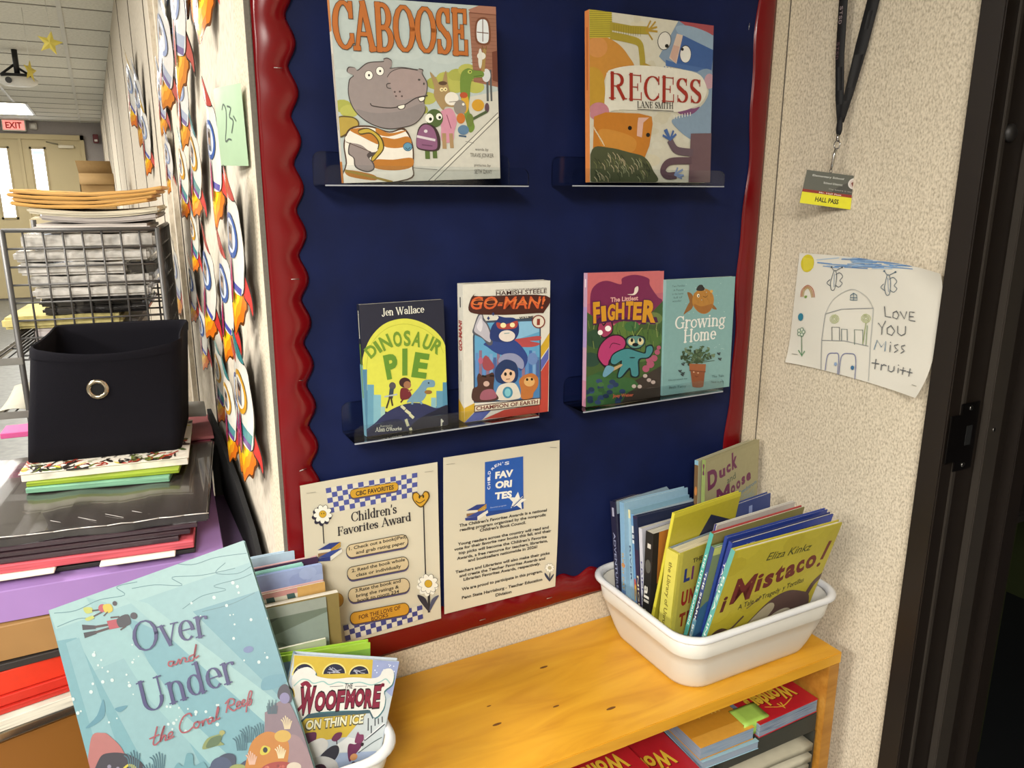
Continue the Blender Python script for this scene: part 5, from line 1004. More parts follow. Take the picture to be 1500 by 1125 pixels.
def art_blu(A): A.rect(0, 0, 1, 1, '22347c'); A.rect(0, .93, 1, 1, '2c44a0'); A.text('A BOLD BOOK', (.55, .93), (.85, .93), .025, '0e1430', .03); A.text('AT', (.12, .93), (.22, .93), .04, 'b8c0d8')
edge('glossy blue picture book with a lighter blue jacket, right bin', (.827, -.217, Z), 2.0, -11.2, .2, .236, .262, .007, '2a4090', art=lambda A: A.rect(0, 0, 1, 1, '2a4090'), spine_col='28408c')
edge('dark blue picture book directly behind the yellow Mistaco book', (.822, -.229, Z), 2.0, -12.2, .2, .236, .262, .008, '1d2c6c', art=art_blu, spine=spine_txt('TACO TASTE TALES', 'e4e6ee', .12, .85, '2b3f8e'))
def art_mist(A):
    A.rect(0, 0, 1, 1, 'b3a632')
    for k in range(30): A.ell(rnd.uniform(0, 1), rnd.uniform(.3, 1), .1, .07, rnd.choice(('b8ab36', 'aea02e', 'b5a834')), n=10)
    A.text('Eliza Kinkz', (.33, .855), (.76, .84), .06, '4a4a1c', .01, .2)
    L = 'Mistaco'; u = [.115, .325, .395, .495, .595, .70, .785]; wd = [.185, .05, .085, .085, .09, .07, .095]
    A.text('i', (.045, .53), (.08, .53), .13, '5a1c1c', .03)
    for i, ch in enumerate(L): A.text(ch, (u[i], .605+.012*i-(.03 if i == 0 else 0)), (u[i]+wd[i], .605+.016*i-(.03 if i == 0 else 0)), .20 if i == 0 else .15, '6a2420', .025 if ch in 'Mi!' else .045); A.k -= .6
    A.k += 1
    A.line([(.945, .86), (.928, .735)], .032, '6a2420'); A.ell(.918, .685, .018, .017, '6a2420')
    A.text('A Tale of Tragedy', (.22, .50), (.60, .545), .045, '2f2a18', .01); A.text('y Tortillas', (.62, .55), (.82, .57), .045, '2f2a18', .01)
    m0 = A.m; A.m = lambda p: m0((p[0], p[1]*1.08+.035))
    A.smooth([(.0, .05), (.02, .26), (.1, .32), (.2, .28), (.24, .2), (.2, .02)], '4a342e'); A.ell(.11, .2, .06, .05, '7a5a4a'); A.ell(.09, .22, .012, .012, 'e0d8c8', n=8); A.ell(.14, .21, .012, .012, 'e0d8c8', n=8)
    A.smooth([(.25, .0), (.28, .16), (.36, .28), (.52, .42), (.68, .46), (.84, .42), (.95, .36), (1, .2), (1, 0)], '5a4440'); A.smooth([(.25, .0), (.28, .15), (.36, .27), (.52, .40), (.6, .35), (.5, .2), (.45, .0)], 'b0a68c'); A.smooth([(.45, .0), (.5, .18), (.62, .3), (.78, .3), (.85, .15), (.8, 0)], 'bdb5a0')
    A.line([(.3, .36), (.2, .28), (.13, .3)], .02, '5a4440', curve=True); A.ell(.38, .2, .03, .035, '3a302a', n=10); A.ell(.38, .2, .02, .025, 'b0a68c', n=10); A.line([(.27, .1), (.4, .06), (.5, .12)], .012, '2f2622', curve=True)
    A.line([(.9, .33), (.94, .45), (1.0, .5)], .05, '5a4440', curve=True); A.smooth([(.28, .0), (.3, .07), (.4, .1), (.5, .0)], '8fa6b0'); A.line([(.31, .42), (.42, .48)], .01, '5a4440')
edge('bright yellow picture book titled Mistaco at the front of the right bin', (.799, -.243, Z), .6, -15.1, .7, .239, .269, .009, 'b8ab34', art=art_mist, spine=spine_txt('ELIZA KINKZ', 'd8e0d8', .2, .8, '5fa39a', lambda A: A.rect(0, 0, 1, .2, 'a0a850')))
def art_duck(A):
    A.rect(0, 0, 1, 1, '9c9672'); A.rect(.02, .02, .98, .98, 'a09a76')
    for s, x0, x1, v, hh, sl in (('D', .05, .22, .80, .12, .03), ('u', .25, .36, .845, .075, .02), ('c', .38, .46, .86, .075, .02), ('k', .48, .58, .87, .11, .02), ('M', .22, .46, .645, .13, .03), ('o', .48, .56, .705, .075, .02), ('o', .58, .66, .72, .075, .02), ('s', .68, .75, .735, .075, .02), ('e', .77, .86, .745, .075, .02)): A.text(s, (x0, v), (x1, v+sl*.3), hh, '6a2452', .05); A.k -= 1
    A.k += 1
    A.text('and', (.40, .785), (.56, .80), .045, '4a5a4a', .01); A.text('Kirk Reedstrom', (.48, .655), (.98, .70), .03, '5a7a94', .02)
    for k in range(40): A.line([(rnd.uniform(.4, 1), rnd.uniform(.5, .69)), (rnd.uniform(.5, 1), rnd.uniform(.55, .7))], .004, '8fa0a0')
edge('tan picture book titled Duck and Moose, tallest at the back right of the right bin', (.957, -.083, Z), 14, 2.1, -.3, .184, .306, .008, 'a09a76', art=art_duck, spine=spine_txt('M', '6a2452', .9, .97, '8a9a5a', lambda A: A.rect(0, 0, 1, .6, '7d8c52')))
edge('brown topped picture book just behind Duck and Moose', (.948, -.073, Z), 14, 2.1, -.3, .184, .303, .008, 'b0ab90', spine=spine_txt('FOX', 'e0d8c0', .3, .5, '86b0c4', lambda A: (A.rect(0, .5, 1, .97, '6f5434'), A.ell(.5, .8, .35, .03, 'c07a3c'))))

# ------------------------------------------------------------------ books in the left bin
def art_over(A):
    A.rect(20, -10, 1200, 960, '8fbcc2')
    A.poly([(40, 300), (820, 20), (860, 160), (80, 420)], 'a9d0d0'); A.poly([(60, 370), (860, 100), (900, 250), (110, 560)], '9ac6ca')
    A.poly([(20, 420), (140, 400), (420, 941), (160, 941)], '76adb8'); A.poly([(330, 320), (560, 420), (1120, 941), (640, 941)], '79b0bc'); A.poly([(600, 300), (900, 210), (1000, 540), (960, 640)], '74aab8')
    A.poly([(180, 250), (260, 270), (560, 700), (820, 941), (700, 941), (420, 640)], '9ac7ca'); A.poly([(330, 250), (420, 270), (900, 620), (1010, 700), (1080, 900), (780, 640)], 'a4cdce'); A.poly([(100, 420), (150, 400), (330, 941), (240, 941)], '8abbc2')
    for p in (((360, 215), (450, 200), (560, 200), (520, 170), (640, 160), (780, 130)), ((560, 290), (640, 240), (740, 215), (690, 200), (800, 170), (850, 150)), ((60, 310), (140, 300), (230, 260), (330, 240), (300, 210), (380, 190)), ((480, 110), (600, 120), (700, 90), (830, 70)), ((70, 360), (150, 330), (210, 330)), ((740, 110), (700, 150), (790, 150), (850, 120)), ((640, 300), (760, 270), (860, 225))): A.line(list(p), 3, '5f8f98', curve=True)
    for k in range(60):
        x, y = rnd.choice(((rnd.uniform(560, 960), rnd.uniform(150, 520)), (rnd.uniform(120, 380), rnd.uniform(400, 720)), (rnd.uniform(480, 700), rnd.uniform(660, 760)))); r = rnd.uniform(2.5, 8); A.ell(x, y, r, r, 'd8ecec', n=8)
    A.ell(828, 447, 22, 13, '6f84b4', -10)
    A.smooth([(165, 735), (210, 690), (235, 630), (240, 690), (200, 725)], '5b96a8', 4); A.smooth([(280, 665), (330, 655), (300, 680)], '5b96a8', 4); A.smooth([(890, 560), (960, 545), (1010, 560), (940, 600), (880, 605)], '6aa2b4')
    # two swimmers
    A.smooth([(170, 290), (200, 288), (205, 305), (180, 310)], 'c4cc60', 4); A.smooth([(175, 330), (205, 318), (210, 328), (185, 338)], 'c4cc60', 4); A.line([(205, 300), (240, 295)], 6, '4a3436'); A.line([(210, 320), (240, 305)], 6, '4a3436'); A.ell(243, 290, 16, 15, 'c04a5a'); A.smooth([(245, 280), (275, 275), (282, 300), (255, 308)], 'd8c23a', 4); A.ell(291, 272, 9, 9, '3a3038'); A.line([(262, 305), (248, 318)], 5, '4a3436')
    A.poly([(163, 352), (215, 355), (215, 368), (165, 372)], '2f2f38'); A.poly([(168, 382), (215, 374), (218, 386), (172, 402)], '2f2f38'); A.line([(215, 360), (262, 352)], 9, '4a3436'); A.line([(215, 380), (265, 365)], 9, '4a3436'); A.poly([(258, 338), (300, 330), (308, 362), (268, 370)], 'b84252'); A.smooth([(298, 330), (340, 312), (352, 345), (330, 358), (305, 360)], '33333c', 4); A.ell(364, 318, 14, 13, '3a3440'); A.line([(275, 325), (305, 322)], 6, '4a3436'); A.line([(330, 358), (312, 370)], 6, '4a3436')
    # reef
    A.smooth([(180, 941), (185, 775), (230, 755), (260, 770), (310, 830), (330, 941)], 'b86f6c'); A.smooth([(200, 941), (215, 850), (260, 830), (330, 840), (385, 880), (395, 941)], '2e2a38')
    for x, y, r in ((252, 882, 8), (270, 918, 10), (240, 905, 6), (285, 890, 7)): A.ell(x, y, r, r, '8f8aa0', n=8)
    A.smooth([(300, 900), (325, 875), (355, 885), (345, 910)], 'd8c83a', 4); A.ell(328, 895, 12, 11, '1a1620')
    for x0, y0 in ((330, 850), (390, 900), (430, 860), (800, 770), (850, 760), (770, 800)):
        for k in range(6): A.line([(x0+k*7, y0+40), (x0+k*9-5, y0+5), (x0+k*12-18, y0-25+abs(k-3)*6)], 4, '3f6f80', curve=True)
    A.smooth([(625, 830), (645, 790), (690, 775), (715, 770), (700, 800), (715, 815), (680, 820)], '8a9a5a', 4); A.smooth([(640, 825), (660, 790), (705, 780), (690, 815)], '55704a', 4); A.ell(708, 768, 12, 9, 'a8a860')
    A.smooth([(500, 941), (520, 880), (545, 890), (560, 845), (585, 850), (590, 890), (630, 880), (640, 941)], '68a2ae'); A.smooth([(640, 941), (670, 880), (720, 850), (760, 860), (765, 900), (810, 880), (820, 941)], '33405a'); A.ell(700, 900, 45, 38, '3f4f70'); A.ell(770, 915, 40, 22, '98a25a')
    A.smooth([(890, 720), (900, 690), (960, 650), (1000, 660), (1090, 870), (1110, 941), (900, 941)], '8a7480'); A.smooth([(950, 640), (955, 600), (985, 585), (1010, 620), (1000, 660)], '3a3446'); A.ell(978, 640, 22, 22, '8a84b0'); A.smooth([(1000, 941), (990, 800), (1040, 800), (1095, 900), (1110, 941)], 'a08288')
    A.smooth([(810, 941), (812, 860), (840, 800), (900, 770), (960, 790), (990, 820), (985, 880), (960, 941)], 'c98026'); A.ell(965, 790, 36, 24, 'd8b04a'); A.smooth([(865, 850), (880, 825), (910, 835), (900, 855), (875, 862)], 'd8c83a', 4); A.ell(888, 842, 10, 11, '1a1620'); A.smooth([(860, 941), (880, 905), (940, 890), (1000, 900), (1050, 941)], 'a83a32')
    for k in range(14): A.ell(rnd.uniform(880, 1040), rnd.uniform(905, 940), 7, 6, rnd.choice(('c85a4a', '8a2a28', 'd87a60')), n=8)
    A.ell(1010, 915, 32, 20, 'e0d0bc')
    for x0, y0, c in ((820, 870, 'e4b8a0'), (945, 850, 'f0dcb0'), (975, 735, 'e4cfa8'), (340, 925, 'c86a5a'), (380, 930, 'c86a5a')):
        for k in range(6): A.line([(x0+k*4, y0+26), (x0+k*7-6, y0), (x0+k*9-14, y0-24+abs(k-2)*7)], 5, c, curve=True)
    for k in range(10): A.line([(905+k*4, 700), (900+k*5, 670-k % 3*12)], 3, '4a6a78', curve=True)
    n = '3b3a74'; r = 'a84a58'
    A.serif('Over', (360, 462), (670, 388), 118, n, .115, .04, .19); A.serif('Under', (385, 690), (782, 566), 124, n, .115, .04, .19)
    def script(sts):
        for st in sts: A.line(list(st), 6, r, curve=True)
    script((((515, 490), (500, 492), (498, 505), (510, 508), (520, 490), (518, 502), (530, 500), (540, 482), (544, 500), (555, 478), (566, 480), (566, 492), (578, 490)), ((600, 465), (582, 474), (584, 488), (598, 484), (608, 450), (612, 425), (604, 460), (606, 478), (620, 470))))
    script((((445, 738), (436, 770), (428, 800), (436, 806), (450, 795)), ((415, 782), (450, 768)), ((455, 792), (470, 750), (474, 735), (462, 765), (456, 794), (470, 772), (478, 774), (476, 790), (486, 786)), ((488, 780), (505, 768), (502, 758), (490, 768), (492, 784), (510, 776))))
    script((((585, 700), (575, 690), (550, 705), (535, 740), (545, 762), (570, 758), (590, 742)), ((610, 722), (596, 728), (594, 744), (606, 746), (616, 732), (608, 722), (622, 726)), ((628, 720), (630, 740), (634, 722), (646, 714), (650, 722)), ((668, 708), (652, 716), (654, 732), (666, 726), (672, 708), (672, 724), (682, 718)), ((684, 715), (696, 680), (694, 668), (686, 700), (690, 716), (700, 710))))
    script((((728, 690), (738, 650), (742, 640)), ((726, 655), (745, 638), (762, 642), (760, 658), (738, 668), (758, 684), (772, 676)), ((772, 668), (786, 656), (782, 648), (772, 660), (778, 676), (792, 666)), ((794, 660), (806, 648), (802, 642), (794, 654), (800, 668), (812, 656)), ((812, 690), (820, 640), (830, 610), (838, 616), (826, 650), (820, 664), (832, 660), (836, 644), (826, 640))))
book('large pale blue picture book Over and Under the Coral Reef leaning in the left bin', pose((-.0625, -.238, .744), -18.8, 26.2, -16.8), .242, .316, .011, '9cc6ca', True, art_over, None, ((38, 300), (820, 20), (1118, 990), (272, 1275)), spine_col='d8c860', gain=.5)
def art_woof(A):
    A.rect(160, 140, 1060, 1330, 'aebac4')
    A.poly([(180, 155), (805, 195), (800, 400), (760, 760), (240, 760), (180, 500)], 'c2a83c')
    for x, y, w, h in ((255, 290, 85, 85), (485, 290, 95, 80), (690, 300, 90, 70)): A.ell(x, y, w, h, 'e0cf80', a0=180, a1=360); A.ell(x, y, w-10, h-10, '20243a', a0=180, a1=360); [A.line([(x+rnd.uniform(-w*.7, w*.7), y-rnd.uniform(0, h*.6)), (x+rnd.uniform(-w*.7, w*.7), y-rnd.uniform(0, h*.6))], 5, 'a8aab8') for k in range(8)]
    A.poly([(803, 195), (1055, 215), (1010, 500), (800, 330)], '8f9ac0')
    for k in range(9): A.ell(rnd.uniform(820, 1030), rnd.uniform(220, 300), 5, 5, 'dfe4ee', n=8)
    A.poly([(770, 600), (1000, 480), (905, 900), (870, 1125), (560, 1125), (540, 830)], 'b9c2c4'); A.poly([(560, 870), (880, 900), (860, 1330), (300, 1330)], '98a8c4'); A.line([(730, 990), (770, 1070), (740, 1120)], 22, 'cdd6e0', curve=True); A.poly([(500, 820), (620, 760), (760, 800), (740, 880), (520, 860)], 'd5d8d6')
    for x, y, l in ((790, 640, 90), (820, 700, 60), (850, 640, 60), (880, 650, 40), (915, 640, 40)): A.line([(x, y), (x+4, y+l)], 10, '4a4f54')
    A.line([(770, 800), (840, 760), (935, 700)], 16, '3a3f48', curve=True); A.line([(770, 795), (840, 752), (935, 692)], 9, 'd8dadb', curve=True); A.line([(720, 890), (840, 830), (920, 800)], 8, '4a5a5a', curve=True)
    A.smooth([(85, 400), (120, 350), (170, 370), (190, 420), (150, 480), (95, 470)], '1d1d24')
    pl = [(170, 330), (200, 260), (280, 235), (340, 270), (350, 300), (480, 325), (640, 320), (800, 335), (870, 320), (900, 275), (970, 265), (1005, 310), (990, 390), (920, 440), (935, 500), (920, 580), (850, 640), (780, 585), (560, 560), (320, 560), (230, 620), (170, 590), (150, 520), (200, 430)]
    A.smooth([(x+8, y+10) for x, y in pl], '3b6a70', 3); A.smooth(pl, 'd6d5cf', 3)
    A.line([(190, 360), (240, 320), (290, 325), (330, 350), (400, 340), (450, 365), (520, 350), (600, 365), (700, 360), (800, 385), (880, 365), (930, 345), (970, 380)], 9, '8fb8b4', curve=True)
    A.text('THE', (572, 398), (638, 402), 38, '26222c', .02); A.line([(455, 380), (560, 380)], 4, '4a4652'); A.line([(660, 388), (760, 392)], 4, '4a4652')
    L = [('W', 240, 350, 545, 165), ('O', 350, 425, 535, 118), ('O', 430, 510, 533, 118), ('F', 512, 580, 545, 130), ('M', 585, 665, 535, 118), ('O', 668, 742, 528, 112), ('R', 745, 815, 545, 125), ('E', 820, 890, 550, 155)]
    for c, bo, ex in (('2a1018', .08, 5), ('7c1d38', .05, 0)):
        for ch, a, d, y, h in L: A.text(ch, (a-ex, y+ex), (d+ex, y+ex), h+ex*2, c, bo, .1); A.k -= 1
        A.k += 1
    A.line([(250, 355), (275, 345), (300, 370)], 30, '7c1d38', curve=True); A.line([(880, 410), (905, 385), (905, 395)], 26, '7c1d38', curve=True); A.line([(210, 545), (255, 500)], 22, '7c1d38')
    A.poly([(300, 562), (790, 572), (795, 600), (280, 590)], '3b5660'); A.line([(235, 625), (300, 570)], 14, '3b5660'); A.line([(795, 580), (830, 640)], 12, '3b5660')
    A.text('ON THIN ICE', (284, 672), (754, 672), 68, '4a4a40', .07, .1); A.text('ON THIN ICE', (290, 666), (750, 666), 62, 'd8d6b8', .03, .1)
    # winter animals
    A.smooth([(265, 750), (275, 700), (330, 690), (370, 700), (360, 760), (290, 780)], '5a2a4a'); A.smooth([(265, 870), (300, 780), (400, 740), (460, 770), (450, 830), (340, 900), (280, 910)], 'c9c8c4'); A.smooth([(410, 870), (480, 815), (540, 810), (556, 860), (520, 915), (450, 910)], '33323c'); A.smooth([(280, 900), (420, 870), (540, 930), (560, 1040), (520, 1125), (300, 1125), (260, 1000)], 'b9b8b6'); A.smooth([(270, 900), (330, 885), (360, 950), (300, 990)], '23222c'); A.ell(405, 975, 60, 52, '3a1d30'); A.ell(385, 955, 16, 10, '8a7a88'); A.smooth([(370, 1110), (400, 1050), (440, 1060), (440, 1110), (540, 1120), (380, 1125)], '23222c'); A.ell(335, 930, 16, 18, 'e4e2dc'); A.ell(338, 933, 7, 8, '14121a')
    A.line([(535, 800), (530, 750)], 7, '3a2a30'); A.smooth([(490, 760), (520, 720), (570, 720), (560, 760), (520, 778)], '6a3050')
    A.smooth([(625, 840), (640, 810), (690, 820), (735, 790), (745, 840), (690, 900), (650, 945), (630, 900)], '6a2f52'); A.smooth([(685, 810), (690, 760), (705, 730), (720, 750), (755, 760), (750, 810)], '7a3a5c'); A.ell(680, 915, 32, 26, 'c08a5c'); A.ell(748, 830, 14, 14, '2a1d24'); A.ell(680, 970, 18, 22, '3a3450'); A.ell(640, 1040, 24, 34, '5a2a4a'); A.ell(585, 1065, 22, 26, '5a2a4a'); A.ell(640, 1110, 70, 32, 'b0b048'); A.ell(430, 1180, 120, 80, 'b9b8b6'); A.ell(640, 1220, 90, 60, '7a8ab0')
book('small comic book The Woofmore On Thin Ice tilted at the right of the left bin', pose((.106, -.232, .763), -7.7, 8.7, 15.5), .138, .194, .012, 'aebac4', True, art_woof, lambda A: (A.rect(0, 0, 1, 1, '7fa0c0'), A.rect(.6, 0, 1, 1, 'c2a83c')), ((178, 150), (1050, 212), (846, 1300), (24, 1120)), spine_col='7fa0c0', gain=.85)
def lefty(label, xr, y, h, lean, yw, rl, t, cover, art=None, w=.22, hard=True, pages='d8d2c4', back=None):
    q = Vector((w, 0, 0)); q.rotate(Euler((0, R(rl), R(yw)))); 
    return book(label, pose((xr-q.x, y, .7305-min(0, q.z)), yw, lean, rl), w, h, t, cover, hard, art, None, back=back, pages=pages)
lefty('pale blue picture book, rearmost in the left bin', .209, -.017, .262, 3, -1, 0, .009, 'a9bfd0', lambda A: (A.rect(0, 0, 1, .93, 'd0a0a4'), A.rect(0, .93, 1, 1, 'a9bfd0')), back='a9bfd0')
lefty('dark plum picture book with a pink edge, second from the back of the left bin', .240, -.033, .252, 3, -1, 0, .008, '3d2742', lambda A: A.rect(0, 0, 1, 1, '3d2742'), back='c49a9c')
lefty('mint green picture book with dark print along its top, left bin', .216, -.046, .251, 2.7, 0, 0, .008, '8fc0b6', lambda A: (A.rect(0, 0, 1, 1, '86b8ae'), [A.ell(rnd.uniform(.5, .95), .955, .02, .012, '33504a', n=7) for k in range(20)]))
def art_peri(A): A.rect(0, 0, 1, 1, '8f9fc4'); [A.ell(rnd.uniform(0, 1), rnd.uniform(.7, 1), .06, .04, rnd.choice(('98a8ca', '8797be')), n=9) for k in range(30)]; A.line([(.3, .86), (.68, .88), (.69, .82)], .008, '4a5680'); A.line([(.4, .83), (.42, .85), (.45, .83)], .006, '4a5680'); A.rect(0, .80, .9, .812, '33384a')
lefty('periwinkle blue picture book in the middle of the left bin', .240, -.061, .250, 6, -2.5, 0, .008, '8f9fc4', art_peri)
def art_strip(A): A.rect(0, 0, 1, 1, 'c8c2b0'); A.rect(0, .965, 1, 1, 'c08a86'); A.rect(.82, .86, 1, 1, 'c49a58'); [A.poly([(.1+k*.13, .97), (.15+k*.13, .97), (.19+k*.13, .8), (.13+k*.13, .8)], '33504f') for k in range(6)]
lefty('cream picture book with dark teal bars along its top, left bin', .236, -.078, .237, 1.6, -1.5, 0, .009, 'c8c2b0', art_strip, back='c09a98')
lefty('tan edged book standing behind the grey owl book, left bin', .2505, -.094, .224, 3, -3, 0, .012, '8f7c4c', lambda A: A.rect(0, 0, 1, 1, '8a7848'), hard=False)
def art_owl(A):
    A.rect(0, 0, 1, 1, '6f7a6c'); A.rect(0, .93, 1, 1, '9aa096'); A.poly([(.0, .8), (.3, .75), (.62, .45), (.0, .3)], '8a8660'); A.poly([(.35, .75), (1, .9), (1, .6), (.72, .3)], '8d9a90'); A.poly([(1, .55), (.72, .3), (.75, .1), (1, .1)], '2c3848'); A.poly([(.3, .75), (.7, .93), (0, .93), (0, .8)], '5a6058')
    A.ell(.45, .52, .11, .1, '2a2428'); A.ell(.46, .5, .06, .055, '5a4c48'); A.ell(.47, .49, .025, .025, '14100f', n=9); A.line([(.6, .72), (.68, .76), (.74, .7), (.7, .62)], .02, '76827a', curve=True)
lefty('grey green picture book showing a dark round eye, front half of the left bin', .2305, -.112, .225, 6.4, -2.8, 0, .009, '7c867c', art_owl)
lefty('thin pale green pamphlet in front of the grey green picture book', .219, -.134, .182, 1.6, -2.5, 0, .004, 'b4bca0', lambda A: A.rect(0, 0, 1, 1, 'a8b094'), .18, False)
lefty('pale sage folder in front of the thin pamphlet, left bin', .224, -.146, .170, 1.6, -2.5, 0, .004, 'bac4a8', lambda A: A.rect(0, 0, 1, 1, 'b2bca2'), .17, False)
def art_grn(A): A.rect(0, 0, 1, 1, '7c94a4'); A.smooth([(.55, 1), (.6, .82), (.75, .7), (1, .75), (1, 1)], '6f9a3a'); A.rect(0, .95, 1, 1, '94b838')
lefty('bright green topped board book behind the Woofmore comic', .262, -.172, .174, 9, -4, 4, .014, '96bc3c', art_grn, .16, True, 'a0c04a')

# ================================================================== paper rockets on the hall wall
def rocket_parts(scheme):
    nose, ring, ringi, low, band, fin, flame, win, body = scheme; H = .26; out = []
    def part(name, fn, dep, bulge):
        b = MB(); A = Art(b, H, H, O=(0, -dep, 0), rough=.17, step=6e-5)
        A.m = lambda p: ((p[0]+.5)*H, p[1]*H)
        fn(A); b.cut(0, [H*(.5+k*.055) for k in range(-5, 6)])
        b.deform(lambda p: Vector((p.x-H*.5, p.y-bulge*(1-((p.x/H-.5)/.22)**2 if abs(p.x/H-.5) < .3 else -.8)-.006*max(0, p.z/H-.8)/.2, p.z)))
        out.append((name, b)); return b
    K = '2b2522'
    def fl(A):
        A.smooth([(-.17, .36), (-.19, .28), (-.2, .18), (-.12, .1), (-.1, .13), (-.02, -.01), (.02, 0), (.1, .1), (.16, .12), (.19, .2), (.22, .26), (.16, .36)], '5c3416', 4)
        A.smooth([(-.16, .36), (-.18, .28), (-.19, .18), (-.12, .115), (-.1, .14), (-.01, .01), (.02, .015), (.1, .115), (.15, .14), (.175, .21), (.2, .26), (.15, .36)], flame[0], 4)
        A.smooth([(-.145, .36), (-.155, .22), (-.08, .13), (0, .045), (.06, .13), (.12, .2), (.14, .36)], flame[1], 4); A.smooth([(-.115, .36), (-.12, .25), (-.05, .19), (0, .11), (.05, .2), (.1, .25), (.115, .36)], flame[2], 4); A.line([(-.045, .36), (-.04, .24)], .02, flame[0]); A.line([(.05, .36), (.045, .25)], .02, flame[0])
    part('flame', fl, .0, .008)
    def fi(sx):
        def f(A): A.smooth([(sx*.13, .52), (sx*.21, .44), (sx*.27, .34), (sx*.285, .20), (sx*.24, .27), (sx*.17, .31)], K, 4); A.smooth([(sx*.13, .50), (sx*.2, .43), (sx*.26, .33), (sx*.272, .225), (sx*.235, .28), (sx*.17, .325)], fin, 4)
        return f
    part('fin', fi(1), .0006, .008); part('fin', fi(-1), .0006, .008)
    def bo(A):
        A.smooth([(-.15, .30), (-.2, .45), (-.205, .58), (-.17, .72), (-.11, .84), (.11, .84), (.17, .72), (.205, .58), (.2, .45), (.15, .30)], K, 4); A.smooth([(-.142, .30), (-.19, .45), (-.195, .58), (-.162, .72), (-.105, .835), (.105, .835), (.162, .72), (.195, .58), (.19, .45), (.142, .30)], body, 4)
        A.poly([(-.178, .42), (-.15, .30), (.15, .30), (.178, .42)], low); A.poly([(-.158, .345), (-.147, .30), (.147, .30), (.158, .345)], band)
    part('body', bo, .0012, .008)
    def no(A): A.smooth([(-.112, .83), (-.07, .92), (-.02, .99), (0, 1.0), (.02, .99), (.07, .92), (.112, .83)], K, 4); A.smooth([(-.105, .833), (-.065, .915), (0, .99), (.065, .915), (.105, .833)], nose, 4)
    part('nose_cone', no, .0022, .008)
    def wi(A):
        A.ell(0, .61, .128, .128, ring); A.ell(0, .61, .098, .098, ringi); A.rect(-.05, .54, .05, .68, win); A.ell(0, .615, .026, .035, 'b08a70'); A.ell(0, .64, .03, .02, '4a3a30'); A.rect(-.04, .54, .04, .572, '6a6f7c')
    part('window', wi, .0024, .0083)
    def ce(A): A.smooth([(-.022, .22), (-.03, .36), (0, .5), (.03, .36), (.022, .22)], K, 4); A.smooth([(-.016, .23), (-.023, .36), (0, .485), (.023, .36), (.016, .23)], fin if fin != 'c23a34' else 'a8305c', 4)
    part('fin', ce, .0026, .0083)
    return out
FLM = ('d8701c', 'e89a1e', 'f2c81e'); SCH = {
 'red': ('b4453c', '3c5a9c', 'c9d2e0', 'd9d5cb', '4a4ea0', 'c23a34', FLM, '8f8a86', 'd9d5cb'),
 'teal': ('3f8588', 'c9952c', 'dcd8cc', '4a8a90', '6a3f8c', 'c23a34', FLM, '7f7c80', 'd9d5cb'),
 'grey': ('8a8f9c', '8c98b8', 'c4c8d0', '9aa2b4', '6d5f88', 'a8544c', ('b5702c', 'cc8a30', 'd8a840'), '85858c', 'c9c7c4'),
 'pale': ('c9a44a', '8fa0c4', 'd0d0d0', 'd2cfc8', '5a5aa0', 'c0504a', FLM, '8a8580', 'dad7d0')}
PROTO = {}
def rocket(kind, nose, tail, label, x=.194, curl=0.0, wide=1.0):
    """hangs on the hall wall with its tip at nose=(y, z) and its flame at tail=(y, z)"""
    n = Vector((x, nose[0], nose[1])); t = Vector((x, tail[0], tail[1])); up_ = (n-t); L = up_.length; up_.normalize()
    out_ = Matrix.Rotation(R(curl), 3, up_) @ Vector((-1, 0, 0)); right = up_.cross(-out_).cross(up_); right = (up_.cross(out_)).normalized()
    s = L/.26
    if right.y > 0: right = -right
    M = Matrix(((right.x*s*wide, -out_.x*s, up_.x*s, t.x), (right.y*s*wide, -out_.y*s, up_.y*s, t.y), (right.z*s*wide, -out_.z*s, up_.z*s, t.z), (0, 0, 0, 1)))
    if kind not in PROTO:
        r = thing('paper_rocket', label, 'paper rocket', M, 'paper rockets on the hall wall'); PROTO[kind] = r
        for nm, b in rocket_parts(SCH[kind]):
            b.build(nm, r)
        return r
    p = PROTO[kind]; r = p.copy(); COL.objects.link(r); r.matrix_world = M; r['label'] = label
    for c in list(p.children): d = c.copy(); COL.objects.link(d); d.parent = r
    return r
rocket('red', (.072, 1.555), (.150, 1.302), 'paper rocket with a blue ring and red nose, nearest the board', .182, 3, .92)
rocket('red', (.36, 1.468), (.545, 1.232), 'paper rocket with a blue ring second nearest the board at rack height', .180, 3, .92)
rocket('red', (.262, 1.462), (.365, 1.214), 'small visible blue ringed rocket squeezed between the two largest red nosed rockets', .190, 3)
rocket('pale', (.165, 1.545), (.245, 1.362), 'yellow nosed rocket half hidden behind the rocket nearest the board', .193, 3)
rocket('teal', (.098, 1.32), (.178, 1.048), 'teal nosed rocket with a yellow ring, lowest and nearest the board', .180, 3)
rocket('red', (.20, 1.29), (.282, 1.028), 'red nosed rocket with a blue ring between the two lowest yellow ringed rockets', .190, 3)
rocket('teal', (.335, 1.235), (.415, 1.005), 'yellow ringed rocket in the lowest cluster, leftmost of its three', .186, 3)
rocket('teal', (.49, 1.252), (.60, 1.036), 'dim yellow ringed rocket just right of the black fabric bin', .193, 3)
rocket('red', (.672, 1.305), (.76, 1.118), 'blue ringed rocket hanging just above the top right corner of the black fabric bin', .186, 3)
rocket('teal', (.65, 1.504), (.77, 1.344), 'teal banded rocket hanging level with the top of the wire rack', .186, 3)
rocket('red', (.83, 1.385), (.96, 1.202), 'blue ringed rocket hanging beside the lower right edge of the wire rack', .19, 3)
rocket('grey', (1.25, 1.41), (1.38, 1.155), 'dull rocket partly behind the right side of the wire rack', .193)
rocket('teal', (.71, 1.65), (.89, 1.46), 'yellow ringed rocket with a bright flame just above and right of the envelopes', .186, 3)
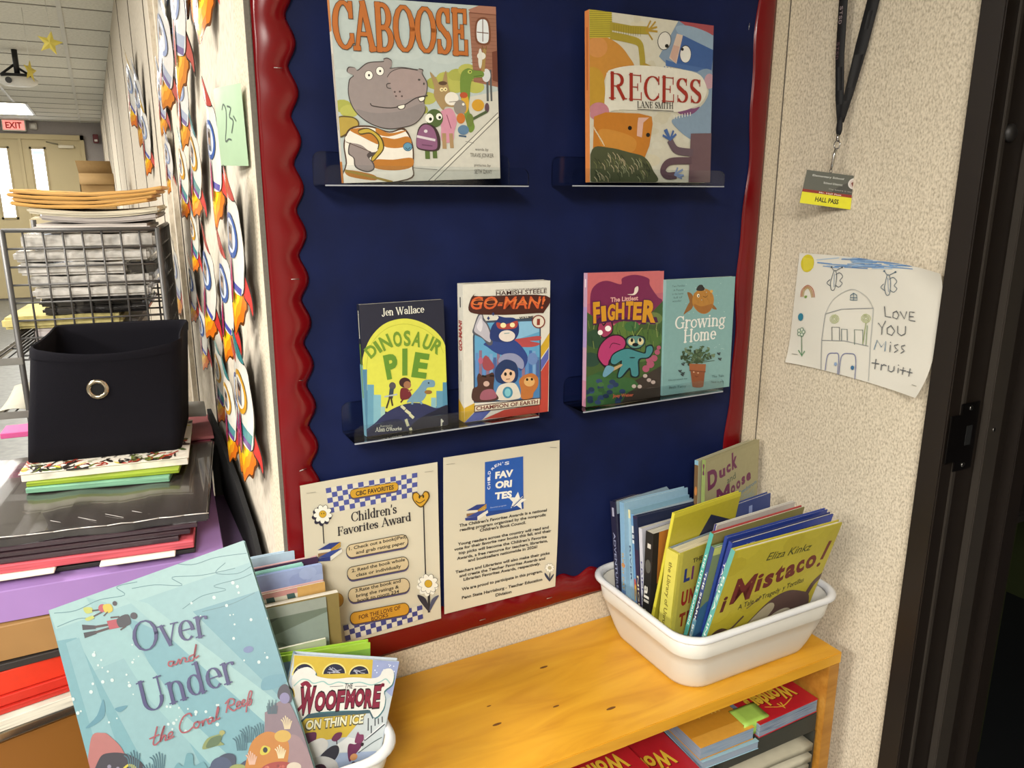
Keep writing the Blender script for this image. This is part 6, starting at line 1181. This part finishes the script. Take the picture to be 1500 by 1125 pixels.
rocket('teal', (.475, 1.665), (.64, 1.468), 'yellow ringed rocket left of the green note, its flame below the note', .186, 3)
rocket('red', (.31, 1.70), (.36, 1.45), 'blue ringed rocket partly behind the left edge of the green note', .193, 3)
rocket('grey', (.60, 1.80), (.72, 1.60), 'greyish rocket with a curled edge above and left of the green note', .184, 8, .85)
rocket('grey', (.72, 1.93), (1.0, 1.71), 'silvery rocket with a round white highlight, high on the hall wall', .180, 8, .85)
rocket('pale', (.235, 1.99), (.29, 1.745), 'white rocket with a long orange flame straight above the green note', .184, 12)
rocket('grey', (.46, 1.96), (.585, 1.69), 'shiny grey rocket curled like a tube, left of the white one above the green note', .176, 12, .62)
rocket('red', (.50, 2.03), (.545, 1.80), 'rocket cut off by the top of the picture, only its orange flame showing', .19, 3)
rocket('red', (.78, 2.02), (.84, 1.775), 'rocket at the top of the picture whose flame points at the silvery rocket', .19, 3)
rocket('pale', (2.25, 2.03), (2.6, 1.78), 'farthest rocket on the hall wall, leftmost of the far cluster', .185, 8, .85)
rocket('grey', (1.98, 1.96), (2.25, 1.68), 'far rocket with orange flames, lower one of the far cluster', .188, 8, .85)
rocket('pale', (1.85, 1.83), (2.05, 1.57), 'far pale rocket just above the right end of the envelopes', .188, 8, .85)
rocket('grey', (1.10, 1.84), (1.24, 1.66), 'grey foil rocket alone between the near and the far clusters', .186, 8, .85)
rocket('grey', (1.13, 1.68), (1.27, 1.51), 'grey ringed rocket directly below the lone grey foil rocket', .19, 8, .85)
# green note
def art_note(A):
    A.line([(.35, .72), (.42, .78), (.5, .70), (.45, .5), (.36, .32), (.5, .34), (.58, .33)], .022, '3a4a40', curve=True); A.line([(.56, .75), (.66, .72), (.60, .62), (.7, .56), (.62, .42)], .022, '3a4a40', curve=True); A.line([(.72, .62), (.78, .56)], .018, '3a4a40')
sheet('note', 'pale green note with a handwritten room number among the rockets', 'note', pose((.176, .168, 1.556), -80, -1.7, 1.5), .118, .108, art_note, None, lambda p: Vector((p.x, p.y-.004*math.sin(p.x*26), p.z)), mat('9cb795', .35, noise=.03))

# ================================================================== cabinet and the paper pile, left
YW = -8.5
m_cab = mat('8a5a22', .5, noise=.05, scale=6)
cb = thing('cabinet', 'brown cabinet with a rounded metal top edge under the paper pile, lower left', 'cabinet', Matrix.Translation((-.122, .181, 0)) @ Matrix.Rotation(R(13.5), 4, 'Z'))
b = MB(); b.box((-.5, .012, 0.02), (.27, .95, .69), m_cab, .003); b.build('body', cb)
b = MB(); b.box((-.5, .012, .69), (.27, .95, .7145), mat('b9b5a6', .5), .001); b.build('worktop', cb)
b = MB(); P = []
for k in range(9): a = R(-90+180*k/8); P.append((.012-.009*math.cos(a), .702+.0125*math.sin(a)))
b.loft([[(x, y, z) for y, z in P] for x in (-.5, .27)], mat('9c9a90', .25, .9, noise=.04), True, True); b.build('metal_edge', cb)
def pile(name, label, cat, x, y, z0, w, d, t, yaw_, m, group=None, n=1, gap=0, droop=0.0, jit=.0, edge_m=None):
    """sheets or packs lying flat; (x, y) is the front right corner"""
    t_ = thing(name, label, cat, Matrix.Translation((x, y, z0)) @ Matrix.Rotation(R(yaw_), 4, 'Z'), group) if n > 1 else None
    o = None
    for k in range(n):
        b = MB(); nz = max(1, n); dz = t/nz; zz = k*dz; jx = jit*math.sin(k*2.1+x*40); jy = jit*math.cos(k*1.3+y*30)
        def f(p):
            s = max(0, (.05-(p.y-jy))/.05); return Vector((p.x+jx, p.y+jy, p.z+zz-droop*s*s))
        nx, ny = 10, 8
        vs = []
        b.box((-w, 0, 0.0001), (0, d, dz-.0001-gap), m, min(.0012, dz*.3), 1)
        if droop or jit: b.cut(1, [.008, .016, .024, .034, .044]); b.deform(f)
        else: b.deform(lambda p: Vector((p.x, p.y, p.z+zz)))
        if n > 1: b.build('sheet' if dz < .012 else 'pack', t_)
        else: o = b.build(name, None, Matrix.Translation((x, y, z0)) @ Matrix.Rotation(R(yaw_), 4, 'Z')); tag(o, label, cat, group)
    return t_ or o
cs = lambda c, r=.75: ramp_mat('stack_'+c, [(.35, '%02x%02x%02x' % tuple(int(int(c[i:i+2], 16)*.82) for i in (0, 2, 4))), (.55, c), (.8, c)], 300, (.03, .03, 1), r, 2)
pile('cardstock', 'white cardstock at the very bottom of the paper pile on the metal edged cabinet', 'paper', .02, .205, .7150, .34, .30, .019, 12, cs('e4e0d0'), droop=0)
pile('folder', 'thin red folder lowest of the red ones, lying on the white cardstock', 'folder', .02, .215, .7345, .34, .30, .010, 11, mat('b8281e', .35, coat=.2), 'red folders in the pile')
pile('folder', 'second red folder from the bottom of the pile', 'folder', .02, .217, .7448, .34, .30, .016, 10, mat('c83024', .35, coat=.2), 'red folders in the pile')
pile('folder', 'thick bright red folder on top of the other red folders, under the dark paper', 'folder', .02, .22, .7612, .34, .30, .038, 9.5, mat('d8351f', .4, coat=.2), 'red folders in the pile')
pile('paper_bundle', 'crumpled black paper between the red folders and the tan folder', 'paper', .03, .20, .7995, .36, .30, .012, 4, mat('2a2523', .6, bump=.6, bscale=40))
pile('folder', 'bulging tan folder under the purple paper, lower left', 'folder', .05, .195, .8245, .36, .32, .058, 1, mat('9a7444', .6, noise=.08, scale=12), droop=.012)
pile('paper_stack', 'thick stack of purple construction paper in the middle of the pile', 'paper', .128, .170, .8835, .46, .42, .052, -4, mat('9a78b4', .7, noise=.05, scale=9), droop=.008)
pile('paper_sheet', 'mauve sheet sticking out to the right under the purple stack', 'paper', .166, .235, .8785, .2, .32, .004, -14, mat('6f5a7c', .7))
pile('paper_sheet', 'dark red sheet sticking out beside the hall wall under the mauve sheet', 'paper', .1745, .205, .866, .12, .3, .004, -6, mat('6a1820', .7))
pile('paper_bundle', 'black folder under the pink paper with white sheets peeking out of it', 'folder', .085, .178, .9365, .40, .36, .007, YW+1, mat('1f1b1c', .6))
pile('paper_sheet', 'white sheet peeking out below the pink paper at the far left', 'paper', -.118, .185, .9437, .2, .2, .004, YW+2, mat('e6ded0', .7))
pile('paper_sheet', 'white sheet peeking out below the right end of the pink paper', 'paper', .053, .160, .9437, .11, .2, .004, YW+1, mat('e6ded0', .7))
pile('paper_stack', 'stack of coral pink paper under the dark packs', 'paper', .083, .172, .9479, .45, .40, .0125, YW+.5, cs('c4505c'))
for k, (lab, dx, w) in enumerate((('lowest of the three dark maroon paper packs above the pink paper', -.03, .40), ('middle one of the three dark maroon paper packs', -.012, .43), ('top one of the three dark maroon paper packs, right below the film wrapped pack', .0, .45))):
    pile('paper_pack', lab, 'paper pack', .092+dx, .180+.004*k, .9606+.0077*k, w, .40, .0075, YW, mat(('3a2a30', '352329', '3d2c33')[k], .3, coat=.6, bump=.15, bscale=60), 'dark paper packs')
m_film = ramp_mat('film_wrapped_paper', [(.3, '2c2826'), (.55, '383331'), (.78, '454140')], 14, (1, .35, 1), .22, 5, .25, .6, .4)
fp = thing('paper_pack', 'large dark grey paper pack in shiny film, under the notebook and the black bin', 'paper pack', Matrix.Translation((.111, .186, .984)) @ Matrix.Rotation(R(YW), 4, 'Z'))
b = MB(); b.box((-.457, 0, 0), (0, .41, .016), m_film, .003, 3); b.cut(0, [-.01-.023*k for k in range(19)]); b.deform(lambda p: Vector((p.x, p.y-.003*math.sin(p.x*37)*(p.y < .01), p.z+.0012*math.sin(p.x*51)))); b.build('wrapped_sheets', fp)
b = MB(); mw = mat('c9c4c0', .25, noise=.1, scale=80)
for k in range(12):
    x = -.455+.038*k; b.tube([(x, -.0015-.0016*math.sin(k), .0155+.001*math.sin(k*2)), (x+.02, -.0018+.001*math.cos(k*3), .0158), (x+.038, -.0015-.0016*math.sin(k+1), .0155+.001*math.sin(k*2+2))], .0009, mw, 5)
b.tube([(-.46, .05, .0165), (-.40, .11, .0168), (-.355, .18, .0168)], .0012, mw, 5)
for k in range(5): b.tube([(-.44+.02*k, .02+.01*k, .0166), (-.40+.02*k, .035+.012*k, .0168)], .0005, mw, 4)
for k in range(4): b.tube([(-.12-.04*k, .045, .0167), (-.09-.04*k, .02, .0167)], .0004, mw, 4)
b.build('film_creases', fp)['kind'] = 'stuff'
pile('paper_stack', 'mint green paper on the film wrapped pack', 'paper', .066, .362, 1.0012, .235, .25, .010, -13, cs('76aa8c', .6))
pile('paper_stack', 'lime green paper between the mint paper and the patterned notebook', 'paper', .084, .372, 1.0115, .25, .25, .008, -11, cs('8ca324', .6))
nb = thing('notebook', 'notebook with a black, red and white doodle cover under the black fabric bin', 'notebook', Matrix.Translation((.102, .390, 1.0198)) @ Matrix.Rotation(R(-7.5), 4, 'Z'))
b = MB(); b.box((-.272, 0, 0), (0, .255, .014), pages_mat('e4e0d4'), .001, 1); b.build('pages', nb)
b = MB(); b.box((-.275, -.003, .0141), (.002, .257, .0158), ink('d8d2c4'), .0005, 1); A = Art(b, .277, .26, O=(-.275, -.003, .01585), U=(1, 0, 0), V=(0, 1, 0), Nn=(0, 0, 1))
for k in range(150):
    x, y = rnd.random(), rnd.random()**1.2; c = rnd.choice(('2a2420', '2a2420', 'a8402c', 'c8c040', 'e4ded0', '4a5a30', '3a2a24', 'd89080')); a = rnd.uniform(0, 180)
    A.ell(x, y, rnd.uniform(.02, .06), rnd.uniform(.006, .03), c, a, 9)
for k in range(110):
    x, y = rnd.uniform(0, .95), rnd.random()**1.6*.6; A.line([(x, y), (x+rnd.uniform(-.03, .05), y+rnd.uniform(.02, .06)), (x+rnd.uniform(-.02, .08), y+rnd.uniform(.04, .1))], rnd.uniform(.006, .016), rnd.choice(('1f1a18', '1f1a18', '2a2420', 'a03424', '6a7a30')), curve=True); A.k -= .6
A.smooth([(.03, .25), (.02, .45), (.1, .5), (.14, .35), (.1, .24)], 'd88a78', 3); A.smooth([(.05, .3), (.05, .4), (.1, .42), (.11, .33)], 'c04838', 3); A.ell(.08, .6, .05, .03, 'c8c030')
b.build('cover', nb)
b = MB(); b.box((-.2, -.006, .0145), (-.165, .0, .0162), mat('26201e', .6)); b.build('cover_flap', nb)
pile('paper_pad', 'bright pink pad left of the black fabric bin', 'pad', -.168, .665, 1.0362, .05, .06, .012, -5, mat('c8508a', .5))
# black fabric bin with a metal eyelet
m_fab = mat('121117', .95, noise=.12, scale=500, bump=.3, bscale=900, spec=.15); m_fabi = mat('121117', .95, noise=.12, scale=500, spec=.15)
fb = thing('fabric_bin', 'black fabric bin with a metal eyelet standing on the notebook', 'bin', Matrix.Translation((-.163, .478, 1.0364)) @ Matrix.Rotation(R(-9), 4, 'Z'))
bw, bd, bh = .262, .245, .208
def fring(ins, z, sag, n=9, r=.02, rnd_=0.0):
    P = []; k = z/bh; sh = .025*k
    for (cx, cy, a0) in ((bw-r, r, -90), (bw-r, bd-r, 0), (r, bd-r, 90), (r, r, 180)):
        for i in range(n):
            a = R(a0+90*i/(n-1)); P.append([cx+r*math.cos(a), cy+r*math.sin(a)])
        # straight run to the next corner is subdivided so the rim can sag
        nx_ = {-90: ((bw, r), (bw, bd-r)), 0: ((bw-r, bd), (r, bd)), 90: ((0, bd-r), (0, r)), 180: ((r, 0), (bw-r, 0))}[a0]
        for i in range(1, 8): P.append([nx_[0][0]+(nx_[1][0]-nx_[0][0])*i/8, nx_[0][1]+(nx_[1][1]-nx_[0][1])*i/8])
    out = []
    for x, y in P:
        u = x/bw; v = y/bd; q = math.sin(math.pi*u); qy = math.sin(math.pi*v)
        fr = 1-v
        xx = bw/2+(x-bw/2)*(1-2*ins/bw)+sh*(1-u*.25); yy = bd/2+(y-bd/2)*(1-2*ins/bd)
        yy += sag*(-.018*q*fr+.006*q*v)*k*k; xx += sag*(.006*qy*(1 if u < .5 else -1))*k
        zz = z+sag*k**4*(-.012*q*fr+.010*(1-v)*(u-.35)*.0+.004*v)
        # pull the front corners round, as limp cloth does
        if fr > .9 and k > .5: yy += .022*k*(abs(u-.5)*2)**6
        out.append((xx, yy, zz))
    return out
b = MB(); b.loft([fring(.0, z, 1) for z in (0, .03, .07, .11, .14, .17, .195, bh)], m_fab, True, False); b.build('shell', fb)
b = MB(); b.loft([fring(.0, bh, 1), fring(.002, bh+.002, 1), fring(.004, bh, 1), fring(.005, .19, 1), fring(.005, .1, 1), fring(.006, .006, 1)], m_fabi, False, True); b.build('lining', fb)
b = MB(); b.loft([fring(-.0012, bh-.016, 1), fring(-.0014, bh-.002, 1), fring(.001, bh+.0025, 1)], m_fab, False, False); b.build('hem', fb)
ey = MB(); cx, cz = .120, .132; sag_y = -.018*.55*(cz/bh)**2
ey.loft([[(cx+.025*cz/bh*.88+r*math.cos(a*.2618), -y-.0045+sag_y, cz+r*math.sin(a*.2618)) for a in range(24)] for r, y in ((.0108, -.001), (.0112, .003), (.014, .0045), (.017, .0035), (.019, .0005))], mat('b0a490', .22, 1, noise=.06, scale=200), False, False); e = ey.build('eyelet', fb)
ey = MB(); ey.loft([[(cx+.025*cz/bh*.88+r*math.cos(a*.2618), -y-.0045+sag_y, cz+r*math.sin(a*.2618)) for a in range(24)] for r, y in ((.0112, .0012), (.001, .0012))], mat('050506', .9), False, True); ey.build('eyelet_opening', e)
# things behind the pile, against the hall wall
pile('paper_pack', 'block of dark paper packs behind the notebook, under the crimson sheets', 'paper pack', .168, .668, .7155, .33, .115, .275, 0, mat('1c1a1b', .6))
pile('paper_sheet', 'crimson construction paper right of the black fabric bin', 'paper', .173, .60, .9995, .2, .18, .007, -4, mat('a05a5c', .75), droop=.0)
pile('paper_sheet', 'magenta paper under the crimson paper right of the black bin', 'paper', .166, .605, .9912, .2, .17, .006, -9, mat('8c2f44', .75))
b = MB(); b.grid(lambda u, v: (.02+.148*u, .66+.06*v-.03*u*0, 1.035+.04*math.sin(math.pi*(v*.9+.1))-.012*u), 6, 10, mat('b5b5b0', .6)); tag(b.build('curled_paper', None, None, .0008), 'grey white curled sheet of paper right of the black fabric bin', 'paper')

# ------------------------------------------------------------------ wire rack
m_wire = mat('5c5b5a', .45, .6, noise=.05); m_lip = mat('8b8a86', .35, .7, noise=.05)
wr = thing('wire_rack', 'grey wire grid rack full of wrapped paper behind the black fabric bin', 'rack', Matrix.Translation((-.178, .842, .7150)) @ Matrix.Rotation(R(-8), 4, 'Z'))
RW, RD, Z0, Z1 = .298, .30, .455, .722; cw = RW/8
def panel(a, bq, name, nv, z0=Z0, z1=Z1, fr=.0052):
    a = Vector(a); bq = Vector(bq); m = MB(); nh = 7
    for i in range(1, nv): p = a+(bq-a)*i/nv; m.tube([(p.x, p.y, z0), (p.x, p.y, z1)], .0024, m_wire, 6)
    for j in range(nh+1): z = z0+(z1-z0)*j/nh; m.tube([(a.x, a.y, z), (bq.x, bq.y, z)], .0048 if j in (nh,) else .0024, m_wire, 6)
    return m.build(name, wr)
panel((0, 0), (RW, 0), 'front_grid', 8); panel((RW, 0), (RW, RD), 'side_grid', 7); panel((0, 0), (0, RD), 'side_grid', 2, Z0, Z0+.048); panel((0, RD), (RW, RD), 'back_grid', 8, Z0, Z0+.12)
for x, y, z1 in ((0, 0, Z1+.002), (RW, 0, Z1+.002), (0, RD, Z1+.012), (RW, RD, Z1)):
    m = MB(); m.tube([(x, y, 0), (x, y, z1)], .0062, m_wire, 8); m.build('post', wr)
for z in (Z0-.006, .33):
    m = MB()
    for k in range(17): x = -.05+(RW+.05)*k/16; m.tube([(x, 0, z), (x, RD, z)], .0018, m_wire, 5)
    for y in (0, RD/2, RD): m.tube([(-.05, y, z-.003), (RW, y, z-.003)], .0022, m_wire, 5)
    s = m.build('wire_shelf', wr)
    m = MB(); m.box((-.06, -.0075, z-.012), (RW*.0+.004, -.004, z+.004), m_lip, .0012); m.box((-.06, -.0075, z-.012), (-.056, RD, z+.004), m_lip, .0012); m.build('shelf_lip', s)
WM = wr.matrix_world
def on_rack(name, label, cat, x0, y0, z0, x1, y1, z1, m, group=None, wob=.0, sag=0.0, sk=.0, end_m=None, nx=12):
    b = MB(); b.box((x0, y0, z0), (x1, y1, z1), m, min(.006, (z1-z0)*.32), 2)
    b.cut(0, [x0+(x1-x0)*k/nx for k in range(1, nx)])
    ph = x0*50+z0*90
    def f(p):
        u = (p.x-x0)/(x1-x0); return Vector((p.x, p.y+wob*.6*math.sin(p.x*70+ph), p.z+wob*math.sin(p.x*55+ph)*(1 if p.z > (z0+z1)/2 else .0)+sag*((2*u-1)**2)+sk*u))
    b.deform(f)
    if name: o = b.build(name, None, WM.copy()); return tag(o, label, cat, group)
    return b
ZS = Z0-.0035
m_wrap = ramp_mat('clear_wrapped_white_paper', [(.3, '9a9894'), (.5, 'c6c3bd'), (.7, 'dedbd6')], 22, (1.2, .5, 2.2), .2, 5, .5, .5, .6)
m_wrapb = ramp_mat('clear_wrapped_black_paper', [(.35, '151414'), (.6, '262424'), (.85, '3c3a39')], 26, (1.2, .5, 2), .18, 5, .5, .5, .6)
def rk(name, lab, cat, x0, x1, za, zb, m, g=None, wob=.0012, sag=0.0, y0=.013): on_rack(name, lab, cat, x0, y0, za, x1, .27, zb, m, g, wob, sag)
WP = 'wrapped packs in the rack'
rk('paper_ream', 'white ribbed box of paper lowest in the wire rack', 'paper', .028, .235, .4516, .5095, mat('c4bcba', .6), None, .0, 0, .02)
rk('paper_stack', 'stack of yellowish paper sticking out left of the wire rack', 'paper', -.03, .205, .511, .5375, cs('c4b878'), None, .001)
rk('paper_pack', 'black paper pack directly above the yellowish paper in the wire rack', 'paper pack', .05, .262, .539, .5555, m_wrapb, WP, .0008)
rk('paper_pack', 'glossy black pack under the clear wrapped white packs', 'paper pack', .045, .255, .557, .5735, m_wrapb, WP, .0008)
rk('paper_pack', 'clear wrapped white pack resting on the glossy black pack', 'paper pack', .035, .27, .5755, .5975, m_wrap, WP)
rk('paper_pack', 'clear wrapped white pack, second from the bottom of the white packs', 'paper pack', .03, .275, .600, .6225, m_wrap, WP)
rk('paper_pack', 'clear wrapped white pack in the middle of the rack, with a torn dark corner', 'paper pack', .015, .225, .6255, .6515, m_wrap, WP, .0016)
rk('paper_pack', 'dark grey pack at the right beside the torn white pack', 'paper pack', .228, .288, .6255, .6505, m_wrapb, WP, .0008)
rk('paper_pack', 'clear wrapped white pack second from the top of the wire rack', 'paper pack', .01, .275, .6545, .6785, m_wrap, WP, .0014)
rk('paper_pack', 'uppermost clear wrapped white pack behind the top wires', 'paper pack', .028, .29, .6815, .712, m_wrap, WP, .0014)
rk('paper_stack', 'white paper stack rising just above the top wires of the rack', 'paper', .055, .282, .7145, .7335, cs('cfc8c2'), None, .0004)
rk('paper_stack', 'grey edged paper stack with a curled right end under the cream sheets', 'paper', .07, .300, .7345, .7455, cs('b3aca8'), None, 0, .009)
rk('paper_stack', 'cream sheets curving up at both ends right under the envelopes', 'paper', .048, .305, .7465, .7595, cs('ddd6c0'), None, 0, .011)
for k, lab in enumerate(('lowest manila envelope of the stack on top of the wire rack', 'second manila envelope from the bottom of the stack on the wire rack', 'second manila envelope from the top of the stack on the wire rack', 'topmost manila envelope of the stack on the wire rack')):
    e = thing('envelope', lab, 'envelope', WM.copy(), 'manila envelopes')
    x0 = .020+.006*(k % 2)-.002*k; x1 = .285+.010*k
    b = on_rack(None, '', '', x0, .006+.003*(k % 2), ZS+.3115+.0088*k, x1, .27, ZS+.3188+.0088*k, mat(('c89a50', 'cfa25a', 'c4964c', 'c99f5c')[k], .65, noise=.05, scale=20), None, .0008, .011, .006); b.build('envelope', e)
    b = MB(); zz = ZS+.3190+.0088*k
    b.grid(lambda u, v: (x0+.02+(x1-x0-.04)*u, .05+.05*v, zz+.011*((2*(.07+.86*u)-1)**2)+.006*(.07+.86*u)+.0004), 10, 2, mat('b98a44', .65)); b.build('flap', e)
# curled white paper on the low shelf, sticking out to the left
b = MB(); b.grid(lambda u, v: (-.062+.06*u+.012*v, .0+.12*v, .334+.03*v*v+.006*math.sin(3*u)), 5, 8, mat('a39f90', .7)); tag(b.build('curled_paper', None, WM.copy(), .0008), 'cream curled sheet on the low wire shelf left of the black fabric bin', 'paper')

# black board added to stand in for the shadow between cabinet and hall wall
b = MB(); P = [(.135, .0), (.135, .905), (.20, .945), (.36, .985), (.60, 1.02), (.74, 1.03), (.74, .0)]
b.loft([[(x, y, z) for y, z in P] for x in (.1775, .1865)], mat('0f0f11', .8), smooth=False); tag(b.build('shadow_board', recalc=True), 'added black board standing in for the shadow between the paper pile and the hall wall', 'board')
